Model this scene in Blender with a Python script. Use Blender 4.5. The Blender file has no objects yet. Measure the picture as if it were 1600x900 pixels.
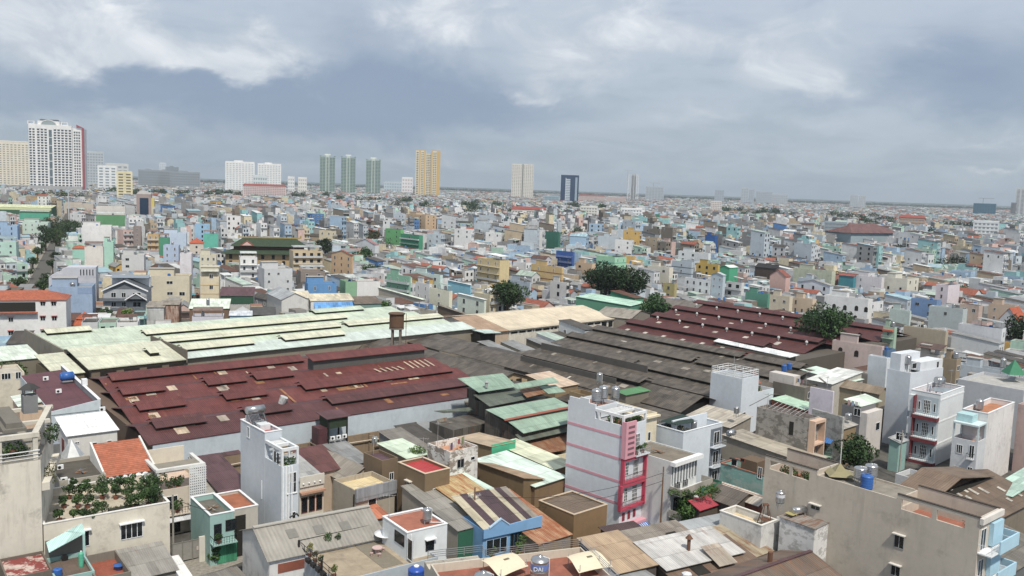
import bpy, math, random
import numpy as np
from mathutils import Vector
R=math.radians
C=bpy.context.scene.collection
sc=bpy.context.scene
random.seed(7)
# ---------------------------------------------------------------- camera, sky, sun, exposure
F=1386.0; H=50.0; PITCH=math.atan(157/F); ROLL=R(1.95)
cf=np.array([0,math.cos(PITCH),-math.sin(PITCH)]); _r=np.array([1.,0,0]); _u=np.cross(_r,cf)
cr=math.cos(ROLL)*_r+math.sin(ROLL)*_u; cu=-math.sin(ROLL)*_r+math.cos(ROLL)*_u
CAM=np.array([0,0,H])
def ray(x,y): return cf+(x-800)/F*cr-(y-450)/F*cu
def at(x,y,z=0.0):
    d=ray(x,y); return CAM+d*((z-H)/d[2])
def proj(p):
    d=np.asarray(p,float)-CAM; w=d@cf
    return 800+F*(d@cr)/w, 450-F*(d@cu)/w
from mathutils import Matrix
cam=bpy.data.objects.new('camera',bpy.data.cameras.new('camera')); C.objects.link(cam)
cam.matrix_world=Matrix(((cr[0],cu[0],-cf[0],0),(cr[1],cu[1],-cf[1],0),(cr[2],cu[2],-cf[2],H),(0,0,0,1)))
cam.data.sensor_width=36; cam.data.lens=36*F/1600; cam.data.clip_start=1; cam.data.clip_end=60000
sc.camera=cam
SUN_AZ,SUN_EL=R(160),R(56)      # compass angle from +Y towards +X
sdir=Vector((math.sin(SUN_AZ)*math.cos(SUN_EL),math.cos(SUN_AZ)*math.cos(SUN_EL),math.sin(SUN_EL)))
sl=bpy.data.lights.new('sun','SUN'); sl.energy=3.5; sl.angle=R(3); sl.color=(1,.93,.82)
so=bpy.data.objects.new('sun',sl); C.objects.link(so); so.rotation_euler=sdir.to_track_quat('Z','Y').to_euler()
so.location=(0,0,300)
sc.view_settings.view_transform='Standard'; sc.view_settings.look='None'; sc.view_settings.exposure=0.22; sc.view_settings.gamma=1
sc.view_settings.use_curve_mapping=False
sc.cycles.max_bounces=5; sc.cycles.diffuse_bounces=3; sc.cycles.volume_bounces=0; sc.cycles.use_denoising=True
sc.cycles.volume_max_steps=64
try: sc.cycles.denoiser='OPENIMAGEDENOISE'
except Exception: pass

class NT:
    "terse node builder"
    def __init__(s,tree): s.t=tree; s.n=tree.nodes; s.l=tree.links
    def new(s,k,**kw):
        n=s.n.new(k)
        for a,b in kw.items(): setattr(n,a,b)
        return n
    def put(s,sock,v):
        if isinstance(v,bpy.types.NodeSocket): s.l.new(v,sock)
        elif v is not None: sock.default_value=v
    def m(s,op,a,b=None,c=None,clamp=False):
        n=s.new('ShaderNodeMath',operation=op,use_clamp=clamp)
        for i,v in enumerate((a,b,c)):
            if v is not None: s.put(n.inputs[i],v)
        return n.outputs[0]
    def mix(s,f,a,b,mode='MIX'):
        n=s.new('ShaderNodeMix',data_type='RGBA',blend_type=mode)
        s.put(n.inputs[0],f); s.put(n.inputs[6],a); s.put(n.inputs[7],b); return n.outputs[2]
    def noise(s,vec,scale,detail=3,rough=.55,dist=0.):
        n=s.new('ShaderNodeTexNoise'); s.put(n.inputs['Vector'],vec)
        n.inputs['Scale'].default_value=scale; n.inputs['Detail'].default_value=detail; n.inputs['Roughness'].default_value=rough
        n.inputs['Distortion'].default_value=dist; return n.outputs['Fac']
    def map(s,v,a,b,c=0.,d=1.,smooth=False):
        n=s.new('ShaderNodeMapRange',interpolation_type='SMOOTHSTEP' if smooth else 'LINEAR'); n.clamp=True
        s.put(n.inputs[0],v)
        for i,x in enumerate((a,b,c,d)): s.put(n.inputs[1+i],x)
        return n.outputs[0]
    def comb(s,x,y,z):
        n=s.new('ShaderNodeCombineXYZ'); s.put(n.inputs[0],x); s.put(n.inputs[1],y); s.put(n.inputs[2],z); return n.outputs[0]
    def sep(s,v):
        n=s.new('ShaderNodeSeparateXYZ'); s.put(n.inputs[0],v); return n.outputs
    def scale(s,v,xyz):
        n=s.new('ShaderNodeMapping'); s.put(n.inputs[0],v); n.inputs['Scale'].default_value=xyz; return n.outputs[0]

def make_sky():
    w=bpy.data.worlds.new('World'); sc.world=w; w.use_nodes=True
    g=NT(w.node_tree); g.n.clear()
    out=g.new('ShaderNodeOutputWorld')
    sky=g.new('ShaderNodeTexSky',sky_type='NISHITA',sun_disc=False); sky.sun_elevation=SUN_EL; sky.sun_rotation=SUN_AZ
    bg=g.new('ShaderNodeBackground'); g.put(bg.inputs[0],sky.outputs[0]); bg.inputs[1].default_value=.1
    d=g.new('ShaderNodeTexCoord').outputs['Generated']
    x,y,z=g.sep(d)
    el=g.m('ARCSINE',z); az=g.m('ARCTAN2',x,y)
    den=g.m('ADD',g.m('MAXIMUM',z,0.),.07)
    p=g.comb(g.m('DIVIDE',x,den),g.m('DIVIDE',y,den),0.)
    n1=g.noise(p,.55,7,.55,.3)
    vec=g.comb(az,g.m('MULTIPLY',el,2.2),0.)
    vw=g.comb(az,g.m('MULTIPLY',el,1.7),0.)
    n2=g.noise(vec,5.,9,.6,.3); n3=g.noise(vw,11.,10,.62,.6); nw=g.noise(vw,7.,8,.6,.3); n4=g.noise(g.comb(az,g.m('MULTIPLY',el,4.),3.),9.,9,.62,.4)
    wx=g.m('MULTIPLY',g.m('SUBTRACT',n2,.5),.2); wy=g.m('MULTIPLY',g.m('SUBTRACT',nw,.5),.13)
    azw=g.m('ADD',az,wx); elw=g.m('ADD',el,wy)
    def blobs(lst):
        tot=None
        for (bx,by,sx,sy,amp) in lst:
            dd=ray(bx,by); dd=dd/np.linalg.norm(dd)
            a=math.atan2(dd[0],dd[1]); e=math.asin(dd[2])
            q=g.m('POWER',g.m('DIVIDE',g.m('SUBTRACT',azw,a),sx/F),2.)
            r=g.m('POWER',g.m('DIVIDE',g.m('SUBTRACT',elw,e),sy/F),2.)
            v=g.m('MULTIPLY',g.m('EXPONENT',g.m('MULTIPLY',g.m('ADD',q,r),-1.)),amp)
            tot=v if tot is None else g.m('ADD',tot,v)
        return tot
    white=blobs([(60,40,170,60,.75),(240,70,170,40,.9),(370,90,60,30,.55),(900,110,70,45,.6),(830,150,60,16,.55),(680,30,80,50,.75),(1000,30,260,55,.55),(1240,100,150,60,.5),(1100,190,260,14,.25),(1480,215,150,8,.35),(130,205,150,28,.35),(1580,260,80,9,.5),(690,235,120,18,.3)])
    dark=blobs([(60,135,340,42,.75),(430,155,280,48,.85),(720,165,190,55,.85),(560,60,130,80,.55),(1570,110,150,70,.85),(1380,150,160,30,.3),(1230,160,120,20,.3),(420,230,500,18,.35)])
    wm=g.map(g.m('ADD',white,g.m('MULTIPLY',g.m('SUBTRACT',n3,.5),1.25)),.15,1.0,0,1,True)
    dm=g.map(g.m('ADD',dark,g.m('MULTIPLY',g.m('SUBTRACT',n2,.5),.75)),.0,1.15,0,1,True)
    base=g.mix(g.map(el,-.02,.2,0,1),(.325,.395,.455,1),(.45,.512,.60,1))
    base=g.mix(g.map(n4,.38,.66,0,.4,True),base,(.50,.55,.62,1))
    base=g.mix(g.map(n4,.3,.48,.25,0,True),base,(.27,.335,.43,1))
    col=g.mix(g.m('MULTIPLY',dm,.85),base,(.215,.282,.4,1))
    shade=g.mix(g.map(n3,.35,.7,0,1),(.50,.545,.61,1),(.84,.855,.87,1))
    col=g.mix(g.m('MULTIPLY',wm,.85),col,shade)
    zen=g.mix(g.map(n1,.3,.75,0,1),(.35,.395,.465,1),(.61,.63,.66,1))
    col=g.mix(g.map(el,.24,.7,0,1,True),col,zen)
    b2=g.new('ShaderNodeBackground'); g.put(b2.inputs[0],col); b2.inputs[1].default_value=1.0
    ms=g.new('ShaderNodeMixShader'); ms.inputs[0].default_value=.93
    g.l.new(bg.outputs[0],ms.inputs[1]); g.l.new(b2.outputs[0],ms.inputs[2]); g.l.new(ms.outputs[0],out.inputs[0])
make_sky()

# ---------------------------------------------------------------- materials
def lin(h,k=1.0):
    if not isinstance(h,str): return (*[c*k for c in h[:3]],1)
    h=h.lstrip('#'); o=[]
    for i in (0,2,4):
        v=int(h[i:i+2],16)/255; v=v/12.92 if v<=.04045 else ((v+.055)/1.055)**2.4
        o.append(min(.85,v*k))
    y=.3*o[0]+.59*o[1]+.11*o[2]
    return (*[y+(c-y)*.8 for c in o],1)
_mats={}
def base_mat(key,rough=.85,metal=0.,spec=.3):
    m=bpy.data.materials.new(key); m.use_nodes=True; g=NT(m.node_tree)
    b=g.n['Principled BSDF']; b.inputs['Roughness'].default_value=rough; b.inputs['Metallic'].default_value=metal
    b.inputs['Specular IOR Level'].default_value=spec
    return m,g,b
def wall(h,grime=.35,peel=None):
    k=('wall',h,grime,peel)
    if k in _mats: return _mats[k]
    m,g,b=base_mat('wall '+h,.9)
    P=g.new('ShaderNodeNewGeometry').outputs['Position']
    c=lin(h)
    big=g.noise(P,.12,3); fine=g.noise(P,1.3,4,.6)
    v=g.map(g.m('ADD',g.m('MULTIPLY',big,.6),g.m('MULTIPLY',fine,.4)),.3,.7,.86,1.07)
    hsv=g.new('ShaderNodeHueSaturation'); hsv.inputs['Color'].default_value=c; g.put(hsv.inputs['Value'],v)
    col=hsv.outputs[0]
    if peel:
        pn=g.noise(g.scale(P,(1,1,1.6)),.55,5,.7); col=g.mix(g.map(pn,.5,.56,0,.85),col,lin(peel))
    st=g.noise(g.scale(P,(1.1,1.1,.13)),1.0,5,.65); bl=g.noise(P,.22,4,.6)
    f=g.m('MULTIPLY',g.map(st,.5,.74,0,.8),g.map(bl,.4,.64,0,1))
    f2=g.m('MULTIPLY',g.map(g.noise(P,.3,7,.74),.53,.68,0,1),.75)
    f=g.m('MULTIPLY',g.m('MAXIMUM',f,f2),min(1.,grime*1.15),clamp=True)
    dirt=tuple(x*.35+.03 for x in c[:3])+(1,)
    g.put(b.inputs['Base Color'],g.mix(f,col,dirt))
    bp=g.new('ShaderNodeBump'); bp.inputs['Strength'].default_value=.15; bp.inputs['Distance'].default_value=.03
    g.put(bp.inputs['Height'],fine); g.put(b.inputs['Normal'],bp.outputs[0])
    _mats[k]=m; return m
def sheet(h,rust=.15,pitch=.24,vary=.2,rough=.6,rustc='7a4a2a',seam=3.2):
    k=('sheet',h,rust,pitch,vary,rustc)
    if k in _mats: return _mats[k]
    m,g,b=base_mat('sheet '+h,rough,0,.35)
    uv=g.new('ShaderNodeUVMap').outputs[0]; u,v,_=g.sep(uv)
    P=g.new('ShaderNodeNewGeometry').outputs['Position']
    wn=g.new('ShaderNodeTexWhiteNoise',noise_dimensions='2D')
    pan=g.comb(g.m('FLOOR',g.m('DIVIDE',u,1.05)),g.m('FLOOR',g.m('DIVIDE',v,seam)),0.)
    g.put(wn.inputs['Vector'],pan)
    val=g.m('ADD',g.map(wn.outputs[0],0,1,1-vary,1+vary),g.map(g.noise(P,.18,6,.7),.3,.7,-.22,.2))
    wave=g.m('SINE',g.m('MULTIPLY',u,2*math.pi/pitch))
    val=g.m('ADD',val,g.m('ADD',g.m('MULTIPLY',wave,.06),g.map(g.noise(g.comb(g.m('MULTIPLY',u,2.2),g.m('MULTIPLY',v,.22),0.),1.,5,.65),.3,.7,-.16,.16)))
    fu=g.m('FRACT',g.m('DIVIDE',v,seam)); line=g.map(fu,0,.07,.66,1)
    val=g.m('MULTIPLY',val,line)
    hsv=g.new('ShaderNodeHueSaturation'); hsv.inputs['Color'].default_value=lin(h); g.put(hsv.inputs['Value'],val)
    rn=g.noise(g.comb(g.m('MULTIPLY',u,1.5),g.m('MULTIPLY',v,.28),0.),.8,6,.68)
    rf=g.map(rn,.62-.22*rust,.76-.2*rust,0,min(1,.35+rust))
    rc=g.mix(g.noise(P,1.7,4),lin(rustc,.75),lin(rustc,1.35))
    g.put(b.inputs['Base Color'],g.mix(rf,hsv.outputs[0],rc))
    bp=g.new('ShaderNodeBump'); bp.inputs['Strength'].default_value=.5; bp.inputs['Distance'].default_value=.04
    g.put(bp.inputs['Height'],wave); g.put(b.inputs['Normal'],bp.outputs[0])
    _mats[k]=m; return m
def tile(h,row=.5,colw=.4):
    k=('tile',h,row)
    if k in _mats: return _mats[k]
    m,g,b=base_mat('tile '+h,.75)
    uv=g.new('ShaderNodeUVMap').outputs[0]; u,v,_=g.sep(uv)
    P=g.new('ShaderNodeNewGeometry').outputs['Position']
    fr=g.m('FRACT',g.m('DIVIDE',v,row)); fc=g.m('FRACT',g.m('DIVIDE',u,colw))
    wn=g.new('ShaderNodeTexWhiteNoise',noise_dimensions='2D'); g.put(wn.inputs['Vector'],g.comb(g.m('FLOOR',g.m('DIVIDE',u,colw)),g.m('FLOOR',g.m('DIVIDE',v,row)),0.))
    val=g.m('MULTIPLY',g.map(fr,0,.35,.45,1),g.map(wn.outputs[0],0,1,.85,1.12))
    val=g.m('MULTIPLY',val,g.map(g.noise(P,.5,5,.6),.3,.7,.82,1.12))
    hsv=g.new('ShaderNodeHueSaturation'); hsv.inputs['Color'].default_value=lin(h); g.put(hsv.inputs['Value'],val)
    g.put(b.inputs['Base Color'],hsv.outputs[0])
    bp=g.new('ShaderNodeBump'); bp.inputs['Strength'].default_value=.6; bp.inputs['Distance'].default_value=.05
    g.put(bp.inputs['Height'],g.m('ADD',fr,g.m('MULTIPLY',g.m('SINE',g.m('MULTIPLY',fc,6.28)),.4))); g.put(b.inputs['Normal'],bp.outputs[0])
    _mats[k]=m; return m
def paving(h,sz=.45,joint=.06,dirt=.5):
    k=('paving',h,sz)
    if k in _mats: return _mats[k]
    m,g,b=base_mat('paving '+h,.85)
    P=g.new('ShaderNodeNewGeometry').outputs['Position']
    uv=g.new('ShaderNodeUVMap').outputs[0]; u,v,_=g.sep(uv)
    ju=g.m('MINIMUM',g.map(g.m('FRACT',g.m('DIVIDE',u,sz)),0,joint,.72,1),g.map(g.m('FRACT',g.m('DIVIDE',v,sz)),0,joint,.72,1))
    val=g.m('MULTIPLY',ju,g.map(g.noise(P,.6,5,.65),.3,.7,1-.4*dirt,1.15))
    hsv=g.new('ShaderNodeHueSaturation'); hsv.inputs['Color'].default_value=lin(h); g.put(hsv.inputs['Value'],val)
    f=g.map(g.noise(P,.35,6,.7),.55,.75,0,dirt)
    g.put(b.inputs['Base Color'],g.mix(f,hsv.outputs[0],tuple(x*.3+.03 for x in lin(h)[:3])+(1,)))
    _mats[k]=m; return m
def plain(h,rough=.5,metal=0.,vary=.1,spec=.4):
    k=('plain',h,rough,metal)
    if k in _mats: return _mats[k]
    m,g,b=base_mat('paint '+h,rough,metal,spec)
    P=g.new('ShaderNodeNewGeometry').outputs['Position']
    hsv=g.new('ShaderNodeHueSaturation'); hsv.inputs['Color'].default_value=lin(h); g.put(hsv.inputs['Value'],g.map(g.noise(P,2.2,4,.6),.3,.7,1-vary,1+vary))
    g.put(b.inputs['Base Color'],hsv.outputs[0]); _mats[k]=m; return m
def leafm(h):
    k=('leaf',h)
    if k in _mats: return _mats[k]
    m,g,b=base_mat('leaf '+h,.6,0,.25)
    P=g.new('ShaderNodeNewGeometry').outputs['Position']
    at_=g.new('ShaderNodeAttribute',attribute_name='tone').outputs['Fac']
    val=g.m('MULTIPLY',g.map(at_,0,1,.45,1.9),g.map(g.noise(P,.7,3),.3,.7,.75,1.25))
    hsv=g.new('ShaderNodeHueSaturation'); hsv.inputs['Color'].default_value=lin(h); g.put(hsv.inputs['Value'],val)
    g.put(hsv.inputs['Hue'],g.map(at_,0,1,.51,.485))
    g.put(b.inputs['Base Color'],hsv.outputs[0])
    _mats[k]=m; return m
def citymat():
    m,g,b=base_mat('city paint',.88)
    P=g.new('ShaderNodeNewGeometry').outputs['Position']
    c=g.new('ShaderNodeAttribute',attribute_name='col').outputs['Color']
    st=g.map(g.noise(g.scale(P,(.8,.8,.35)),.5,5,.7),.52,.78,0,.4)
    v=g.map(g.noise(P,.5,3,.6),.3,.7,.86,1.1)
    hsv=g.new('ShaderNodeHueSaturation'); g.put(hsv.inputs['Color'],c); g.put(hsv.inputs['Value'],v)
    g.put(b.inputs['Base Color'],g.mix(st,hsv.outputs[0],g.mix(.6,hsv.outputs[0],(.1,.1,.1,1))))
    return m
GLASS=plain('1c2226',.15,0,.3,.5); DARK=plain('26241f',.8); STEEL=plain('b9bcbf',.28,.85); WHITE=plain('dfe3e6',.6); IRON=plain('2b2b2c',.5,.3)
GREYM=plain('9a9c9d',.5); BLUEP=plain('1f5fae',.4); RUSTM=plain('6a4630',.8); TRUNK=plain('4a3f33',.9); RED=plain('b03a2c',.6); BRICK=paving('8a4b37',.22)

# ---------------------------------------------------------------- geometry helpers
class MB:
    def __init__(s): s.v=[]; s.f=[]
    def poly(s,pts):
        n=len(s.v); s.v+= [tuple(map(float,p)) for p in pts]; s.f.append(tuple(range(n,n+len(pts)))); return s
    def box(s,x0,x1,y0,y1,z0,z1,bottom=True):
        n=len(s.v)
        if x0>x1: x0,x1=x1,x0
        if y0>y1: y0,y1=y1,y0
        s.v+=[(x0,y0,z0),(x1,y0,z0),(x1,y1,z0),(x0,y1,z0),(x0,y0,z1),(x1,y0,z1),(x1,y1,z1),(x0,y1,z1)]
        fs=[(4,5,6,7),(0,1,5,4),(1,2,6,5),(2,3,7,6),(3,0,4,7)]+([(3,2,1,0)] if bottom else [])
        s.f+=[tuple(n+i for i in f) for f in fs]; return s
    def slab(s,pts,t):
        "thick sheet under a polygon (t metres downwards)"
        n=len(s.v); k=len(pts)
        a=[Vector(map(float,p)) for p in pts]; nr=(a[1]-a[0]).cross(a[2]-a[0])
        if nr.z<0: a.reverse()
        s.v+=[tuple(p) for p in a]+[(p.x,p.y,p.z-t) for p in a]
        s.f.append(tuple(range(n,n+k))); s.f.append(tuple(range(n+2*k-1,n+k-1,-1)))
        for i in range(k):
            j=(i+1)%k; s.f.append((n+i,n+k+i,n+k+j,n+j))
        return s
    def prism(s,pts,d):
        "polygon extruded along vector d"
        n=len(s.v); k=len(pts); d=Vector(d)
        a=[Vector(map(float,p)) for p in pts]
        if (a[1]-a[0]).cross(a[2]-a[0]).dot(d)>0: a.reverse()
        s.v+=[tuple(p) for p in a]+[tuple(p+d) for p in a]
        s.f.append(tuple(range(n,n+k))); s.f.append(tuple(range(n+2*k-1,n+k-1,-1)))
        for i in range(k):
            j=(i+1)%k; s.f.append((n+i,n+k+i,n+k+j,n+j))
        return s
    def cyl(s,p,q,r,r2=None,seg=12,caps=True):
        p=Vector(map(float,p)); q=Vector(map(float,q)); r2=r if r2 is None else r2
        d=(q-p).normalized(); a=d.orthogonal().normalized(); b=d.cross(a); n=len(s.v)
        for c,rr in ((p,r),(q,r2)):
            for i in range(seg):
                t=2*math.pi*i/seg; s.v.append(tuple(c+a*(math.cos(t)*rr)+b*(math.sin(t)*rr)))
        for i in range(seg):
            j=(i+1)%seg; s.f.append((n+i,n+j,n+seg+j,n+seg+i))
        if caps: s.f.append(tuple(n+seg-1-i for i in range(seg))); s.f.append(tuple(n+seg+i for i in range(seg)))
        return s
    def lathe(s,x,y,prof,seg=16):
        n=len(s.v); k=len(prof)
        for (r,z) in prof:
            for i in range(seg):
                t=2*math.pi*i/seg; s.v.append((x+r*math.cos(t),y+r*math.sin(t),z))
        for a in range(k-1):
            for i in range(seg):
                j=(i+1)%seg; s.f.append((n+a*seg+i,n+a*seg+j,n+(a+1)*seg+j,n+(a+1)*seg+i))
        s.f.append(tuple(n+(k-1)*seg+i for i in range(seg))); return s
    def path(s,pts,r,seg=6):
        for a,b in zip(pts,pts[1:]): s.cyl(a,b,r,seg=seg)
        return s
    def build(s,name,mat,parent=None,label=None,smooth=False):
        me=bpy.data.meshes.new(name); me.from_pydata(s.v,[],s.f)
        V=np.array(s.v); uv=np.zeros((len(me.loops),2),np.float32); i=0
        for f in s.f:
            p=V[list(f)]; e=np.zeros(3)
            for a in range(len(f)):
                c,d=p[a],p[(a+1)%len(f)]
                e+= (c[1]*d[2]-c[2]*d[1],c[2]*d[0]-c[0]*d[2],c[0]*d[1]-c[1]*d[0])
            n=e/(np.linalg.norm(e)+1e-9)
            u=np.array([-n[1],n[0],0.]); L=np.hypot(u[0],u[1])
            u=u/L if L>.012 else np.array([1.,0,0])
            w=np.cross(n,u); k=len(f); uv[i:i+k,0]=p@u; uv[i:i+k,1]=p@w; i+=k
        me.uv_layers.new(name='UVMap').data.foreach_set('uv',uv.ravel())
        if smooth: me.polygons.foreach_set('use_smooth',[len(f)==4 for f in s.f])
        me.materials.append(mat)
        o=bpy.data.objects.new(name,me); C.objects.link(o)
        if parent is not None: o.parent=parent
        if label: o['label']=label
        return o
def tag(o,label=None,cat=None,group=None,kind=None):
    if label: o['label']=label
    if cat: o['category']=cat
    if group: o['group']=group
    if kind: o['kind']=kind
    return o
HERO=[]  # picture box, base row and distance of each named building
foot=[]      # footprints kept clear of generated houses: (cx,cy,ang,hu,hv)
class Thing:
    "an Empty at the base of a thing; x runs along U, y along V, right face is y=0, left face is x=0"
    def __init__(s,name,label,cat,p,ang=0.,group=None):
        s.o=bpy.data.objects.new(name,None); C.objects.link(s.o); s.o.empty_display_size=.5
        s.p=np.array([p[0],p[1],p[2] if len(p)>2 else 0.]); s.ang=R(ang)
        s.o.location=s.p; s.o.rotation_euler=(0,0,s.ang); tag(s.o,label,cat,group)
        s.U=np.array([math.cos(s.ang),math.sin(s.ang),0]); s.V=np.array([-s.U[1],s.U[0],0])
    def L(s,p):
        d=np.asarray(p,float)-s.p; return (d@s.U,d@s.V,d[2])
    def W(s,x,y,z): return s.p+s.U*x+s.V*y+np.array([0,0,z])
    def px(s,x,y,z): return s.L(at(x,y,z))
    def add(s,name,mb,mat,parent=None,label=None,smooth=False): return mb.build(name,mat,parent or s.o,label,smooth)
    def face(s,f,x,y):
        "pixel -> (s,z) on the right ('r') or left ('l') face"
        d=ray(x,y); n=s.V if f=='r' else s.U
        t=((s.p-CAM)@n)/(d@n); q=s.L(CAM+d*t)
        return (q[0] if f=='r' else q[1]), q[2]
def fit(B,z,R_=None,L_=None,wu=None,wv=None,ang=42.):
    a=R(ang); U=np.array([math.cos(a),math.sin(a),0]); V=np.array([-U[1],U[0],0]); b=at(B[0],B[1],z)
    def solve(D,x):
        lo,hi=.3,160.
        for _ in range(50):
            m=(lo+hi)/2
            if (proj(b+D*m)[0]-x)*(1 if D is U else -1)<0: lo=m
            else: hi=m
        return lo
    if wu is None: wu=solve(U,R_)
    if wv is None: wv=solve(V,L_)
    return b,wu,wv
# ---------------------------------------------------------------- builders
SINGLE=dict(posts='post',stilts='stilt',canopy_posts='canopy_post',net_posts='net_post',ribs='rib',piers='pier',legs='leg',poles='pole',ball_lamps='ball_lamp',stand_legs='stand_leg',gable_wall='gable_wall',wall_vents='wall_vent',hatch='hatch',window_hole='window_hole',dark_gap='dark_gap',front_opening='front_opening')
def islands(mb):
    par=list(range(len(mb.v)))
    def fd(a):
        while par[a]!=a: par[a]=par[par[a]]; a=par[a]
        return a
    for f in mb.f:
        for a in f[1:]: par[fd(a)]=fd(f[0])
    g={}
    for f in mb.f: g.setdefault(fd(f[0]),[]).append(f)
    out=[]
    for fs in g.values():
        m=MB(); ix={}
        for f in fs:
            for a in f:
                if a not in ix: ix[a]=len(m.v); m.v.append(mb.v[a])
            m.f.append(tuple(ix[a] for a in f))
        out.append(m)
    return out
_build=MB.build
def build_split(s,name,mat,parent=None,label=None,smooth=False):
    if name in SINGLE:
        for m in islands(s): o=_build(m,SINGLE[name],mat,parent,label,smooth)
        return o
    return _build(s,name,mat,parent,label,smooth)
MB.build=build_split
def fpt(f,s_,z,o): return (s_,-o,z) if f=='r' else (-o,s_,z)
def fbox(mb,f,s0,s1,z0,z1,o0,o1):
    return mb.box(s0,s1,-o1,-o0,z0,z1) if f=='r' else mb.box(-o1,-o0,s0,s1,z0,z1)
class House(Thing):
    def __init__(s,name,label,B,z,R_=None,L_=None,wu=None,wv=None,ang=42.,base=0.,cat='house',group=None,clear=True,ref=None):
        b,s.wu,s.wv=fit(B,z,R_,L_,wu,wv,ang)
        Thing.__init__(s,name,label,cat,(b[0],b[1],base),ang,group); s.h=z-base; s.ref=ref
        if clear: s.keep()
    def keep(s,m=.6):
        q=[proj(s.W(a*s.wu,b*s.wv,z)) for a in (0,1) for b in (0,1) for z in (0,s.h)]; HERO.append((min(p[0] for p in q),max(p[0] for p in q),min(p[1] for p in q),proj(s.p)[1],float(np.hypot(*s.p[:2]))))
        c=s.W(s.wu/2,s.wv/2,0); foot.append((c[0],c[1],s.ang,s.wu/2+m,s.wv/2+m))
    def body(s,wm,deck=None,par=.9,t=.18,x0=0,x1=None,y0=0,y1=None,z0=0,z1=None,cop=None,names=('walls','roof')):
        x1=s.wu if x1 is None else x1; y1=s.wv if y1 is None else y1; z1=s.h if z1 is None else z1
        mb=MB()
        if par>0:
            zd=z1-par
            mb.box(x0,x1,y0,y0+t,z0,z1).box(x0,x1,y1-t,y1,z0,z1).box(x0,x0+t,y0+t,y1-t,z0,z1).box(x1-t,x1,y0+t,y1-t,z0,z1)
            w=mb.build(names[0],wm,s.o)
            s.zd=zd; d=MB().box(x0+t,x1-t,y0+t,y1-t,zd-.2,zd).build(names[1],deck or wm,s.o)
            if cop:
                e=.06; c=MB(); c.box(x0-e,x1+e,y0-e,y0+t+e,z1+.002,z1+.1).box(x0-e,x1+e,y1-t-e,y1+e,z1+.002,z1+.1).box(x0-e,x0+t+e,y0+t+e,y1-t-e,z1+.002,z1+.1).box(x1-t-e,x1+e,y0+t+e,y1-t-e,z1+.002,z1+.1)
                c.build('coping',cop,s.o)
        else:
            mb.box(x0,x1,y0,y1,z0,z1); w=mb.build(names[0],wm,s.o); s.zd=z1
            if deck: MB().box(x0-.1,x1+.1,y0-.1,y1+.1,z1+.003,z1+.12).build(names[1],deck,s.o)
        return w
    def roof(s,kind,mat,rise=1.2,eave=.35,x0=0,x1=None,y0=0,y1=None,z=None,wm=None,name='roof',t=.07):
        x1=s.wu if x1 is None else x1; y1=s.wv if y1 is None else y1; z=s.h if z is None else z
        a,b,c,d=x0-eave,x1+eave,y0-eave,y1+eave; z+=.02; mb=MB(); g=MB()
        if kind=='gx':   # ridge along x
            m=(y0+y1)/2; e=rise*eave/((y1-y0)/2)
            mb.slab([(a,c,z-e),(b,c,z-e),(b,m,z+rise),(a,m,z+rise)],t); mb.slab([(a,m,z+rise),(b,m,z+rise),(b,d,z-e),(a,d,z-e)],t)
            if wm:
                for x in (x0,x1-.15): g.prism([(x,y0,z-.02),(x,y1,z-.02),(x,m,z+rise-.09)],(.15,0,0))
        elif kind=='gy':
            m=(x0+x1)/2; e=rise*eave/((x1-x0)/2)
            mb.slab([(a,c,z-e),(m,c,z+rise),(m,d,z+rise),(a,d,z-e)],t); mb.slab([(m,c,z+rise),(b,c,z-e),(b,d,z-e),(m,d,z+rise)],t)
            if wm:
                for y in (y0,y1-.15): g.prism([(x0,y,z-.02),(x1,y,z-.02),(m,y,z+rise-.09)],(0,.15,0))
        elif kind in ('sy','sy-'):  # slope in y; sy: low at y0
            za,zb=(z,z+rise) if kind=='sy' else (z+rise,z)
            mb.slab([(a,c,za),(b,c,za),(b,d,zb),(a,d,zb)],t)
            if wm:
                for x in (x0,x1-.15): g.prism([(x,y0,z-.02),(x,y1,z-.02),(x,y1,zb-.09),(x,y0,za-.09)],(.15,0,0))
                if kind=='sy': g.box(x0+.15,x1-.15,y1-.15,y1,z-.02,zb-.12)
                else: g.box(x0+.15,x1-.15,y0,y0+.15,z-.02,za-.12)
        elif kind in ('sx','sx-'):
            za,zb=(z,z+rise) if kind=='sx' else (z+rise,z)
            mb.slab([(a,c,za),(b,c,zb),(b,d,zb),(a,d,za)],t)
            if wm:
                for y in (y0,y1-.15): g.prism([(x0,y,z-.02),(x1,y,z-.02),(x1,y,zb-.09),(x0,y,za-.09)],(0,.15,0))
                if kind=='sx': g.box(x1-.15,x1,y0+.15,y1-.15,z-.02,zb-.12)
                else: g.box(x0,x0+.15,y0+.15,y1-.15,z-.02,za-.12)
        elif kind=='hip':
            k=min(x1-x0,y1-y0)/2
            if x1-x0>=y1-y0: p,q=(a+k+eave,(c+d)/2,z+rise),(b-k-eave,(c+d)/2,z+rise)
            else: p,q=((a+b)/2,c+k+eave,z+rise),((a+b)/2,d-k-eave,z+rise)
            A,B_,C_,D_=(a,c,z),(b,c,z),(b,d,z),(a,d,z)
            if x1-x0>=y1-y0: mb.poly([A,B_,q,p]).poly([C_,D_,p,q]).poly([B_,C_,q]).poly([D_,A,p])
            else: mb.poly([A,B_,p]).poly([B_,C_,q,p]).poly([C_,D_,q]).poly([D_,A,p,q])
            mb.box(a,b,c,d,z-.12,z-.004)
        o=mb.build(name,mat,s.o)
        if g.v: g.build('gable_wall',wm,s.o)
        return o
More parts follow.
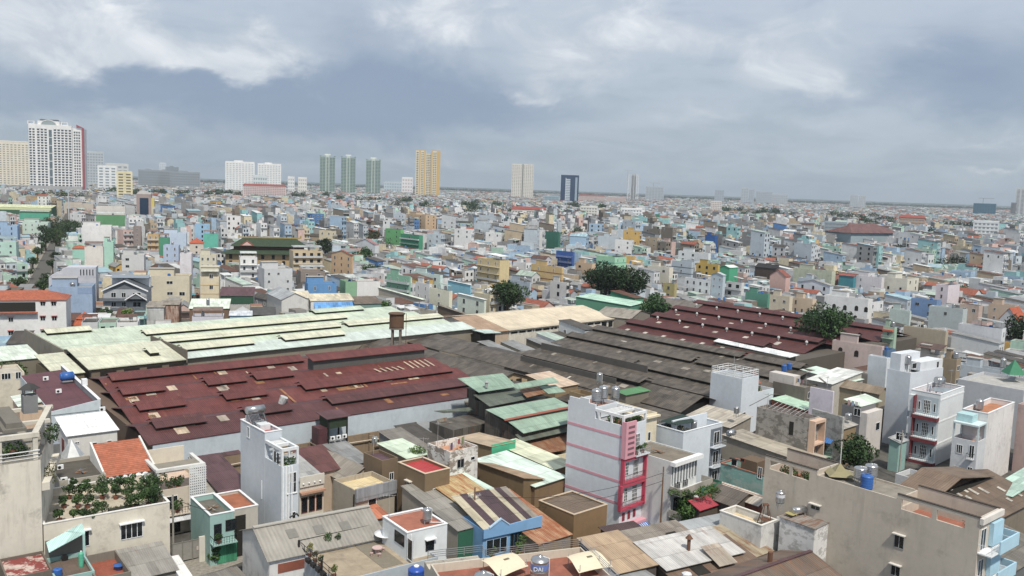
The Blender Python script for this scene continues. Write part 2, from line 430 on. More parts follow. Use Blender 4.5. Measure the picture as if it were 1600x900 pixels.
    def win(s,f,s0,z0,w,h,frame=WHITE,nx=2,nz=1,hood=None,pane=GLASS,name='window',off=0.,sill=None):
        fr=MB(); b=.07
        fbox(fr,f,s0,s0+w,z0,z0+b,off+.01,off+.07); fbox(fr,f,s0,s0+w,z0+h-b,z0+h,off+.01,off+.07)
        fbox(fr,f,s0,s0+b,z0+b,z0+h-b,off+.01,off+.07); fbox(fr,f,s0+w-b,s0+w,z0+b,z0+h-b,off+.01,off+.07)
        for i in range(1,nx): c=s0+w*i/nx; fbox(fr,f,c-b/2,c+b/2,z0+b,z0+h-b,off+.01,off+.06)
        for i in range(1,nz): c=z0+h*i/nz; fbox(fr,f,s0+b,s0+w-b,c-b/3,c+b/3,off+.01,off+.05)
        o=fr.build(name,frame,s.o)
        fbox(MB(),f,s0+b/2,s0+w-b/2,z0+b/2,z0+h-b/2,off-.05,off+.025).build('pane',pane,o)
        if hood: fbox(MB(),f,s0-.15,s0+w+.15,z0+h+.08,z0+h+.2,off+.002,off+.5).build('hood',hood,o)
        if sill: fbox(MB(),f,s0-.1,s0+w+.1,z0-.1,z0-.01,off+.002,off+.15).build('sill',sill,o)
        return o
    def winpx(s,f,x0,y0,x1,y1,**k):
        xm,ym=(x0+x1)/2,(y0+y1)/2
        a=s.face(f,x0,ym)[0]; b=s.face(f,x1,ym)[0]; c=s.face(f,xm,y1)[1]; d=s.face(f,xm,y0)[1]
        if a>b: a,b=b,a
        return s.win(f,a,c,b-a,d-c,**k)
    def grid(s,f,ss,zs,w,h,**k):
        for z in zs:
            for q in ss: s.win(f,q,z,w,h,**k)
    def door(s,f,s0,z0,w,h,mat,frame=WHITE,name='door',off=0.):
        o=fbox(MB(),f,s0,s0+w,z0,z0+h,off+.004,off+.05).build(name,mat,s.o)
        return o
    def slabf(s,name,f,s0,s1,z0,z1,o0,o1,mat,parent=None): return fbox(MB(),f,s0,s1,z0,z1,o0,o1).build(name,mat,parent or s.o)
    def balcony(s,f,s0,s1,z,dep,slab,rail,rh=.9,solid=False,posts=None):
        o=fbox(MB(),f,s0,s1,z-.15,z,.004,dep).build('balcony',slab,s.o)
        m=MB()
        if solid:
            fbox(m,f,s0,s1,z+.002,z+rh,dep-.1,dep); fbox(m,f,s0,s0+.1,z+.002,z+rh,.004,dep-.1); fbox(m,f,s1-.1,s1,z+.002,z+rh,.004,dep-.1)
        else:
            fbox(m,f,s0,s1,z+rh-.05,z+rh,dep-.06,dep); fbox(m,f,s0,s1,z+rh*.5,z+rh*.5+.03,dep-.05,dep-.02)
            n=max(2,int((s1-s0)/.35))
            for i in range(n+1):
                c=s0+.03+(s1-s0-.06)*i/n; fbox(m,f,c-.02,c+.02,z+.002,z+rh-.05,dep-.05,dep-.01)
            for c in (s0,s1-.05): fbox(m,f,c,c+.05,z+rh-.05,z+rh,.004,dep-.06)
        m.build('railing',rail,o); return o
    def rail(s,pts,z,h=.8,mat=STEEL,name='railing',r=.03,step=1.5,bars=2):
        m=MB()
        for (a,b) in zip(pts,pts[1:]):
            a=np.array(a,float); b=np.array(b,float); L=np.linalg.norm(b-a); n=max(1,int(L/step))
            for k in range(bars):
                zz=z+h*(k+1)/bars; m.cyl((*a,zz),(*b,zz),r,seg=5)
            for i in range(n+1):
                c=a+(b-a)*i/n; m.cyl((*c,z),(*c,z+h),r,seg=5)
        return m.build(name,mat,s.o)
# ---- things that stand on roofs
def steel_tank(p,r,h,on,stand=.8,band=None,label=None,group='steel water tanks on roofs'):
    t=Thing('water_tank',label or 'upright steel water tank on '+on,'water tank',p,random.uniform(0,90),group)
    m=MB(); pr=[(r*.55,stand)]
    k=6
    for i in range(k):
        z=stand+.1*h+(h*.72)*i/(k-1); pr+=[(r*.985,z-.02),(r,z),(r*.985,z+.02)]
    pr+=[(r*.9,stand+h*.9),(r*.5,stand+h*.97),(r*.25,stand+h*.98),(r*.24,stand+h*1.03),(0.02,stand+h*1.04)]
    m.lathe(0,0,pr,18); t.add('tank',m,STEEL,smooth=True)
    f=MB()
    for i in range(4):
        a=math.pi/4+i*math.pi/2; f.cyl((r*.8*math.cos(a),r*.8*math.sin(a),0),(r*.8*math.cos(a),r*.8*math.sin(a),stand+.05),.04,seg=5)
    f.lathe(0,0,[(r*.9,stand-.02),(r*.9,stand+.03)],14); t.add('stand',f,GREYM)
    f=MB().path([(r*1.05,0,0),(r*1.05,0,stand+h*.9),(r*.3,0,stand+h)],.03); t.add('pipe',f,WHITE)
    if band:
        bm=MB(); z0=stand+h*.48; bm.lathe(0,0,[(r*1.006,z0),(r*1.006,z0+h*.24)],18); t.add('brand_band',bm,band)
    return t
def blue_tank(p,r,h,on,label=None,mat=BLUEP,lid=None):
    t=Thing('plastic_water_tank',label or 'blue plastic water tank on '+on,'water tank',p,0,'blue plastic water tanks')
    pr=[(r*.92,0)]
    for i in range(5):
        z=.06*h+h*.72*i/4; pr+=[(r*.96,z),(r,z+.05*h),(r*.96,z+.1*h)]
    pr+=[(r*.7,h*.95),(r*.32,h)]
    t.add('tank',MB().lathe(0,0,pr,18),mat,smooth=True)
    t.add('lid',MB().lathe(0,0,[(r*.32,h+.002),(r*.32,h*1.05),(r*.2,h*1.08)],12),lid or mat); return t
def lying_tank(p,ang,on,L=1.6,r=.55,label=None,z=.9):
    t=Thing('lying_water_tank',label or 'steel water tank lying on a frame on '+on,'water tank',p,ang,'lying steel water tanks')
    t.add('tank',MB().cyl((-L/2,0,z),(L/2,0,z),r,seg=16).cyl((-L/2-.12,0,z),(-L/2,0,z),r*.7,r,seg=16).cyl((L/2,0,z),(L/2+.12,0,z),r,r*.7,seg=16),STEEL,smooth=True)
    f=MB()
    for x in (-L*.35,L*.35):
        for y in (-r,r): f.cyl((x,y,0),(x,y*.75,z-.1),.035,seg=5)
        f.cyl((x,-r,.3),(x,r,.3),.03,seg=5)
    t.add('stand',f,GREYM); return t
def ac_unit(p,ang,on,label=None,s=.8):
    t=Thing('air_conditioner',label or 'white air conditioner unit on '+on,'air conditioner',p,ang,'outdoor air conditioner units')
    t.add('casing',MB().box(-.42*s/.8,.42*s/.8,-.16,.16,.08,.08+.62*s/.8),WHITE)
    t.add('fan_grille',MB().cyl((-.1,-.161,.38),(-.1,-.18,.38),.22,seg=14),IRON); return t
# ---- plants
def leaf_mesh(cl,n,size,rnd,flat=1.0):
    "leaf clumps: cl = list of (x,y,z,r); n leaves in all; returns arrays"
    w=np.array([c[3]**2 for c in cl]); w=w/w.sum()
    idx=rnd.choice(len(cl),n,p=w); c=np.array(cl)[idx]
    d=rnd.normal(size=(n,3)); d/=np.linalg.norm(d,axis=1)[:,None]
    rr=c[:,3]*rnd.uniform(.45,1.08,n)**.6
    p=c[:,:3]+d*rr[:,None]*np.array([1,1,.8*flat])
    nr=d*.6+rnd.normal(size=(n,3))*.6; nr/=np.linalg.norm(nr,axis=1)[:,None]
    a=np.cross(nr,rnd.normal(size=(n,3))); a/=np.linalg.norm(a,axis=1)[:,None]; b=np.cross(nr,a)
    s=size*rnd.uniform(.6,1.4,n)[:,None]
    v=np.stack([p-a*s*.5,p-b*s*.28+a*s*.1,p+a*s*.62,p+b*s*.28+a*s*.1],1).reshape(-1,3)
    tone=np.clip(rnd.normal(.5,.2,len(cl))[idx]+rnd.normal(0,.12,n),0,1)
    return v,tone
def mesh_quads(name,v,mat,tone=None,col=None):
    n=len(v)//4; me=bpy.data.meshes.new(name); me.vertices.add(n*4); me.loops.add(n*4); me.polygons.add(n)
    me.vertices.foreach_set('co',np.asarray(v,np.float32).ravel()); me.loops.foreach_set('vertex_index',np.arange(n*4,dtype=np.int32))
    me.polygons.foreach_set('loop_start',np.arange(0,n*4,4,dtype=np.int32))
    if tone is not None: me.attributes.new('tone','FLOAT','FACE').data.foreach_set('value',np.asarray(tone,np.float32))
    if col is not None: me.attributes.new('col','FLOAT_COLOR','FACE').data.foreach_set('color',np.asarray(col,np.float32).ravel())
    me.materials.append(mat); me.update(calc_edges=True); return me
def plant(name,label,cat,p,cl,n,size,h='2f4a1e',pot=None,trunk=None,group=None,seed=1,flat=1.):
    rnd=np.random.default_rng(seed); t=Thing(name,label,cat,p,0,group)
    v,tone=leaf_mesh(cl,n,size,rnd,flat); me=mesh_quads('foliage',v,leafm(h),tone)
    o=bpy.data.objects.new('foliage' if pot else 'crown',me); C.objects.link(o); o.parent=t.o
    if trunk:
        m=MB()
        for a,b,r1,r2 in trunk: m.cyl(a,b,r1,r2,seg=8)
        t.add('trunk',m,TRUNK)
    if pot: t.add('pot',MB().lathe(0,0,[(pot*.65,0),(pot,pot*1.3),(pot*.8,pot*1.3)],10),plain('7a4a35',.8))
    return t
def tree(label,p,h,r,seed,n=2600,size=.55,col='2c4420',flat=.95,group='leafy trees among the roofs',name='leafy_tree',lean=0.):
    rnd=np.random.default_rng(seed); cl=[]
    ct=h-r*flat
    for i in range(26):
        d=rnd.normal(size=3); d/=np.linalg.norm(d); q=rnd.uniform(.35,.95)
        cl.append((d[0]*r*q*.85+lean,d[1]*r*q*.85,ct+d[2]*r*q*.62*flat,r*rnd.uniform(.24,.42)))
    tr=[((0,0,0),(lean*.3,0,ct*.6),r*.09+.08,r*.065+.06)]
    for i in range(7):
        c=cl[i]; tr.append(((lean*.3,0,ct*.58),c[:3],r*.045+.04,.03))
    a=proj((p[0]-r*.7,p[1],0)); b=proj((p[0]+r*.7,p[1],h)); HERO.append((a[0],b[0],b[1],proj((p[0],p[1],h*.25))[1],float(np.hypot(p[0],p[1]))))
    return plant(name,label,'tree',p,cl,n,size,col,None,tr,group,seed,1.)
def pole(label,p,h,arms=(),wood='6a5847',name='utility_pole'):
    t=Thing(name,label,'utility pole',p,20)
    t.add('pole',MB().cyl((0,0,0),(0,0,h),.16,.1,seg=8),plain(wood,.9))
    for z in arms: t.add('cross_arm',MB().box(-.9,.9,-.05,.05,z,z+.1).cyl((-.7,0,z+.1),(-.7,0,z+.35),.06,seg=6).cyl((.7,0,z+.1),(.7,0,z+.35),.06,seg=6).cyl((0,-.05,z-.6),(.6,-.05,z),.03,seg=5).cyl((0,-.05,z-.6),(-.6,-.05,z),.03,seg=5),GREYM)
    return t
def sheetpx(name,corners,mat,par,t=.07):
    "a roof sheet through pixels at given heights, as a part of thing par"
    pts=[par.L(at(*c)) for c in corners]
    return MB().slab(pts,t).build(name,mat,par.o)
# ---------------------------------------------------------------- ground and streets
def ground():
    m,g,b=base_mat('ground',.95)
    P=g.new('ShaderNodeNewGeometry').outputs['Position']; x,y,z=g.sep(P)
    dist=g.m('SQRT',g.m('ADD',g.m('MULTIPLY',x,x),g.m('MULTIPLY',y,y)))
    n=g.noise(P,.25,5,.65)
    c=g.mix(g.map(n,.35,.7,0,1),(.055,.053,.05,1),(.13,.125,.115,1))
    far=g.mix(g.map(g.noise(P,.0009,5,.6),.4,.6,0,1),(.03,.05,.025,1),(.075,.09,.06,1))
    g.put(b.inputs['Base Color'],g.mix(g.map(dist,5200,6400,0,1),c,far))
    s=26000; o=MB().poly([(-s,-s,0),(s,-s,0),(s,s,0),(-s,s,0)]).build('ground',m); tag(o,kind='structure')
ground()
ROADM=plain('56544f',.9); PAVEM=paving('8d877c',.6)
def strip(name,pts,w,z,mat):
    m=MB()
    for a,b in zip(pts,pts[1:]):
        a=np.array(a[:2]); b=np.array(b[:2]); d=(b-a)/np.linalg.norm(b-a); n=np.array([-d[1],d[0]])*w/2
        m.slab([(*(a-n),z),(*(b-n),z),(*(b+n),z),(*(a+n),z)],z-.001)
    o=m.build(name,mat); tag(o,kind='structure'); return o
ST0,ST1=at(46,470)[:2],at(100,352)[:2]
sd=(ST1-ST0)/np.linalg.norm(ST1-ST0); ST0=ST0-sd*5; ST1=ST1+sd*350
strip('road',[ST0,ST1],7,.02,ROADM)
sn=np.array([-sd[1],sd[0]])
for k,nm in ((-1,'pavement'),(1,'pavement')): strip(nm,[ST0+sn*4.6*k,ST1+sn*5.3*k],2,.14,PAVEM)
foot.append((*((ST0+ST1)/2),math.atan2(sd[1],sd[0]),np.linalg.norm(ST1-ST0)/2,4.4))
AL=[at(255,905)[:2],at(380,862)[:2],at(520,800)[:2],at(760,720)[:2]]
strip('alley',AL,5.5,.015,plain('8a857b',.95,0,.3))

# ---------------------------------------------------------------- the factory sheds
PATCHC=[sheet('b9a58c',.3),sheet('a89a8c',.2),sheet('9a6a3e',.6)]
def patches(t,roofz,lst,name='patch_sheet'):
    "pale replacement sheets lying on a roof: (x,y,dx,dy,mat)"
    for (x,y,dx,dy,m) in lst:
        mb=MB(); o=.05
        mb.slab([(x,y,roofz(x,y)+o),(x+dx,y,roofz(x+dx,y)+o),(x+dx,y+dy,roofz(x+dx,y+dy)+o),(x,y+dy,roofz(x,y+dy)+o)],.03); t.add(name,mb,m)
# -- maroon sheds: ridges along x
def red_shed():
    o=at(230,690,8); t=Thing('factory_shed','long maroon tin factory roof of four ridges above a pale blue wall','factory',(o[0],o[1],0),39)
    mr=sheet('683431',.18,.3,.1,rustc='8a5a3a'); mp=sheet('5a3536',.16,.3,.1,rustc='8a5a3a')
    W=70; ev=[-2,11.5,24.5,37.5,52]; rd=[5,18,31,44]; ze,zr=8,9.3
    t.add('walls',MB().box(.3,W-.3,-1.6,51.5,0,7.8),wall('6d5a4c',.4)); t.add('front_wall',MB().box(.3,W-.3,-1.9,-1.603,0,7.82),wall('b7c5d0',.3))
    def roofz(x,y):
        for i in range(4):
            if ev[i]<=y<=ev[i+1]:
                return ze+(zr-ze)*((y-ev[i])/(rd[i]-ev[i]) if y<rd[i] else (ev[i+1]-y)/(ev[i+1]-rd[i]))
        return ze
    for i in range(4):
        x0,x1=(-.4,W+.4); x0+=i*1.4; x1+=i*2.2
        t.add('roof_slope',MB().slab([(x0,ev[i],ze),(x1,ev[i],ze),(x1,rd[i],zr),(x0,rd[i],zr)],.12),mr if i else mp)
        t.add('roof_slope',MB().slab([(x0,rd[i],zr),(x1,rd[i],zr),(x1,ev[i+1],ze),(x0,ev[i+1],ze)],.12),mp)
    def monitor(x0,x1,r,mat=mr,w=2.9):
        y=rd[r]; za=roofz(0,y-w)+.62; zb=zr+.95; m=MB()
        m.slab([(x0,y-w,za),(x1,y-w,za),(x1,y+.3,zb),(x0,y+.3,zb)],.08).slab([(x0,y+.3,zb),(x1,y+.3,zb),(x1,y+2.4,zb-.75),(x0,y+2.4,zb-.75)],.08)
        p=t.add('roof_monitor',m,mat)
        t.add('painted_shade',MB().box(x0+.25,x1-.25,y-w+.5,y+1.5,zr-.8,za-.05),DARK,p)  # dark box painted as the shade in the gap under the monitor
    for r,l in ((0,[(2,10.5),(17.5,26),(33.5,66)]),(1,[(3.2,11.5),(18.7,27),(34.5,70)]),(2,[(4,12),(20,28.2),(30,38.5)]),(3,[(5.5,47)])):
        for a,b in l: monitor(a,b,r,mr if r else mp)
    # tall clerestory at the far right end
    y=rd[2]; p=t.add('clerestory_roof',MB().slab([(43.5,y-.6,11.4),(73,y-.6,11.4),(73,y+3,12.3),(43.5,y+3,12.3)],.1),mr)
    t.add('clerestory_wall',MB().box(44,72.5,y,y+2.8,9,11.35),wall('5a5a58',.6),p)
    rnd=random.Random(3); L=[]
    for (px,py) in ((205,625),(265,612),(352,560+40),(345,660),(237,650),(290,668),(395,625),(420,560+15),(348,580),(535,592),(600,582),(455,575)):
        q=t.px(px,py,8.7); L.append((q[0],q[1],1.6,2.2,PATCHC[rnd.randrange(2)]))
    for (px,py,dx,dy) in ((530,610,4,1.5),(548,607,3,2.5),(560,605,1,2),(572,604,.5,2.2),(600,598,2,2.4),(612,600,4,.6),(626,592,.5,3),(640,594,2.5,2.4),(652,590,.5,3),(530,632,3,1.5),(545,630,.6,2),(250,672,2,2.6),(278,677,2,2.5),(460,625,.5,7),(322,605,.4,2),(205,627,.4,2)):
        q=t.px(px,py,8.6); L.append((q[0],q[1],dx,dy,PATCHC[2] if rnd.random()<.5 else PATCHC[0]))
    for k in range(5): L.append((57+k*1.5,22.5,.5,5.5,PATCHC[0]))
    for k in range(5): L.append((66+k*1.4,24,.45,6,PATCHC[0]))
    for k in range(26): L.append((rnd.uniform(3,64),rnd.choice([0,12.5,26,38.5])+rnd.uniform(0,3),rnd.choice([.3,.5,1.2,1.8]),rnd.uniform(.6,2),PATCHC[rnd.randrange(3)]))
    patches(t,roofz,L)
    t.add('vent_cowl',MB().cyl((24.5,5,9.2),(25.2,4.5,11.2),.55,.75,seg=10),sheet('b9bcbc',.1))
    foot.append((*t.W(W/2,25,0)[:2],t.ang,W/2+5,29)); return t
red_shed()
def green_shed():
    o=at(140,575,8); t=Thing('factory_shed','pale mint and cream tin factory roof with long dark ridge gaps','factory',(o[0],o[1],0),42)
    mm=sheet('b7c6b2',.08,.3,.06,seam=9); mc=sheet('c6c8b0',.1,.3,.05,seam=9); mw=sheet('bccbc4',.08,.3,.06,seam=9)
    t.add('walls',MB().box(20.5,108,.3,47,0,7.8),wall('8d8474',.5)); t.add('front_wall',MB().box(.2,20.3,-.5,20,0,7.7),wall('7a6a58',.6))
    ev=[-.5,11,23.5,36.5,50]; rd=[6,18,31,44]; ze,zr=8,9.2
    def roofz(y):
        for i in range(4):
            if ev[i]<=y<=ev[i+1]: return ze+(zr-ze)*((y-ev[i])/(rd[i]-ev[i]) if y<rd[i] else (ev[i+1]-y)/(ev[i+1]-rd[i]))
        return ze
    for i in range(4):
        x0=21 if i==0 else (21 if i==1 else 0); x1=108
        t.add('roof_slope',MB().slab([(x0,ev[i],ze),(x1,ev[i],ze),(x1,rd[i],zr),(x0,rd[i],zr)],.12),(mw,mm,mm,mm)[i])
        t.add('roof_slope',MB().slab([(x0,rd[i],zr),(x1,rd[i],zr),(x1,ev[i+1],ze),(x0,ev[i+1],ze)],.12),mm)
    t.add('cream_roof',MB().slab([(-.5,-1,7.9),(20.8,-1,7.9),(20.8,15,9.9),(-.5,15,9.9)],.15),mc); 
    t.add('cream_roof',MB().slab([(-.5,15,9.9),(20.8,15,9.9),(20.8,23.4,8.2),(-.5,23.4,8.2)],.15),mc)
    t.add('cream_roof',MB().slab([(-7,0,7.2),(-.9,0,7.2),(-.9,16,9),(-7,16,9)],.15),mc)
    t.add('side_wall',MB().box(-6.8,-1,.4,15.5,0,7.1),wall('75684f',.5))
    for k in range(4): t.add('window',MB().box(2+k*5,5.4+k*5,-.54,-.48,5.6,7),DARK)
    t.add('parapet',MB().box(20.9,21.3,-.6,22,7,10),wall('6f675c',.5))
    def mon(x0,x1,r,w=3,mat=mc):
        y=rd[r]; za=roofz(y-w)+.75; zb=zr+1.
        p=t.add('roof_monitor',MB().slab([(x0,y-w,za),(x1,y-w,za),(x1,y+.3,zb),(x0,y+.3,zb)],.08).slab([(x0,y+.3,zb),(x1,y+.3,zb),(x1,y+2.4,zb-.75),(x0,y+2.4,zb-.75)],.08),mat)
        t.add('painted_shade',MB().box(x0+.25,x1-.25,y-w+.6,y+1.5,zr-.8,za-.05),DARK,p)  # ridge gap shade put in as a dark coloured box
    mon(22,40,0); mon(22,72,1); mon(74,108,1); mon(22,82,2); mon(2,13,3); mon(78,96,3,mat=mm); mon(14,16.5,0); mon(48,66,0)
    t.add('boundary_wall',MB().box(-.6,-.2,17,52,0,9.2),wall('8a8577',.6))
    foot.append((*t.W(50,25,0)[:2],t.ang,62,27)); return t
green_shed()
def cream_shed():
    o=at(795,515,7); t=Thing('warehouse','cream roofed warehouse with a dirty white wall of high slot windows','warehouse',(o[0],o[1],0),42)
    W=48; D=31
    t.add('walls',MB().box(0,W,0,D,0,7),wall('cfcabd',.8)); wm=wall('cfcabd',.6)
    cr=sheet('cdbfa4',.05,.35,.03,seam=40); br=sheet('a88a6e',.15,.35,.06)
    t.add('roof_slope',MB().slab([(-.5,-.7,6.9),(W+.6,-.7,6.9),(W+.6,D/2,9.6),(-.5,D/2,9.6)],.12),cr)
    t.add('roof_slope',MB().slab([(-.5,D/2,9.6),(W+.6,D/2,9.6),(W+.6,D+.7,6.9),(-.5,D+.7,6.9)],.12),cr)
    t.add('gable_wall',MB().prism([(W-.2,0,7),(W-.2,D,7),(W-.2,D/2,9.4)],(.2,0,0)),wm)
    t.add('lean_roof',MB().slab([(-10,-.5,6.85),(-.55,-.5,6.85),(-.55,D/2,9.5),(-10,D/2,9.5)],.12),br); t.add('lean_wall',MB().box(-9.8,-.02,.2,D/2,0,6.8),wall('b9a48c',.7))
    for k in range(6): t.add('pilaster',MB().box(.2+k*9.4,.55+k*9.4,-.12,-.002,0,6.7),wm)
    for k in range(14):
        if k in (6,7,12,13): t.add('window',MB().box(1+k*3.4,3.4+k*3.4,-.06,-.003,4.2,6.2),GLASS)
        else: t.add('window',MB().box(1+k*3.4,3.6+k*3.4,-.06,-.003,5.6,6.2),DARK)
    t.add('canopy',MB().slab([(-13,-4,7.6),(-6.5,-4,7.2),(-6.5,2,7.4),(-13,2,7.8)],.12),sheet('b4c9c4',.05)); t.add('loading_bay',MB().box(-12.8,-6.7,-1.5,1.8,0,7.1),DARK)
    foot.append((*t.W(W/2,D/2,0)[:2],t.ang,W/2+14,D/2+3)); return t
cream_shed()
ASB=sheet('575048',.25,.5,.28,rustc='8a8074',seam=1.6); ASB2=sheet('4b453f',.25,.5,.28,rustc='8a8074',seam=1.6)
def dark_sheds():
    o=at(795,590,6); t=Thing('factory_shed','weathered dark grey asbestos factory roofs stepping away in long ridges','factory',(o[0],o[1],0),42)
    rows=[(13.5,8.5,6.5,10,-45),(29,8,7,17,-51),(45,8.2,7.2,24,-49),(60,8.4,7.4,28,-43)]
    ev=[6,21,37,52.5,67.5]
    t.add('walls',MB().box(6.5,67,-42,9,0,6.3).box(22,67,9.1,22,0,6.3),wall('6b655c',.6))
    for i,(r,zr,ze,v1,v0) in enumerate(rows):
        zr+=.3
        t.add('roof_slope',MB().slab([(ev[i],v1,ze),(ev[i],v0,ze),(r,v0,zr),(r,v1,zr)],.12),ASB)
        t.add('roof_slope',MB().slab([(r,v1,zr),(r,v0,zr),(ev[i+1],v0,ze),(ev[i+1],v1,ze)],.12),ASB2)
        segs=[[(v1-2,-30)],[(v1-6,-14),(-15,-48)],[(v1,-20),(-21,-47)],[(v1,-24),(-25,-41)]][i]
        for (a,b) in segs:
            za=zr-.25; zb=zr+1.15
            p=t.add('roof_monitor',MB().slab([(r-2.6,a,za+.55),(r-2.6,b,za+.55),(r+.4,b,zb),(r+.4,a,zb)],.09).slab([(r+.4,a,zb),(r+.4,b,zb),(r+2.6,b,zb-.8),(r+2.6,a,zb-.8)],.09),ASB)
            t.add('painted_shade',MB().box(r-2,r+1.8,b+.2,a-.2,zr-1,za+.3),DARK,p)  # dark colour stands in for the shadow line below the raised sheet
    # clerestory walls seen on the two nearest ridges
    t.add('clerestory_wall',MB().box(10,10.3,-24,7,7.2,9.0),wall('5c5a57',.7)); t.add('clerestory_wall',MB().box(25.6,25.9,-20,16,7.6,9.4),wall('5c5a57',.7))
    # long corridor building with a beige gable end
    G=wall('b29a76',.5)
    t.add('corridor_wall',MB().box(-9,5.8,-3,57,0,5.8),G)
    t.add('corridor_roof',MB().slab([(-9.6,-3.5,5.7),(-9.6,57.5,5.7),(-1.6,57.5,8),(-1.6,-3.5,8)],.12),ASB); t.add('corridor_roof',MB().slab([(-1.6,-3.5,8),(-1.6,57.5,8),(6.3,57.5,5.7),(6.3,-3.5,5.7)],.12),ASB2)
    t.add('gable_wall',MB().prism([(-9,-3,5.8),(5.8,-3,5.8),(-1.6,-3,7.85)],(0,.2,0)),G)
    for x in (-3.2,-.4): t.add('gable_window',MB().box(x,x+1.7,-3.06,-3.003,5.2,6.3),DARK)
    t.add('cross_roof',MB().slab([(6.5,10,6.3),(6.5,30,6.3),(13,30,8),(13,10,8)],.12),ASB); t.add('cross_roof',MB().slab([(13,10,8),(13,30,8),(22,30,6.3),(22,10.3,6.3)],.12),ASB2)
    t.add('cross_roof',MB().slab([(7,31,6.0),(7,52,6.0),(17,52,7.6),(17,31,7.6)],.12),ASB)
    # truss hoops along the corridor edge
    for k in range(4):
        y=8+k*12; m=MB(); m.path([(-10.2,y,5),(-10.2,y,7.3),(-10.2,y+3,7.3),(-10.2,y+5,5.6)],.07); t.add('pipe_hoop',m,RUSTM)
    rnd=random.Random(5); PM=[sheet('b9b2a6',.1),sheet('8f887d',.1),sheet('74403a',.2)]
    for k in range(46):
        i=rnd.randrange(4); r,zr,ze,v1,v0=rows[i]; a=rnd.uniform(.1,.75); v=rnd.uniform(v0+3,v1-3); s=1 if rnd.random()<.55 else -1
        e=ev[i] if s>0 else ev[i+1]; x=e+(r-e)*a; x2=e+(r-e)*min(1,a+.18); z1=ze+(zr+.3-ze)*a+.06; z2=ze+(zr+.3-ze)*min(1,a+.18)+.06; w=rnd.choice([.5,1,2])
        t.add('patch_sheet',MB().slab([(x,v,z1),(x,v+w,z1),(x2,v+w,z2),(x2,v,z2)],.03),PM[rnd.randrange(2)])
    for (a,b) in ((20,-35),(3,-1)):pass
    # low front roofs by the white tube house
    t.add('low_roof',MB().slab([(-3,-16,5.2),(-3,-34,5.2),(7,-34,6.4),(7,-16,6.4)],.12),ASB2); t.add('low_roof',MB().slab([(7,-16,6.4),(7,-34,6.4),(13,-34,5.6),(13,-16,5.6)],.12),ASB)
    t.add('low_roof',MB().slab([(-12,-30,5.6),(-12,-48,5.6),(5,-48,6.5),(5,-30,6.5)],.12),ASB)
    foot.append((*t.W(33,-20,0)[:2],t.ang,36,48)); foot.append((*t.W(-2,27,0)[:2],t.ang,10,33)); foot.append((*t.W(16,30,0)[:2],t.ang,10,24)); foot.append((*t.W(0,-36,0)[:2],t.ang,12,12)); return t
dark_sheds()
def red2():
    o=at(985,510,8); t=Thing('factory_shed','maroon ribbed factory roofs with white roof vents behind the grey sheds','factory',(o[0],o[1],0),42)
    mr=sheet('572d2c',.16,.35,.1,rustc='8a5a3a'); md=sheet('57302f',.1,.35,.1,rustc='8a5a3a')
    ev=[-8,12,32,52,74]; rd=[2,22,43,64]; ze,zr=6.8,9; V0,V1=-58,14
    vs=[(2,-48),(8,-53),(16,-53),(22,-55)]
    t.add('walls',MB().box(-7,73,V0+.5,1,0,6.6),wall('5d574f',.6))
    for i in range(4):
        v1,v0=vs[i]
        t.add('roof_slope',MB().slab([(ev[i],v1,ze),(ev[i],v0,ze),(rd[i],v0,zr),(rd[i],v1,zr)],.12),mr); t.add('roof_slope',MB().slab([(rd[i],v1,zr),(rd[i],v0,zr),(ev[i+1],v0,ze),(ev[i+1],v1,ze)],.12),md)
        r=rd[i]; p=t.add('roof_monitor',MB().slab([(r-2.6,v1,zr+.3),(r-2.6,v0,zr+.3),(r+.4,v0,zr+1.1),(r+.4,v1,zr+1.1)],.09).slab([(r+.4,v1,zr+1.1),(r+.4,v0,zr+1.1),(r+2.6,v0,zr+.3),(r+2.6,v1,zr+.3)],.09),mr)
        t.add('painted_shade',MB().box(r-2,r+2,v0+.2,v1-.2,zr-.6,zr+.25),DARK,p)  # dark filler box, paints the shade beneath the monitor
    VM=plain('b9bcbc',.5); PM=sheet('b5aca2',.1)
    for i in range(1,4):
        n=(7,6,5)[i-1]
        for k in range(n):
            x=ev[i]+6.3; y=vs[i][0]-4-k*9; z=ze+(zr-ze)*.63
            t.add('roof_vent',MB().lathe(x,y,[(.2,z),(.2,z+.5),(.42,z+.6),(.42,z+1.0),(.15,z+1.25)],10),VM)
        for k in range(5):
            x=ev[i]+2.5; y=vs[i][0]-7-k*11; za=ze+(zr-ze)*.25+.06; zb=ze+(zr-ze)*.5+.06
            t.add('skylight',MB().slab([(x,y,za),(x,y+1.6,za),(x+2.5,y+1.6,zb),(x+2.5,y,zb)],.03),PM)
    for k in range(6):
        y=-3-k*7; t.add('skylight',MB().slab([(-6,y,7.3),(-6,y+1.3,7.3),(-3.4,y+1.3,7.85),(-3.4,y,7.85)],.03),PM)
    for k in range(7):
        y=4-k*1.1; t.add('rust_strip',MB().slab([(13,y,6.97),(13,y+.5,6.97),(19.5,y+.5,8.42),(19.5,y,8.42)],.03),PATCHC[2 if k%2 else 0])
    t.add('white_roof',MB().slab([(-4,-34,8.9),(-4,-58,8.2),(1,-58,8.4),(1,-33,9.4)],.12),sheet('dfe5e8',.03)); t.add('white_roof_wall',MB().box(-4,.8,-57,-35,6,8.1),wall('6b665d',.5))
    foot.append((*t.W(33,-20,0)[:2],t.ang,42,42)); return t
red2()
# small grey/green roofs behind the cream warehouse
def gable_roof_bldg(label,B,z,R_,L_,kind,rm,wm,rise=1.5,ang=42,name='warehouse',cat='warehouse',**k):
    h=House(name,label,B,z,R_,L_,ang=ang,cat=cat,**k); h.body(wm,par=0); h.roof(kind,rm,rise,wm=wm); return h
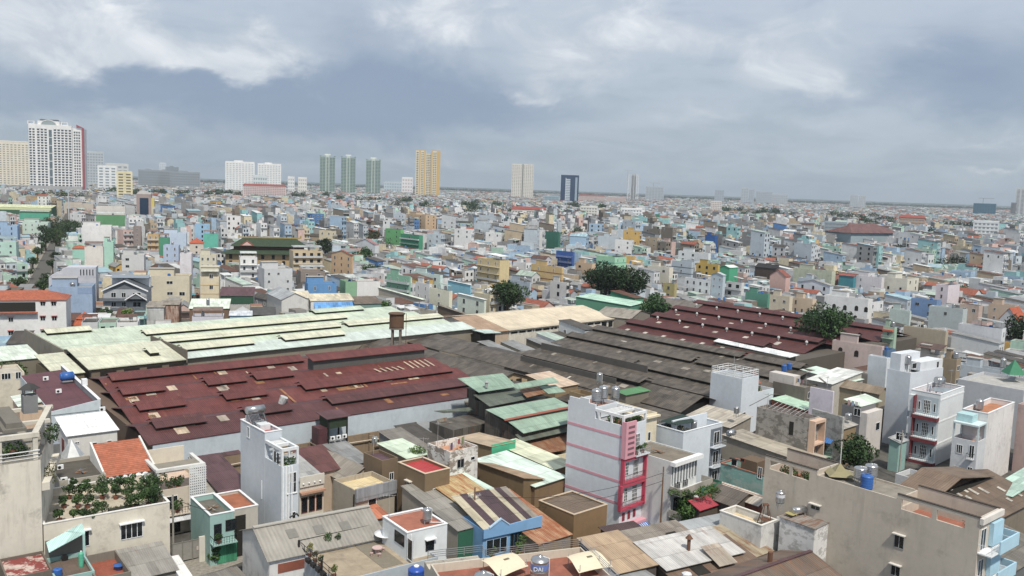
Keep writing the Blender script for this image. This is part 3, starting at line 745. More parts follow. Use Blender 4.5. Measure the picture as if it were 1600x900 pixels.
# ---------------------------------------------------------------- near houses, left
def simple(label,B,z,wm,kind='flat',rm=None,rise=1.,R_=None,L_=None,wu=None,wv=None,ang=42.,par=.8,wins=(),base=0.,name='house',cat='house',cop=None,eave=.3,group=None,ref=None,clear=True):
    "wins: (face,x0,y0,x1,y1[,kwargs]) in photo pixels"
    h=House(name,label,B,z,R_,L_,wu,wv,ang,base,cat,group,clear,ref)
    if kind=='flat': h.body(wm,rm or wm,par,cop=cop)
    else: h.body(wm,par=0); h.roof(kind,rm,rise,eave,wm=wm)
    for w in wins: h.winpx(w[0],*w[1:5],**(w[5] if len(w)>5 else {}))
    return h
CREAM=wall('d6cfbf',.55); CREAM2=wall('d2cdc2',.35)
# stained corner house
b0=at(68,820,9.5)
t=Thing('corner_house','tall stained cream house with a roof pergola full of plants at the picture edge','house',(b0[0],b0[1],0),38); foot.append((*t.W(-5,5,0)[:2],t.ang,9,7))
sk=.28  # the side street cuts the plot at an angle
def cpoly(z,o=0): return [(-16,-.1,z),(-.15-o,-.1,z),(-.15+sk*14-o,14,z),(-16,14,z)]
t.add('walls',MB().prism(cpoly(0),(0,0,17.3)),wall('d3cec0',.95))
t.add('roof',MB().prism([(x,y,17.31) for x,y,_ in cpoly(0)],(0,0,.05)),plain('8c877c',.9))
m=MB()
for x in (-.6,-4.2,-8,-12): m.box(x-.25,x+.25,0,.4,17.3,20)
for x,y in ((1.2,6),(3.2,13),(-4.2,6),(-8,6),(-4.2,12),(-8,12)): m.box(x-.2,x+.2,y-.2,y+.2,17.3,20)
m.box(-16,-.2,-.1,.5,20.003,20.5).box(-16,2,5.7,6.3,20.003,20.4).box(-16,3.6,12.6,13.2,20.003,20.4)
for x in (-4.2,-8): m.box(x-.2,x+.2,.6,12.5,20.003,20.35)
m.prism([(-.9,.5,20.01),(-.2,.5,20.01),(3.6,13,20.01),(2.9,13,20.01)],(0,0,.4))
t.add('pergola',m,wall('cdc8ba',.6))
t.add('roof_trough',MB().box(-3.6,-1.2,1.5,11,20.45,20.8).box(-3.2,-1.6,2,10.5,20.8,21.4),wall('77736a',.7))
t.rail=MB().box(-16,-.2,-.08,0,18.4,18.5).box(-16,-.2,-.08,0,18.0,18.05).box(-16,-.2,-.08,0,17.6,17.65); t.add('railing',t.rail,WHITE)
for k in range(4): t.add('planter_ledge',MB().prism([(-.1+sk*3*k,3*k+.2,13.5),(.8+sk*3*k,3*k+.2,13.5),(.8+sk*3*(k+.8),3*k+2.4,13.5),(-.1+sk*3*(k+.8),3*k+2.4,13.5)],(0,0,.9)),CREAM)
CH='the tall stained corner house'
for k,(x,y,z,r,n) in enumerate(((-2.5,2.5,17.4,1.3,420),(-6.5,1.2,17.4,1.4,380))):
    plant('terrace_bush',('broad bush under the roof pergola of the corner house, beside the street edge','round bush in the middle bay of the corner house pergola','dense bush behind the third pergola post of the corner house','bush at the picture edge on the corner house terrace')[k],'potted plant',t.W(x,y,z),[(0,0,.8,r),(.8,.3,.6,r*.7),(-.8,.2,.7,r*.7)],n,.3,'33501f',.5,None,'bushes on the corner house terrace',k)
for k,(x,y,z) in enumerate(((2.0,6.2,18.6),(1.2,3.2,14.5))):
    plant('trailing_shrub',('rounded shrub hanging over the street edge of the corner house roof','thin brown green shrub on the lower ledge of the corner house')[k],'shrub',t.W(x,y,z),[(0,0,0,1.1-.3*k),(.1,.4,-.8,.7),(.2,.3,.6,.7)],420-150*k,.26,('35521f','5a5a30')[k],None,[((0,0,-1.4),(0,0,0),.08,.05)],None,k+9)
p=t.W(.6,10.5,20.4); c=Thing('chimney_vent','grey capped chimney vent on the corner house roof','chimney',p,38)
c.add('shaft',MB().box(-.8,.8,-.8,.8,0,2.2),wall('7d8082',.3)); m=MB()
for a in (-.6,.6):
    for b in (-.6,.6): m.box(a-.06,a+.06,b-.06,b+.06,2.2,2.9)
m.lathe(0,0,[(1.3,2.9),(.5,3.5),(.05,3.7)],4); c.add('cap',m,plain('3e3e3e',.7))
# bonsai terrace house
bh=simple('low cream house with a long rooftop terrace of clipped bonsai trees',(68,820),9.5,CREAM,'flat',paving('b9ae9a',.6),R_=265,wv=12.5,ang=37,par=1.0,cop=plain('dcdcd8',.7),wins=[('r',103,831,140,856,dict(nx=4,hood=WHITE)),('r',188,817,223,841,dict(nx=4,hood=WHITE))])
rnd=random.Random(4); k=0
rowsb=[(808,[93,115,131,143],.55),(800,[160],.85),(786,[100,122,137],.6),(772,[108,125,141,160],.8),(762,[160,182,200],.95),(772,[181,201],.7),(788,[205,217],.8),(770,[226,238],1.35),(783,[232,242],1.2),(757,[115,136],.5)]
ordn=['first','second','third','fourth','fifth','sixth']
for ri,(y,xs,r) in enumerate(rowsb):
    for j,x in enumerate(xs):
        p=at(x,y+8,bh.zd); k+=1
        r*=1.06; cl=[(0,0,.8+r*.6,r*.8)]+[(rnd.uniform(-.7,.7)*r,rnd.uniform(-.7,.7)*r,.7+rnd.uniform(.2,1.3)*r,r*rnd.uniform(.35,.55)) for _ in range(5)]
        big=r>1.1
        lab=('%s %s clipped tree in the %s row of the bonsai terrace'%(ordn[j],('small','tall' if big else 'rounded')[r>.65],['front','second','third','fourth','back','back middle','short middle','bushy','bushy front','far'][ri]))
        plant('bonsai_tree',lab,'potted tree',p,cl,int(220+330*r),.23+.05*big,'2f4a20',.35,[((0,0,.4),(0,0,.9+r*.4),.08,.05)],'clipped trees on the bonsai terrace',k)
pp=bh.W(bh.wu-4.2,2.6,bh.zd); tr=Thing('planter_box','row of dark planter boxes at the front of the bonsai terrace','planter',pp,37); tr.add('box',MB().box(-2.4,1.2,-.3,.3,0,.55),plain('3c3a36',.8)); v,to=leaf_mesh([(i*.6-2.1,0,.6,.28) for i in range(6)],200,.16,np.random.default_rng(8)); o=bpy.data.objects.new('seedlings',mesh_quads('seedlings',v,leafm('5a6a30'),to)); C.objects.link(o); o.parent=tr.o
# grey flat roof behind it with air conditioners
gf=simple('low house with a blackened concrete roof and three air conditioners',(93,752),9.3,wall('a8a397',.7),'flat',paving('58534a',3.0,.01,.8),R_=166,wv=10,ang=37,par=.5)
for k,(x,y) in enumerate(((94,728),(100,748),(112,750))): ac_unit(at(x,y+6,gf.zd),37,'','white air conditioner %s on the blackened concrete roof'%('standing by the corner house wall','nearest the corner house at the roof edge','second along the roof edge')[k])
p=at(112,712,9); t=Thing('sheet_cone','shiny folded metal cone canopy beside the white tin roof','canopy',p,37); t.add('cone',MB().lathe(0,0,[(1.7,0),(.05,2.4)],6),plain('c9cccc',.3,.6)); t.add('louvre_box',MB().box(-3.2,-1.6,-.6,.6,0,2.2),STEEL)
# orange tile roof with white side walls
oh=House('house','low house with a bright orange tile roof between white side walls',(166,745),8.7,240,None,None,8.2,37); oh.body(wall('c9c3b6',.5),par=0)
oh.roof('sy',tile('b0613f'),2.4,.25,wm=wall('c9c3b6',.5))
for x in (-.35,oh.wu+.1): oh.add('side_parapet',MB().prism([(x,-.5,0),(x,8.4,0),(x,8.4,11.5),(x,-.5,8.95)],(.25,0,0)),wall('d9d9d4',.4))
m=MB(); [m.cyl((.5+i*.9,-.7,8.25),(.5+i*.9,-.3,8.3),.42,seg=8) for i in range(int(oh.wu/.9))]; oh.add('white_gutter_drums',m,WHITE)
# beige terrace house with lattice
lh=House('house','beige terrace house with a white lattice screen and a roof beam frame',(244,768),6.6,321,None,None,11,37); LW=wall('cbbfae',.4)
lh.body(LW,paving('cdb5a2',.5),par=.6); W=lh.wu
f=MB()
for x,y in ((.1,0),(W-.5,0),(.1,5.5),(W-.5,5.5)): f.box(x,x+.4,y,y+.4,6.6,9.2)
f.box(0,W,-.1,.5,9.203,9.6).box(0,.5,.5,5.9,9.203,9.55).box(W-.5,W,.5,5.9,9.203,9.55); lh.add('beam_frame',f,wall('d2d3d0',.6))
lh.add('roof_ledge',MB().box(.5,W-.5,.5,3.2,9.25,9.5),wall('8b8578',.8))
m=MB(); x0=W-2.3; n=8
for i in range(n+1): m.box(x0+i*2.2/n-.07,x0+i*2.2/n+.07,-.35,-.2,.3,9.4)
for i in range(25): m.box(x0-.07,W+.03,-.34,-.21,.3+i*.37,.44+i*.37)
lh.add('lattice_screen',m,wall('d5dade',.3)); lh.add('lattice_back',MB().box(x0,W-.05,-.19,-.01,.3,6.5),plain('59616a',.8))
lh.add('terrace_wall',MB().box(W*.1,W-.4,8.6,8.8,6.6,10),wall('d4cbb8',.3))
lh.balcony('r',.2,x0-.2,3.3,1.4,LW,IRON); lh.win('r',1.3,3.6,1.6,2,nx=2); lh.add('awning',MB().slab([(.1,-2.2,2.6),(x0+1.5,-2.2,2.6),(x0+1.5,-.36,3.0),(.1,-.36,3.0)],.06),sheet('b9bcc0',.1)); lh.win('r',.6,.2,2.6,2.2,nx=3,frame=IRON)
for k,(x,y,z,lab) in enumerate(((W-3.4,1.2,6.1,'leafy bush in a pot on the beige terrace beside the lattice'),(2.2,1.0,6.1,'small bush in a pot on the beige terrace at the bonsai end'),(2.6,-.8,3.35,'bush in a pot on the first floor balcony of the lattice house'),(3.2,.8,6.1,'young plant in the middle of the beige terrace edge'))):
    plant('potted_bush',lab,'potted plant',lh.W(x,y,z),[(0,0,1.1,.75),(.3,.2,1.5,.5),(-.3,0,.8,.5)],260 if k!=3 else 90,.24,'33501f',.35,None,'bushes in pots',40+k)
g=Thing('yard_gate','grey metal yard gate with a round badge below the lattice house','gate',at(268,882,0),37); W2=5.2
g.add('panel',MB().box(.1,W2,-.05,.05,.2,2.6),plain('8d8b86',.6)); m=MB()
for i in range(5): m.box(.05+i*W2/4.1,.2+i*W2/4.1,-.1,.1,0,2.8)
m.box(.05,W2,-.08,.08,2.6,2.72); g.add('frame',m,plain('77756f',.6)); g.add('badge',MB().cyl((W2*.66,-.06,1.5),(W2*.66,-.1,1.5),.35,seg=4),plain('c8b7ae',.6))
g=Thing('yard_wall','short cream wall beside the yard gate','wall',at(311,878,0),37); g.add('wall',MB().box(0,2.4,-.15,.15,0,3.4),CREAM2)
pole('bare concrete pole standing by the yard gate',at(271,880,0),9.2,(),'8f8b82')
# aqua house and its neighbours
ah=House('house','small aqua house with a balcony and a green shutter door',(328,806),6.8,366,None,None,8,37); AQ=wall('93bab5',.5); ah.body(AQ,paving('6e6a62',1.5),par=.7,cop=WHITE)
ah.balcony('r',0,ah.wu,3.2,1.3,AQ,IRON); ah.win('r',2.0,4.3,1.5,1.5,frame=DARK); ah.door('r',.5,3.3,1,2.2,GLASS); ah.door('r',.9,.1,2.6,2.4,sheet('2c8a66',.1)); 
nh=House('house','low house with an orange painted roof next to the aqua house',(364,797),6.6,403,None,None,7,37); nh.body(wall('b9b3a8',.5),paving('a3603f',1.2,.02,.7),par=.35,cop=WHITE); nh.door('r',.3,.1,1.4,5.6,DARK); nh.door('r',2.4,.1,1.5,2.6,sheet('2c8a66',.1))
plant('street_tree','small bright green tree leaning over the aqua house balcony','tree',at(357,850,0),[(0,0,5.2,.95),(.5,.2,5.6,.7),(-.6,0,5,.7),(.1,0,4.5,.6)],900,.26,'4d7526',None,[((0,0,0),(0,0,4.8),.12,.07)],None,60)
plant('street_tree','dark palm like shrub by the alley in front of the green shutter','shrub',at(335,882,0),[(0,0,1.2,.8),(.1,0,2.1,.65),(0,.2,2.9,.5)],700,.34,'3a5a22',None,[((0,0,0),(0,0,2.5),.12,.07)],None,61)
plant('street_tree','little potted tree on the aqua house balcony edge','potted plant',ah.W(.8,-1,3.3),[(0,0,.9,.5)],160,.22,'3f6424',.3,None,None,62)
simple('low maroon tin roof house beside the pale grey blue tube house',(352,778),4.6,wall('a39c8e',.6),'sy',sheet('5a3f44',.2),1.6,R_=399,wv=16,ang=37)
simple('low grey fibre roof shed between the lattice house and maroon roof',(322,775),4.2,wall('a39c8e',.6),'sy',sheet('98968e',.1),1.2,R_=350,wv=9,ang=37)
simple('narrow maroon tin lean to under the pale blue factory wall',(325,716),4.6,wall('8d7a66',.6),'sy',sheet('5a3f44',.2),.9,R_=374,wv=4.5,ang=38)
# white tin roof house, maroon long roof
wt=simple('white walled house with a bright white ribbed tin roof and three tiny windows',(106,681),9.2,wall('d5d4d0',.5),'sy',sheet('e2e4e6',.02,.6,.03),.9,R_=183,wv=9,ang=37,wins=[('r',117,690,124,694),('r',144,691,152,697,dict(nx=1,nz=2)),('r',167,688,175,693,dict(nx=1,nz=2))])
wt.door('l',3,5.5,2,2.2,sheet('7a3a30',.2))
ml=House('house','long house with a maroon tin roof behind a dark stepped parapet',(80,645),9.6,157,None,None,33,37); ml.body(wall('b8c6cf',.5),par=0); ml.roof('sx',sheet('633a42',.1,.35,.06),.5,0,x0=.1,x1=ml.wu-.5)
ml.add('parapet',MB().box(ml.wu-.4,ml.wu,0,33,9.6,11.0),wall('8f949a',.6)); ml.add('front_lip',MB().prism([(0,-.1,9.2),(ml.wu,-.1,9.2),(ml.wu,-.1,11.0),(0,-.1,9.8)],(0,.2,0)),wall('c3d0d8',.4))
ml.add('coping',MB().box(ml.wu-.46,ml.wu+.06,0,33.05,11.002,11.12),plain('dde2e6',.6)); ml.add('parapet_cap',MB().box(ml.wu-.6,ml.wu+.3,11.5,12.6,11.13,12.3),plain('dde2e6',.6))
t=Thing('plastic_water_tank','blue plastic water tank lying on its side on the maroon long roof','water tank',ml.W(ml.wu-1.6,20,10.4),37,'blue plastic water tanks'); t.add('tank',MB().cyl((-1,0,1),(1,0,1),.85,seg=16).cyl((-1.25,0,1),(-1,0,1),.5,.85,seg=16).cyl((1,0,1),(1.25,0,1),.85,.5,seg=16),BLUEP,smooth=True); t.add('stand',MB().box(-.9,.9,-.5,.5,0,.3),GREYM)
for k,(u,v) in enumerate(((ml.wu*.42,12),(ml.wu*.4,24),(ml.wu-.2,-2.2))): ac_unit(ml.W(u,v,10.1 if k<2 else 9.4),37,'','small white roof box %s'%('in the middle of the maroon long roof','at the far end of the maroon long roof','on the wall below the maroon long roof')[k],.9)
ml.add('side_shed',MB().box(-3.6,-.05,8,16,0,9.4),wall('c7aa8e',.5)); ml.add('side_shed_roof',MB().slab([(-3.9,7.7,9.43),(-.1,7.7,9.9),(-.1,16.3,9.9),(-3.9,16.3,9.43)],.08),sheet('ccd8cc',.05))
cb=simple('cream two storey house with a flat grey roof and dark windows at the picture edge',(-40,588),10.2,wall('d0c7b4',.4),'flat',paving('b1aa9c',2,.01),R_=38,wv=9,ang=37,par=.4,wins=[('r',2,583,17,593,dict(nx=3)),('r',24,581,33,592)])
for k,(x,y,h) in enumerate(((2,646,12),(24,640,11),(38,650,8))): tree(('leafy green tree below the cream house at the picture edge','dark leafy tree between the cream house and the maroon long roof','low leafy tree behind the corner house pergola')[k],at(x,y,0),h,3.4-.5*k,70+k,1300,.5,'35521f')
for k,(x0,x1,y) in enumerate(((-20,26,560),(27,62,556))): simple(('pale green tin shed roof at the picture edge','small pale green tin roof against the mint factory wall')[k],(x0,y+6),7,wall('7d7766',.6),'sy',sheet('c5d3c6',.06),1.2,R_=x1,wv=12,ang=42,cat='shed',name='shed')
# bottom left corner roofs
bl=House('house','low red painted flat roof in the bottom corner beside a stained wall',(10,905),7.0,82,None,None,6,37); bl.body(wall('6f665c',.8),wall('8c3d38',.7,'c9b9ae'),par=.3)
al=House('house','aqua framed rooftop yard with a sloping aqua sheet canopy and tyre',(86,905),6.6,148,None,None,6.2,37); al.body(wall('8bb5b1',.6),paving('6b5a4f',1.4),par=.5)
al.add('canopy',MB().slab([(.2,4.6,7.9),(al.wu,4.6,9.4),(al.wu,6.2,10.0),(.2,6.2,8.5)],.08),sheet('a5cfca',.1)); al.add('post',MB().box(al.wu-.3,al.wu-.05,4.4,4.65,6.6,9.3),wall('a5cfca',.3)); al.add('back_wall',MB().box(.1,al.wu,6.25,6.4,6,8.6),wall('77746e',.6))
ty=Thing('tyre','old black tyre leaning on the rooftop yard wall','tyre',al.W(al.wu*.5,5.6,6.1),37); ty.add('tread',MB().cyl((0,0,.35),(0,.2,.35),.36,seg=14),IRON)
blue_tank(at(127,885,6.1),.28,1.7,'','narrow green and white plastic water tank in the rooftop yard',plain('3fae8c',.4),WHITE)
blue_tank(at(90,900,6.1),.5,.9,'','short blue barrel in the corner of the rooftop yard')
tl=House('house','low house with a broken red tile terrace and a blue basin',(150,905),6.4,205,None,None,7,37); tl.body(wall('7d776c',.7),paving('9c5038',.55,.07,.9),par=1.0)
bs=Thing('basin','blue plastic basin on the broken red tile terrace','basin',at(186,890,5.4),0); bs.add('shell',MB().lathe(0,0,[(.35,0),(.6,.55),(.64,.58),(.5,.5)],14),BLUEP,smooth=True)
simple('grey ribbed tin roof below the cream bonsai house wall',(206,905),4.6,wall('8d877c',.5),'sy',sheet('8d8a84',.15),1,R_=275,wv=6.5,ang=37)
simple('small white ribbed tin canopy at the alley corner',(274,905),3.2,wall('b9b5ab',.4),'sy',sheet('dcdedd',.03),.6,R_=296,wv=5,ang=37,name='shed',cat='shed')
# ---------------------------------------------------------------- near houses, centre
BG=wall('c2ccd6',.12); WT=wall('d7dadd',.35)
# pale grey blue tube house
bt=House('tube_house','tall narrow grey blue tube house with a solar heater and a roof terrace frame',(440,702),14.6,467,376,ang=40); D=bt.wv; W=bt.wu
bt.body(BG,paving('a5504a',.8,.02),par=.5,y0=5.2,z1=15.6,cop=WHITE,names=('rear_walls','rear_roof')); bt.body(BG,paving('8f8a80',.5),par=.9,y1=5.15,z1=12.2,names=('front_walls','terrace_floor'))
f=MB()
for x,y in ((0,0),(W-.3,0),(0,2.4),(W-.3,2.4)): f.box(x,x+.3,y,y+.3,12.2,14.2)
f.box(0,W,0,.35,14.203,14.6).box(0,.35,.35,5.1,14.203,14.6).box(W-.35,W,.35,5.1,14.203,14.6).box(.35,W-.35,2.3,2.65,14.203,14.6); bt.add('terrace_frame',f,plain('d3d8dc',.7))
m=MB(); [m.box(.36,W-.36,2.8+i*.45,2.95+i*.45,14.25,14.4) for i in range(5)]; bt.add('slats',m,WHITE)
bt.add('wall_vents',MB().box(-.04,-.003,.8,1.3,12.4,13.8).box(-.04,-.003,1.7,2.2,12.4,13.8),DARK)
m=MB(); [m.box(.12+i*.42,.3+i*.42,-.12,-.002,1,12.1) for i in range(4)]; bt.add('ribs',m,WHITE)
bt.winpx('r',449,738,463,770,nx=3,nz=2,sill=WHITE); bt.slabf('window_surround','r',W*.48,W*.5,3,10,.002,.25,BG); bt.winpx('r',449,800,462,815,nx=2)
bt.win('l',D-3.2,13.6,.9,1.6,nx=1,pane=plain('8d98a3',.3)); bt.win('l',6,6,.25,2.6,nx=1)
bt.add('skylight_box',MB().box(W*.25,W*.85,8,10.5,15.1,15.9),plain('cfd6da',.4)); bt.add('step_wall',MB().box(W*.1,W*.9,12,12.3,15.1,16.4),WHITE)
t=Thing('solar_water_heater','shiny solar water heater drum on the grey blue tube house','water heater',bt.W(W*.5,D-2.2,15.1),40); t.add('drum',MB().cyl((-1.3,0,2.3),(1.3,0,2.3),.55,seg=16),STEEL,smooth=True)
m=MB(); [m.cyl((-1.1+i*.2,-.2,2.0),(-1.1+i*.2,-1.9,.5),.05,seg=5) for i in range(12)]; t.add('tubes',m,plain('3a4248',.3)); m=MB(); [m.cyl((x,y,0),(x,0,2),.04,seg=5) for x in (-1.1,1.1) for y in (-1.9,.4)]; t.add('stand',m,GREYM)
plant('potted_bush','round green bush on the front terrace of the grey blue tube house','potted plant',bt.W(W*.6,1.2,11.4),[(0,0,1,.8),(.5,.3,1.1,.6),(-.5,.2,.9,.5)],300,.25,'33501f',.35,None,'bushes in pots',81)
# factory fence, sheds and the hut with air conditioners
fw=Thing('boundary_wall','long brown rendered wall under the pale blue factory side','wall',(0,0,0),39); _t=[o for o in bpy.data.objects if str(o.get('label','')).startswith('long maroon tin factory')][0]; fw.p=np.array(_t.matrix_basis@Vector((26,-3.2,0))); fw.o.location=fw.p; fz=max(4.5,fw.face('r',690,657)[1]); fw.add('wall',MB().box(-22,41,-.15,.15,0,fz),wall('8f7a60',.7)); m=MB(); [m.box(-18+i*6,-17.7+i*6,-.3,-.16,0,fz) for i in range(10)]; fw.add('piers',m,wall('7d6a54',.6)); fw.add('pipe',MB().path([(-14,-.5,fz-1.4),(0,-.6,fz-1),(14,-.5,fz-1.3),(40,-.6,fz-.8)],.1),plain('c2b5a2',.7))
gt=simple('tan rendered shed with a wide grey fibre gable roof',(540,752),5.6,wall('a99a86',.6),'gy',sheet('8f877b',.05,.4),1.6,R_=594,L_=470,ang=42,name='shed',cat='shed')
hu=Thing('plant_hut','maroon roofed hut with green netting and air conditioners on stilts','hut',at(521,690,4.5),40); hu.o.location.z=0; hu.p[2]=0
m=MB(); [m.box(x-.12,x+.12,y-.12,y+.12,4.5,9) for x in (-1.8,1.8) for y in (-1.5,1.5)]; hu.add('stilts',m,IRON); hu.add('netting',MB().box(-1.9,1.9,-1.6,1.6,7.4,9.2),plain('2d3c2a',.9)); hu.add('roof',MB().slab([(-2.4,-2,9.3),(2.4,-2,9.3),(2.4,2,9.7),(-2.4,2,9.7)],.1),sheet('5c3c40',.2)); hu.add('side_box',MB().box(-3.6,-2,-1.4,1.2,4.6,7.6),sheet('553035',.2)); hu.add('platform',MB().box(-3.7,2.2,-1.8,1.8,4.4,4.58),wall('8d8070',.5))
for k in range(3): ac_unit(hu.W(-1.2+k*1.15,-1.9,5.4),40,'','air conditioner on the netted hut, %s along its front'%ordn[k])
sf=House('shop_house','small shop house with a grey roof and a cream front with ball lamps',(468,752),6.2,506,None,None,9,40); sf.body(wall('cfc8ba',.4),par=0); sf.roof('sy',sheet('9a9c9b',.05),1.3,.1,wm=wall('cfc8ba',.4)); sf.slabf('front_parapet','r',0,sf.wu,5.2,6.8,.01,.2,wall('d3cec2',.4)); sf.slabf('ledge','r',0,sf.wu,4.2,4.5,.01,.7,wall('b78a70',.4)); sf.grid('r',[.3,1.5,2.7],[1.2],1,2.4,nx=1,frame=BRICK); m=MB(); [m.lathe(.5+i*.9,-.3,[(.05,5.6),(.15,5.75),(.02,5.9)],8) for i in range(4)]; sf.add('ball_lamps',m,WHITE)
simple('maroon tin lean to roof behind the shop house',(500,738),6.3,wall('b7a38f',.5),'sy',sheet('643c3a',.3),1.2,R_=545,wv=9,ang=40)
yb=simple('beige rendered house with a pale yellow sunken roof and a grey sheet parapet',(556,767),7.6,wall('a79c8a',.7),'flat',sheet('cbb787',.05,.4),R_=617,L_=521,ang=42,par=.7,wins=[('r',575,776,588,789,dict(nx=1)),('r',590,777,595,780,dict(nx=1))])
yb.slabf('sheet_parapet','r',-.1,yb.wu+.1,6.0,7.9,.01,.35,sheet('8f9298',.05)); yb.slabf('downpipe','l',.3,.45,.2,7,.01,.12,IRON)
b1=simple('brown rendered house with a small purple tin roof',(597,720),9.4,wall('7a6750',.4),'flat',sheet('574048',.1),R_=622,L_=568,ang=42,par=.45,wins=[('r',608,738,615,750)])
b2=simple('brown rendered house with a vivid red sheet roof',(664,741),10,wall('7f6a4e',.4),'flat',sheet('b02a2e',.0,.4,.04),R_=703,L_=622,ang=42,par=.35,cop=plain('c9b59a',.8),wins=[('l',636,752,643,775,dict(nx=2,nz=2,hood=CREAM)),('r',676,762,690,776)])
b3=simple('narrow brown rendered annex with an iron window',(650,742),7.2,wall('86725a',.5),'flat',R_=666,L_=626,ang=42,par=.2,wins=[('l',636,760,643,778,dict(nx=2))],clear=False) if 0 else None
pt=simple('white house with badly peeling paint and an orange roof terrace',(703,706),11.2,wall('d9d6d2',.8,'7a6a58'),'flat',paving('c08a66',.5),R_=747,L_=668,ang=42,par=1.0,wins=[('r',714,717,725,731,dict(frame=GREYM)),('r',735,713,742,719,dict(nx=1)),('r',715,754,725,760,dict(nx=1)),('l',672,725,678,735)])
PT='the peeling white house'
steel_tank(at(585,697,6.2),.45,1.1,'',.5,None,'small steel tank behind the brown purple roofed house')
simple('flat pale mint tin roof behind the brown houses',(636,716),6.4,wall('8a7a66',.5),'sy',sheet('bccfb8',.05),.5,R_=672,L_=592,ang=42,name='shed',cat='shed')
plant('roof_shrub','leafy green shrub beside the peeling white house','shrub',at(651,712,6),[(0,0,1,.9),(.8,.2,.8,.8),(-.8,0,.7,.7)],420,.3,'4d6a28',None,[((0,0,0),(0,0,.9),.1,.06)],None,82)
gs=House('shed','tan roofed shed with a bright green painted front',(768,704),6.8,804,713,ang=42,cat='shed'); gs.body(wall('8a7552',.5),par=0); gs.roof('sy-',sheet('b09c80',.1,.4),.7,.2,wm=wall('8a7552',.5)); gs.slabf('green_front','r',-.05,gs.wu+.1,1,7.8,.01,.12,wall('2fae82',.2)); gs.slabf('green_ledge','r',-.1,gs.wu+.2,4,4.25,.12,.5,wall('6fc9a4',.2)); gs.slabf('vent_slot','r',.5,gs.wu-1.2,2.9,3.4,.12,.15,DARK)
# the ramshackle green tin workshop
ws=Thing('workshop','ramshackle workshop of stacked green tin roofs over blackened sheet walls','workshop',at(815,690,0),42); foot.append((*ws.W(5,10,0)[:2],ws.ang,9,14)); GT=sheet('86a391',.16,.4,.12); GD=sheet('5d665c',.2,.4,.15); RU=sheet('8d6a4e',.9,.4,.2)
sheetpx('top_roof',[(715,591,13.2),(786,583,13.2),(808,604,11.6),(748,613,11.6)],GT,ws); sheetpx('top_roof',[(797,601,12.8),(864,589,12.8),(874,597,12),(809,608,12)],GT,ws)
sheetpx('middle_roof',[(740,617,11),(812,604,11),(852,618,9.8),(765,635,9.8)],GD,ws); sheetpx('middle_roof',[(811,608,11.2),(842,603,11.2),(856,613,10.4),(823,621,10.4)],RU,ws); sheetpx('middle_roof',[(842,604,11.2),(868,601,11.2),(884,612,10.4),(857,615,10.4)],GT,ws)
sheetpx('main_roof',[(759,640,10),(866,621,10),(892,634,9),(790,656,9)],GT,ws); sheetpx('main_roof',[(791,656.5,8.9),(892,635,8.9),(918,655,7.3),(818,677,7.3)],GT,ws); sheetpx('ridge_strip',[(787,655,9.1),(892,634,9.1),(893,637,9.1),(789,657.5,9.1)],plain('9a4a34',.7),ws,.05)
sheetpx('lower_roof',[(805,679,6.8),(900,660,6.8),(905,670,6),(815,690,6)],GD,ws); sheetpx('lower_roof',[(806,692,5.4),(900,672,5.4),(900,700,4.2),(814,715,4.2)],RU,ws)
q=lambda x,y,z: ws.px(x,y,z)
a=q(756,641,9.6); b=q(815,678,7); m=MB(); m.prism([(a[0]+.3,a[1],0),(b[0]+.3,b[1],0),(b[0]+.3,b[1],6.9),(a[0]+.3,a[1],9.7)],(14,0,0)); ws.add('sheet_walls',m,sheet('4f4b45',.3,.5,.3)); a=q(728,608,11.5); ws.add('upper_walls',MB().box(a[0]+1.5,a[0]+15,a[1]-7,a[1]+1,6,9.4).box(a[0]+1.5,a[0]+14,a[1]-1,a[1]+1.5,9.402,11.2),sheet('48453f',.3,.5,.3))
a=q(690,645,8); ws.add('lean_to_walls',MB().box(a[0]-2,a[0]+9,a[1]-6,a[1]+1,0,6.4),sheet('5a564f',.3,.5,.3)); sheetpx('lean_to_roof',[(678,642,7.8),(735,636,7.8),(742,642,7.3),(693,645,7.3)],GD,ws)
for k,(x,y) in enumerate(((710,618),(725,625),(682,655),(690,662),(700,668))): sheetpx('wall_flap',[(x,y,8-.5*k),(x+16,y-3,8-.5*k),(x+20,y+6,7-.5*k),(x+3,y+9,7-.5*k)],sheet('7d766a',.4,.5),ws)
ws.add('window_hole',MB().box(b[0]+.22,b[0]+.29,b[1]+2,b[1]+3.4,4.6,6.6).box(b[0]+.22,b[0]+.29,b[1]+5,b[1]+7,5,6.6),GLASS)
t=Thing('roof_cowl','small metal cowl on the topmost green workshop roof','vent',at(760,602,12.5),42); t.add('pipe',MB().lathe(0,0,[(.3,-.4),(.3,.5),(.5,.6),(.1,.9)],10),GREYM)
# brown sheds between workshop and pink house
simple('brown rendered shed with a tan corrugated hipped roof',(818,758),6,wall('7d6646',.5),'sx-',sheet('9c8062',.15,.35),1.2,R_=848,L_=750,ang=46,name='shed',cat='shed')
simple('low shed with a pale mint tin roof beside the pink striped house',(836,760),5.6,wall('84694a',.5),'sy',sheet('c5dbd0',.05),1.0,R_=884,wv=13,ang=46,name='shed',cat='shed')
simple('small pale green yellow tin roof at the foot of the pink striped house',(866,733),5.4,wall('84694a',.5),'sy',sheet('c9cfb2',.05),1.2,R_=895,wv=13,ang=46,name='shed',cat='shed')
simple('big brown rendered shed with a flat brown fibre roof',(897,805),6.4,wall('8a6d48',.3),'flat',sheet('6f5f50',.03,.5,.04),R_=949,L_=842,ang=42,par=.12,cop=plain('c0ab90',.8),name='shed',cat='shed')
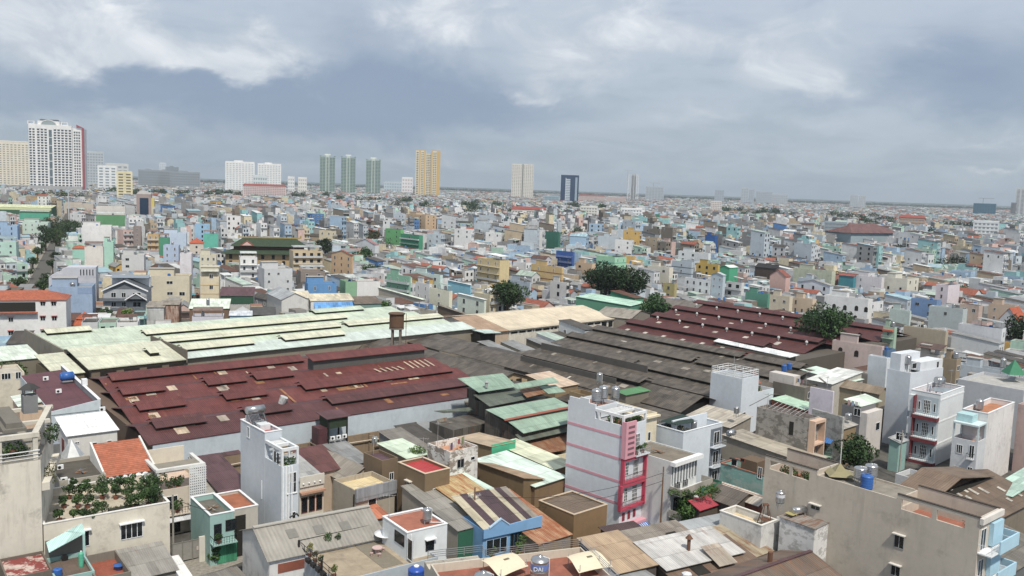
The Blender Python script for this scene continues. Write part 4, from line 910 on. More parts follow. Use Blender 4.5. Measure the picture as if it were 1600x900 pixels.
# blue bungalow and the rusty roofs round it
bb=House('bungalow','sky blue bungalow with a peaked parapet under striped tin sheets',(755,829),6.4,844,None,None,9,33,ref='the sky blue bungalow'); SB=wall('6fa6d8',.25); bb.body(SB,par=0); W=bb.wu
m=MB()
for i,(c,w) in enumerate(((0,1.4),(1,1.2),(0,1.1),(1,2.6),(0,.9),(1,1.0),(2,1.1))):
    x=sum(k[1] for k in ((0,1.4),(1,1.2),(0,1.1),(1,2.6),(0,.9),(1,1.0),(2,1.1))[:i])*W/9.3; x2=x+w*W/9.3-.02
    bb.add('roof_sheet',MB().slab([(x,-.1,6.5+.02*(i%2)),(x2,-.1,6.5+.02*(i%2)),(x2,8.6,8.2+.02*(i%2)),(x,8.6,8.2+.02*(i%2))],.06),[sheet('b0a78d',.3),sheet('4d3c42',.1),sheet('8c8478',.2)][c])
bb.add('parapet',MB().prism([(-.1,-.35,5.4),(W+.1,-.35,5.4),(W+.1,-.35,6.9),(W*.42,-.35,6.6),(W*.28,-.35,7.5),(W*.08,-.35,6.6),(-.1,-.35,6.6)],(0,.2,0)),SB); bb.add('parapet_coping',MB().prism([(W*.42,-.45,6.62),(W*.28,-.45,7.55),(W*.08,-.45,6.62),(W*.08,-.45,6.8),(W*.28,-.45,7.75),(W*.42,-.45,6.8)],(0,.3,0)),plain('a5c6e2',.6))
bb.win('r',.5,2.9,W*.36,2.1,frame=plain('a5c6e2',.5),nx=3); bb.win('r',W*.74,2.9,W*.2,2.1,frame=plain('a5c6e2',.5),nx=2,sill=SB); bb.win('r',W*.47,2.0,W*.2,3.2,frame=plain('3f6a86',.5),nx=3); bb.slabf('side_pier','r',W*.7,W*.95,0,1.6,.01,.3,SB)
for k,(s,z,r) in enumerate(((W*.58,.2,.9),(W*.82,0,.6),(.9,.6,.4))): plant('potted_bush','climbing bush in front of the sky blue bungalow, %s'%('by the doorway','below the far window','under the wide window')[k],'potted plant',bb.W(s,-1.1,z+2.3),[(0,0,1.1*r+.5,r*.7),(.2,0,2*r+.5,r*.6),(-.3,0,.5,r*.5)],260,.25,'4a6a26',.3,None,'bushes in pots',90+k)
rr=House('shed','low shed with a rust streaked yellow tin roof',(735,800),6.6,788,None,None,10,40,cat='shed'); rr.body(wall('8f826e',.5),par=0); rr.roof('sy',sheet('b09a68',.75,.35,.12,rustc='9a5a26'),1.4,.2,wm=wall('8f826e',.5))
simple('pale mint tin roof stepping down behind the rust streaked shed',(790,793),6.3,wall('8f826e',.5),'sy',sheet('b9d2c4',.06),1.6,R_=812,wv=16,ang=44,name='shed',cat='shed')
gg=House('shed','grey fibre roofed shed with a dark green front',(716,829),6.0,757,None,None,14,38,cat='shed'); gg.body(wall('a19a8c',.5),par=0); gg.roof('sy',sheet('84817b',.05,.4),1.8,.2,wm=wall('a19a8c',.5)); gg.slabf('green_front','r',0,gg.wu,.2,5.8,.01,.08,wall('24654d',.3))
rs=House('shed','steep shed roof of orange rusted tin beside the sky blue bungalow',(842,850),4.6,892,None,None,13,40,cat='shed'); rs.body(wall('8f826e',.5),par=0); rs.roof('sy',sheet('a8805c',.95,.3,.15,rustc='96542c'),2.4,.2,wm=wall('8f826e',.5))
up=pole('brown power pole with two insulator arms in front of the sky blue bungalow',at(739,868,0),9.6,(8.4,6.6),'7a5a45')
# big grey gable warehouse
gw=House('warehouse','big grey fibre gable roof warehouse with white walls',(421,874),6.8,600,379,ang=34,cat='warehouse'); W,D=gw.wu,gw.wv; ww=wall('d2d3d2',.7); gw.body(ww,par=0); gw.roof('gx',sheet('8e8a82',.02,.5,.05,seam=30),2.0,.35,wm=ww)
for (fx,fy) in ((.22,.3),(.45,.28),(.68,.26),(.2,.72),(.43,.74),(.64,.76)):
    z=lambda y: 6.8+2.0*(y if y<.5 else 1-y)*2+.1; y0,y1=fy-.07,fy+.07
    gw.add('skylight',MB().slab([(W*fx,D*y0,z(y0)),(W*fx+1.2,D*y0,z(y0)),(W*fx+1.2,D*y1,z(y1)),(W*fx,D*y1,z(y1))],.04),plain('77766f',.5))
gw.add('ridge_cap',MB().box(-.3,W+.3,D/2-.3,D/2+.3,8.86,9.0),plain('a5a29b',.8)); gw.add('bent_flashing',MB().path([(W*.3,D*.55,9.1),(W*.36,D*.53,9.5),(W*.38,D*.55,9.1)],.1),IRON)
for s in (1.0,6.2): gw.slabf('brick_vent','r',s,s+3.6,4.9,6.0,.005,.06,BRICK)
gw.slabf('side_door','l',1.2,2.6,0,3.4,.005,.06,IRON)
# orange roofed white house with a terrace
ot=House('house','white house with an orange painted flat roof and a dark terrace window',(636,833),9.6,699,598,ang=36); OW=wall('d3dade',.3); ot.body(OW,paving('a3614a',3,.01,.5),par=.16,cop=WHITE); W,D=ot.wu,ot.wv
ot.winpx('l',617,832,632,850,nx=1,frame=DARK); ot.winpx('l',637,842,645,876,nx=1,frame=WHITE,name='door'); ot.winpx('r',665,843,678,860,nx=1,frame=DARK,hood=WHITE); ot.slabf('drain_pipe','r',.5,.62,2,9.3,.01,.12,WHITE)
steel_tank(at(667,818,9.5),.55,1.5,'the orange roofed white house',.5); ot.add('roof_pipe',MB().path([(W*.7,D*.25,9.65),(W*.95,.6,9.65),(W,D*.6,9.65)],.05),WHITE)
te=House('terrace_house','wide paved rooftop terrace with an iron rail in front of the grey gable warehouse',(560,905),6.5,None,None,wu=13,wv=10.5,ang=36,clear=False); p=ot.L(te.p)
te.body(wall('aab6c0',.4),paving('a3947c',1.1,.03,.7),par=.25); te.keep()
te.o.location=Vector((*ot.W(-9.6,-1.5,0)[:2],0)); te.p=np.array([*ot.W(-9.6,-1.5,0)[:2],0.]); D2=te.wv
te.rail([(0,.1),(0,D2-.1),(9.2,D2-.1)],6.5,1.1,IRON,r=.04,step=1.6); te.add('pergola_post',MB().box(-.4,-.2,3,3.2,0,8).box(-.4,-.2,D2-1,D2-.8,0,8),IRON)
m=MB(); [m.slab([(-.5+i*.75,D2-.6,7.2),(-.15+i*.75,D2-.6,7.2),(-.15+i*.75,D2+1.2,7.7),(-.5+i*.75,D2+1.2,7.7)],.05) for i in range(13)]; te.add('clear_roof_strips',m,plain('c9cdd0',.25)); te.add('terrace_strip',MB().box(6.3,8.9,1,D2-.6,6.26,6.29),plain('7d7565',.9))
t=Thing('table','round pink stone table on the paved rooftop terrace','table',te.W(7.6,5.0,6.3),0); t.add('table_top',MB().cyl((0,0,.68),(0,0,.76),.62,seg=18),plain('c9a9a4',.5)); t.add('pedestal',MB().cyl((0,0,0),(0,0,.68),.28,.2,seg=10),plain('b5958f',.6))
for k,(dx,dy) in enumerate(((-.9,-.3),(.9,.2),(0,.95),(-.2,-1))):
    t=Thing('stool','small stone stool by the round pink table, the one %s'%('nearest the iron rail','nearest the white house wall','behind the table','in front of the table')[k],'stool',te.W(7.6+dx,5+dy,6.3),0,'stools round the terrace table'); t.add('seat',MB().cyl((0,0,.34),(0,0,.42),.2,seg=10),plain('b99a95',.6)); t.add('foot',MB().cyl((0,0,0),(0,0,.34),.13,seg=8),plain('a98a85',.6))
for k,(x,y,s) in enumerate(((3.4,D2-.8,.75),(4.6,D2-1,.55),(.5,D2-2.2,.6),(.4,D2-4,.5),(.4,D2-5.5,.5),(.5,1.6,.55))):
    plant('potted_bush','%s potted bush along the iron rail of the paved terrace'%('tall leafy','low round','yellow green','dark leafed','small sparse','pale leafed')[k],'potted plant',te.W(x,y,6.3),[(0,0,.9*s+.5,s*.7),(.1,0,1.5*s+.5,s*.5)],int(260*s),.2,('2f4a1e','2f4a1e','7a7a2c','3a3a24','33451e','6d7a33')[k],.36*s+.1,None,'bushes in pots',110+k)
for k,y in enumerate((2.5,3.8,5.2,6.6)):
    t=Thing('rail_planter','black planter hung outside the iron terrace rail, %s from the street end'%ordn[k],'planter',te.W(-.35,y,6.4),36,'planters on the terrace rail'); t.add('box',MB().box(-.25,.2,-.45,.45,0,.45),IRON)
t=Thing('satellite_dish','big white satellite dish beside the orange roofed house','satellite dish',at(604,838,7),0); t.o.location.z=0; z=7
t.add('dish',MB().lathe(0,0,[(.1,z),(.9,z+.12),(1.5,z+.35),(1.52,z+.42),(.9,z+.2),(.1,z+.08)],20),plain('e0e2e3',.5),smooth=True); t.add('mast',MB().cyl((0,0,4),(0,0,z),.07,seg=6).cyl((0,0,z),(0,0,z+1),.02,seg=5),GREYM)
bk=blue_tank(at(650,916,5.5),.95,2.3,'','big blue plastic water tank with a white cap below the orange roofed house',plain('1b4fae',.35),WHITE); foot.append((bk.p[0],bk.p[1],0,1,1))
simple('low orange striped tin roof behind the white satellite dish',(578,812),4.6,wall('8d877c',.5),'sy',sheet('b56a4a',.3,.5,.25),.6,R_=606,wv=5,ang=36,name='shed',cat='shed',clear=False)
# red tiled roof terrace with two branded tanks
rt=House('terrace_house','building with a red tiled roof terrace, steel rails and two cream cloth canopies',(712,945),10.2,967,None,None,9.5,20); RTW=wall('c8bfae',.7); rt.body(RTW,paving('9c5c47',.5,.03,.7),par=.9); W,D=rt.wu,rt.wv
rt.rail([(W*.42,-.0),(W,.0),(W,D),(W*.35,D),(W*.35,D+1.2),(0,D+1.2)],10.25,.9,STEEL,r=.035,bars=4,step=2); rt.add('terrace_recess',MB().box(0,W*.35,D,D+2.6,0,9.4),RTW); rt.add('front_opening',MB().box(W*.6,W*.85,-.06,-.003,6,8.6),DARK)
BAND=plain('5f78b8',.5)
for k,(x,y) in enumerate(((754,932),(842,905))):
    s=steel_tank(at(x,y+10,9.3),.95,2.5,'',.7,BAND,('nearest steel water tank with a blue lettered band on the red tiled terrace','steel water tank with a blue band between the two cream canopies')[k])
def text3d(par,body,size,loc,rot,mat,ext=.01):
    cu=bpy.data.curves.new('lettering','FONT'); cu.body=body; cu.size=size; cu.extrude=ext; cu.align_x='CENTER'
    ob=bpy.data.objects.new('lettering',cu); dg=None; C.objects.link(ob); dg=bpy.context.evaluated_depsgraph_get(); me=bpy.data.meshes.new_from_object(ob.evaluated_get(dg)); bpy.data.objects.remove(ob)
    me.materials.clear(); me.materials.append(mat); o=bpy.data.objects.new('lettering',me); C.objects.link(o); o.parent=par; o.location=loc; o.rotation_euler=rot; return o
for o in [o for o in bpy.data.objects if o.name.startswith('water_tank') and 'blue' in o.get('label','') and 'band' in o.get('label','')]:
    o.rotation_euler=(0,0,0); text3d(o,'DAI',.62,(-.16,-.97,.7+2.5*.5),(R(90),0,0),WHITE)
for k,(c0,c1,c2,c3) in enumerate((((752,872),(800,860),(826,875),(782,893)),((885,866),(930,856),(958,876),(905,886)))):
    q=[at(*c,10.9) for c in (c0,c1,c2,c3)]; cen=sum(q)/4
    t=Thing('cloth_canopy',('cream cloth canopy with a small dark print between the two steel tanks','cream cloth canopy with a dark print at the railed corner of the terrace')[k],'canopy',(cen[0],cen[1],9.3),20,'cream canopies on the red terrace')
    P=[t.L(p) for p in q]; n=8; m=MB(); zz=lambda u,v: 1.35+.1*math.sin(u*3.1)-.3*v*v+.12*math.sin(v*5)
    G=[[np.array(P[0])*(1-u)*(1-v)+np.array(P[1])*u*(1-v)+np.array(P[2])*u*v+np.array(P[3])*(1-u)*v for u in np.linspace(0,1,n)] for v in np.linspace(0,1,n)]
    for i in range(n-1):
        for j in range(n-1): m.slab([(G[a][b][0],G[a][b][1],zz(b/(n-1),a/(n-1))) for a,b in ((i,j),(i,j+1),(i+1,j+1),(i+1,j))],.03)
    t.add('cloth',m,plain('d8ccae',.8,0,.05)); m=MB(); cx,cy=G[3][4][:2]; ex=(G[3][5]-G[3][3])[:2]*.28; ey=(G[4][4]-G[2][4])[:2]*.22
    for a in range(4):
        for b in range(2):
            c=np.array([cx,cy])+ex*(a-1.5)*.55+ey*(b-.5)*.9; z=zz(.5,.42)+.06; d=ex*.2; e=ey*.3
            m.slab([(*(c-d-e),z),(*(c+d-e),z),(*(c+d+e),z),(*(c-d+e),z)],.02)
    t.add('print',m,plain('6d6650',.8)); m=MB(); [m.cyl((p[0]*.9,p[1]*.9,0),(p[0]*.9,p[1]*.9,1.7),.04,seg=5) for p in P]; t.add('posts',m,GREYM)
# the pink striped tube house
PK='the pink striped tube house'; ph=House('tube_house','tall white blue tube house with pink stripes and crimson balcony frames',(975,650),17.7,1011,888,ang=45,ref=PK); W,D=ph.wu,ph.wv; PW=wall('cdd5de',.1)
pink=wall('d694a4',.1); crim=wall('c03a58',.1)
ph.body(PW,paving('8a6050',.6),par=.5,y0=D*.5,z1=17.9,names=('rear_walls','rear_roof')); ph.body(PW,paving('9a5a44',.6),par=1.0,y1=D*.5-.02,z1=16.2,names=('front_walls','terrace_floor'))
for k,(a,b,z) in enumerate(((.78,.98,18.6),(.62,.78,18.9),(.5,.62,18.3))): ph.add('roof_step',MB().box(.002,.25,D*a,D*b-.01,17.91,z),PW)
m=MB()
for x in (0,W-.3):
    for y in (0,D*.2,D*.42): m.box(x,x+.3,y,y+.3,16.2,17.3)
m.box(0,W,0,.3,17.303,17.7).box(0,.3,.3,D*.5,17.303,17.7).box(W-.3,W,.3,D*.5,17.303,17.7).box(.3,W-.3,D*.2,D*.2+.25,17.303,17.6); ph.add('terrace_frame',m,plain('d8dce0',.7)); m=MB(); [m.box(.3,W-.3,D*.22+i*.5,D*.22+i*.5+.12,17.35,17.5) for i in range(5)]; ph.add('slats',m,WHITE)
for z in (14.3,11.0,7.6,4.3): ph.slabf('pink_stripe','l',0,D,z,z+.38,.003,.04,pink)
pn=ph.slabf('slotted_panel','r',-.3,2.1,11.4,16.9,.6,.8,pink); m=MB(); [m.box(.25,1.7,-.83,-.803,11.9+i*.8,12.25+i*.8) for i in range(6)]; m.build('slots',plain('7a5560',.7),pn); ph.add('panel_return',MB().box(-.3,-.1,-.59,-.003,11.4,16.9),pink)
for (x0,x1,z0,z1) in ((-.2,W,7.4,11.3),(-.5,W,3.5,7.38)):
    m=MB(); m.box(x0,x1,-.6,-.01,z0,z0+.36).box(x0,x1,-.6,-.01,z1-.36,z1).box(x0,x0+.36,-.6,-.01,z0+.363,z1-.363).box(x1-.36,x1,-.6,-.01,z0+.363,z1-.363); fr=ph.add('balcony_frame',m,crim)
    m=MB(); m.box(x0+.37,x1-.37,-.55,-.51,z0+1.3,z0+1.36); [m.cyl((x0+.5+i*.33,-.53,z0+.37),(x0+.5+i*.33,-.53,z0+1.3),.02,seg=4) for i in range(int((x1-x0-1)/.33)+1)]; m.build('railing',IRON,fr)
for z in (12.0,8.1,4.2):
    ph.win('r',W*.5,z,1.3,2.5,nx=4,nz=4); ph.win('r',W*.16,z+.4,.8,2,nx=2,nz=4)
ph.balcony('r',2.2,W,11.5,1.0,PW,GREYM); 
for s in (.7,2.0,3.3): ph.slabf('crimson_panel','r',s,s+.6,1.7,2.9,.01,.06,plain('8a2438',.6))
ph.slabf('ledge','r',-.3,W,.9,1.3,.01,1.0,pink); 
m=MB()
for i in range(14):
    a=i*(W+.4)/14; (m if i%2 else m).slab([(a,-2.4,.2),(a+(W+.4)/28,-2.4,.2),(a+(W+.4)/28,-1.02,.9),(a,-1.02,.9)],.05)
ph.add('awning_stripes',m,plain('2f6fc4',.5)); ph.add('awning',MB().slab([(-.1,-2.4,.14),(W+.4,-2.4,.14),(W+.4,-1.02,.84),(-.1,-1.02,.84)],.05),plain('d6dde6',.5))
for k,(x,y) in enumerate(((W*.3,D*.62),(W*.75,D*.68))): steel_tank(ph.W(x,y,17.4),.72,2.0,'',.9,None,('left','right')[k] and ('steel water tank on the rear roof of the pink striped house, over its blank wall','second steel water tank on the pink striped house, behind the first')[k])
for k,(x,y,s) in enumerate(((W*.45,D*.32,1.25),(W*.7,1.0,.8),(W*.3,.9,.7),(W*.85,1.2,.7),(W*.5,-.5,.35),(W*.8,-.4,.4))): plant('potted_bush','bush of %s, %s'%(PK.replace('tube ',''),('in the middle of its roof terrace','at the front of its roof terrace','behind the slots','at the far front corner of its terrace','on the upper front balcony','at the end of the upper balcony')[k]),'potted plant',ph.W(x,y,15.3 if k<4 else 11.5),[(0,0,.9,s),(.4,.3,1.2,s*.7),(-.4,0,.9,s*.7)],int(380*s),.26,'33501f',.35,None,'bushes in pots',120+k)
# cream house with tanks behind it
crh=House('house','cream house with a brown walled roof court behind the pink striped house',(1010,690-42),14.0,1027,890,ang=42); crh.body(wall('d8ccb0',.3),paving('b5aa95',.8),par=.7,y1=crh.wv*.6,z1=14); crh.body(wall('8d7757',.4),paving('8f7f66',.8),par=1.4,y0=crh.wv*.6+.05,z1=14.5,names=('rear_walls','rear_roof')); crh.win('r',.6,9.4,.7,1.6,nx=1); crh.slabf('cornice','r',-.3,crh.wu+.3,13.4,13.7,.01,.5,wall('d8ccb0',.2)); crh.slabf('cornice','l',0,crh.wv*.6,13.4,13.7,.01,.5,wall('d8ccb0',.2))
steel_tank(at(936,600,13.2),.55,1.7,'',.5,None,'small steel water tank in the brown walled roof court'); steel_tank(at(961,628,13.4),.75,2.1,'',.7,None,'tall steel water tank on the cream house next to the roof court')
simple('vivid green sheet roof between the cream house and dark factory roofs',(978,617),8.6,wall('7c7568',.5),'sy',sheet('4a8552',.0,.5,.03),.25,R_=1014,wv=2.6,name='shed',cat='shed',clear=False)
simple('pale pink tan tin roof behind the stacked green workshop roofs',(868,606),7.5,wall('8d7757',.4),'sy',sheet('c3ab94',.05),1.2,R_=903,wv=9,name='shed',cat='shed',clear=False)
# white balcony house with plants
wb=House('balcony_house','white house with ribbed upper storey and flower filled balconies beside the pink striped house',(1050,722),11.0,1090-0,None,None,9,45); W=wb.wu; WB=wall('cfd3d2',.4); wb.body(WB,paving('7d7466',.8),par=.2); wb.slabf('roof_edge','r',-.4,W+.3,10.5,11.1,.003,.9,plain('dfe2e3',.6)); m=MB(); [m.box(.3+i*.75,.5+i*.75,-.2,-.003,7.6,10.4) for i in range(int(W/.75))]; wb.add('ribs',m,WHITE); wb.add('dark_slots',MB().box(.2,W-.2,-.08,-.003,7.7,10.3),plain('6d7272',.6))
for z,d in ((6.4,2.0),(2.9,2.2)): wb.balcony('r',-.2,W+1.5,z,d,WB,wall('a9a49a',.7),1.0,solid=True); wb.win('r',.8,z+.1,1.6,2.4,nx=3,nz=3,frame=GREYM); wb.win('r',3,z+.1,1.4,2.4,nx=3,nz=3,frame=GREYM)
wb.add('green_mesh_rail',MB().box(W*.55,W+2.4,-3.0,-2.95,5.6,7.0).box(W+2.3,W+2.35,-2.9,0,5.6,7),plain('2c6b54',.7)); wb.add('balcony_floor',MB().box(W*.55,W+2.4,-3,-.01,5.3,5.5),WB)
cl=[]
for i in range(9): cl.append((-.2+i*.75,-1.4+.3*math.sin(i*2),6.9+.25*math.sin(i*3),.6))
plant('balcony_flowers','mass of flowering pot plants along the upper balcony of the white balcony house','balcony plants',wb.W(0,0,0),cl,900,.24,'3d5a26',None,None,None,131)
plant('balcony_flowers','low plants along the lower balcony of the white balcony house','balcony plants',wb.W(0,-.2,-3.6),[(x,y,z,r*.7) for x,y,z,r in cl],400,.22,'3d5a26',None,None,None,132)
plant('balcony_flowers','tangle of plants behind the green mesh balcony rail','balcony plants',wb.W(W*.8,-.9,-.3),[(x*.5,y,z,r*.9) for x,y,z,r in cl],600,.24,'4a6a2a',None,None,None,133)
pole('brown street pole beside the pink striped house',at(1031,838,0),10.5,(9.6,),'7a5a3c')
tree('leafy street tree beside the white balcony house',at(1072,838,0),6.9,2.7,141,2400,.36,'3c5f22')
tree('dark leafy round tree among the low roofs by the blue awning',at(1338,750,0),9.5,4.3,142,3000,.5,'27401c')
# ---------------------------------------------------------------- near houses, right
mw=House('house','modern pale blue white house with a sunken roof garden under green netting',(1068,676),11.5,1129,1026,ang=42); MW=wall('cbd5df',.2); mw.body(MW,paving('8f9297',.8),par=1.1,cop=plain('dde3e8',.6)); W,D=mw.wu,mw.wv
for z in (8.0,4.6,1.2): mw.slabf('balcony_recess','r',W*.7,W-.15,z-.2,z+2.8,.004,.03,plain('6b7480',.5)); mw.balcony('r',W*.7,W,z-.2,1.0,MW,GREYM); mw.win('r',W*.78,z-.15,W*.15,2.4,nx=2,off=.03)
for (s,z) in ((D*.45,6.4),(D*.56,6.4),(D*.45,2.2)): mw.win('l',s,z,.45,1.9,nx=1)
mw.add('side_parapet',MB().box(W*.1,W*.98,D*.55,D*.6,10.4,12.6),MW); mw.add('shade_net',MB().slab([(.2,D*.3,12.4),(W*.55,D*.3,12.1),(W*.6,D*.95,12.5),(.2,D*.95,12.2)],.04),plain('243a34',.9)); m=MB(); [m.cyl((x,y,10.4),(x,y,12.3),.05,seg=5) for x in (.3,W*.55) for y in (D*.32,D*.9)]; mw.add('net_posts',m,GREYM)
steel_tank(mw.W(W*.5,D*.35,10.4),.5,1.3,'the modern pale blue white house',.5)
for k,(x,y) in enumerate(((.2,.15),(.25,.5),(.12,.8),(.4,.12))[:3]): plant('potted_bush','dry potted bush in the netted roof garden, %s'%('at the near corner','under the net edge','at the far end','along the front parapet')[k],'potted plant',mw.W(W*x,D*y,10.4),[(0,0,.8,.6),(.3,0,.9,.45)],200,.22,'4a4a28',.3,None,'bushes in pots',150+k)
tw=House('tube_house','tall plain pale blue white house with a white pipe rail around its roof',(1160,592),13.0,1186,1111,ang=42); tw.body(MW,paving('9da3a8',.8),par=.25); W,D=tw.wu,tw.wv; tw.rail([(.1,.1),(W-.1,.1),(W-.1,D-.1),(.1,D-.1),(.1,.1)],13,1.3,WHITE,r=.045,bars=3,step=1.8); m=MB(); [m.cyl((.2,i*1.9+.5,14.25),(W-.2,i*1.9+.5,14.25),.04,seg=5) for i in range(int(D/1.9))]; tw.add('roof_trellis',m,WHITE)
tw.win('r',.8,4.6,1.1,1.3,nx=1); tw.body(MW,paving('a59c90',.8),par=.8,x0=W+.01,x1=W+6,y1=D*.8,z1=9.5,names=('low_wing_walls','low_wing_roof')); tw.add('mast',MB().cyl((W*.6,D*.6,13),(W*.6,D*.6,16.5),.05,seg=5),GREYM)
p=tw.W(W+2.3,D*.35,8.7); g=Thing('garden_pavilion','little pavilion with a terracotta pyramid roof beside the tall plain white house','pavilion',p,42); g.add('roof',MB().lathe(0,0,[(1.9,2.2),(.9,3.5),(.05,4.6)],4),tile('a5603f')); m=MB(); [m.cyl((x,y,0),(x,y,2.3),.07,seg=6) for x in (-1,1) for y in (-1,1)]; g.add('posts',m,RUSTM)
plant('potted_bush','bush at the parapet of the low wing beside the tall plain white house','potted plant',tw.W(W+1,.8,8.7),[(0,0,.8,.7),(.5,.1,.9,.5)],260,.25,'33501f',.3,None,'bushes in pots',161)
th=House('house','long low house with peeling teal walls and a red brick coping',(1193,744),7.2,None,1126,3.2,None,42); TE=wall('7fb0a8',.85,'9fb5ae'); th.wu=4.2; th.body(TE,paving('6e665b',1.2),par=1.0,cop=plain('9a5f48',.8)); th.winpx('l',1143,718,1152,728,nx=1,hood=DARK); th.winpx('l',1157,716,1164,722,nx=1,frame=BRICK); th.winpx('l',1184,730,1191,748,nx=2); th.add('roof_shed_wall',MB().box(1.2,4,2,th.wv-3,6.2,8.6),wall('6f5b47',.6))
lying_tank(at(1142,684,8),42,'',1.6,.55,'steel tank lying on its side above the peeling teal house'); steel_tank(at(1150,652,8),.5,1.3,'',.8,None,'steel tank standing by the foot of the tall plain white house')
simple('long grey fibre roof between the modern house and the stained house',(1262,724),5.6,wall('9a9184',.5),'sy',sheet('a29a8b',.05,.5),1.0,L_=1130,wu=6,ang=42,name='shed',cat='shed')
simple('brown maroon tin roof strip below the stained grey house',(1262,706),5.4,wall('8b8276',.5),'sx',sheet('6a4440',.2),.8,L_=1170,wu=3.2,ang=42,name='shed',cat='shed')
simple('corrugated fibre shed roof with white ridges behind the modern house',(1140,668),6.4,wall('9a9184',.5),'sx',sheet('aaa294',.05,.9,.2),1.2,L_=1072,wu=7,ang=42,name='shed',cat='shed',clear=False)
sg=House('stained_house','narrow deep house with a black stained grey side wall and a peach front',(1265,655),11.6,1281,1183,ang=42); sg.body(wall('a19c95',1.0,'6f6a63'),paving('7a4840',.8),par=.9); W,D=sg.wu,sg.wv; PE=wall('d3b196',.3)
m=MB(); m.box(-.1,.15,-1.2,-.003,0,11.4).box(W-.15,W+.1,-1.2,-.003,0,11.4).box(.153,W-.153,-1.2,-.003,10.9,11.4).box(.153,W-.153,-1.2,-.003,3.1,3.5).box(.153,W-.153,-1.2,-.003,7,7.3); sg.add('peach_front',m,PE); sg.win('r',W*.2,7.6,W*.5,2.6,nx=2); sg.win('r',W*.2,3.7,W*.6,2.6,nx=2); sg.slabf('red_door','r',W*.15,W*.8,0,2.9,.005,.08,plain('9a4038',.7)); sg.slabf('side_vent','l',D*.28,D*.36,8,10.4,.004,.04,DARK)
m=MB(); [m.cyl((.1,D*.2+i*.9,11.7),(W,D*.2+i*.9,12.4),.05,seg=5) for i in range(8)]; sg.add('roof_trellis',m,GREYM)
simple('tall blank wall house black with mould beside the stained grey house',(1317,652),10.5,wall('b3b2ae',1.0,'8d8b86'),'flat',paving('8f8a80',1),R_=1320,L_=1269,ang=32,par=.5)
lp=simple('lilac white house with a brown tiled roof shed behind the mouldy wall',(1302,612),11.8,wall('cfc8d6',.3),'flat',paving('b7b1ad',.8),R_=1304,L_=1266,ang=42,par=.8); lp.add('roof_shed',MB().slab([(.2,2,13.2),(lp.wu+.3,2,13.2),(lp.wu+.3,lp.wv*.7,14),(.2,lp.wv*.7,14)],.1),sheet('6d6660',.1))
dh=simple('dark rendered house with twin blue tanks and washing on its roof',(1258,606),10.0,wall('716a62',.7),'flat',paving('7d766b',1),R_=1275,L_=1208,ang=42,par=.5,wins=[('r',1262,612,1268,622)])
for k,(x,y) in enumerate(((1225,580),(1233,577))): blue_tank(at(x,y,10.6),.62,1.5,'',('blue plastic tank on the dark rendered house, the nearer of the twin tanks','blue plastic tank on the dark rendered house, the far one of the twins')[k])
dh.add('roof_shed',MB().box(.5,3,3,9,9.5,11.8),wall('c9c2bd',.5))
simple('pale mint tin roofs with a brick band beside the low wing',(1256,640),6.8,wall('8b4a37',.4),'sy',sheet('a6c9b2',.1),.8,L_=1206,wu=6,ang=42,name='shed',cat='shed')
# blue awning house, grey house
ba=House('house','brown house with a bright blue striped awning under a grey tin roof',(1310,672),7.5,1338,1282,ang=42); ba.body(wall('8f7a58',.4),par=0); ba.roof('sy',sheet('a09c95',.1),.8,.3,wm=wall('8f7a58',.4)); ba.add('awning',MB().slab([(-2.2,.2,5.2),(-.02,.2,6.6),(-.02,ba.wv-.2,6.6),(-2.2,ba.wv-.2,5.2)],.05),sheet('2f6fb5',.0,.4,.4)); ba.balcony('l',.2,ba.wv-.3,3.3,1.4,wall('6f8f86',.5),plain('4a7d72',.6)); ba.slabf('green_canopy','l',.1,ba.wv-.4,2.4,2.55,.01,2,sheet('9fc9ae',.1))
plant('potted_bush','bush on the balcony under the blue striped awning','potted plant',ba.W(-1,2,3.4),[(0,0,.8,.6)],200,.24,'33501f',.3,None,'bushes in pots',171)
dg=House('house','dark grey house with a white framed window and a pale green tin roof',(1356,640),9.4,1380,1316,ang=42); dg.body(wall('76777a',.35),par=.3,y0=1.5); dg.body(wall('cfcac6',.3),par=.1,y1=1.45,z1=8.6,names=('front_walls','front_roof')); dg.winpx('l',1334,638,1345,650,nx=2); dg.winpx('r',1368,660,1374,672,nx=1); dg.add('tin_roof',MB().slab([(.3,1.6,9.6),(dg.wu+3,1.6,9.5),(dg.wu+3,dg.wv,10.3),(.3,dg.wv,10.4)],.07),sheet('c6d8c8',.03))
steel_tank(at(1325,657,8.3),.6,1.2,'the ledge beside the dark grey house',.2)
simple('brown fibre roofed house with a walled yard behind the dark grey house',(1345,610),7,wall('9d937c',.5),'gy',sheet('857664',.05,.4),1.2,R_=1362,L_=1304,ang=42)
simple('second brown fibre roofed house with arched yard vents',(1374,615),7,wall('9a907a',.5),'gy',sheet('8a7a66',.05,.4),1.2,R_=1387,L_=1340,ang=42)
simple('brown roofed house tucked against the tall blank white house',(1412,650),6.2,wall('6f6048',.5),'sy',sheet('8a7358',.1,.4),.8,R_=1419,L_=1376,ang=42)
simple('wide white tin shed roof beside the twin blue tanks',(1300,600),8,wall('b9b5ad',.5),'sx',sheet('cfd3d0',.05),1.2,R_=1346,L_=1262,ang=42,name='shed',cat='shed')
simple('pale mint tin shed roof beside the wide white tin roof',(1325,598),7.6,wall('b9b5ad',.5),'sy',sheet('bfd6ca',.05),1.0,R_=1348,wv=12,ang=42,name='shed',cat='shed')
simple('grey block house with a lying tank and an air conditioner',(1372,588),8.5,wall('8d8780',.5),'flat',paving('9b958b',1),R_=1389,L_=1340,ang=42,par=.3); pass
simple('blank white blue cube house in front of the pink arched wall house',(1386,560),13.2,wall('ccd5dc',.2),'flat',paving('aeb2b5',1),R_=1392,L_=1357,ang=36,par=.3)
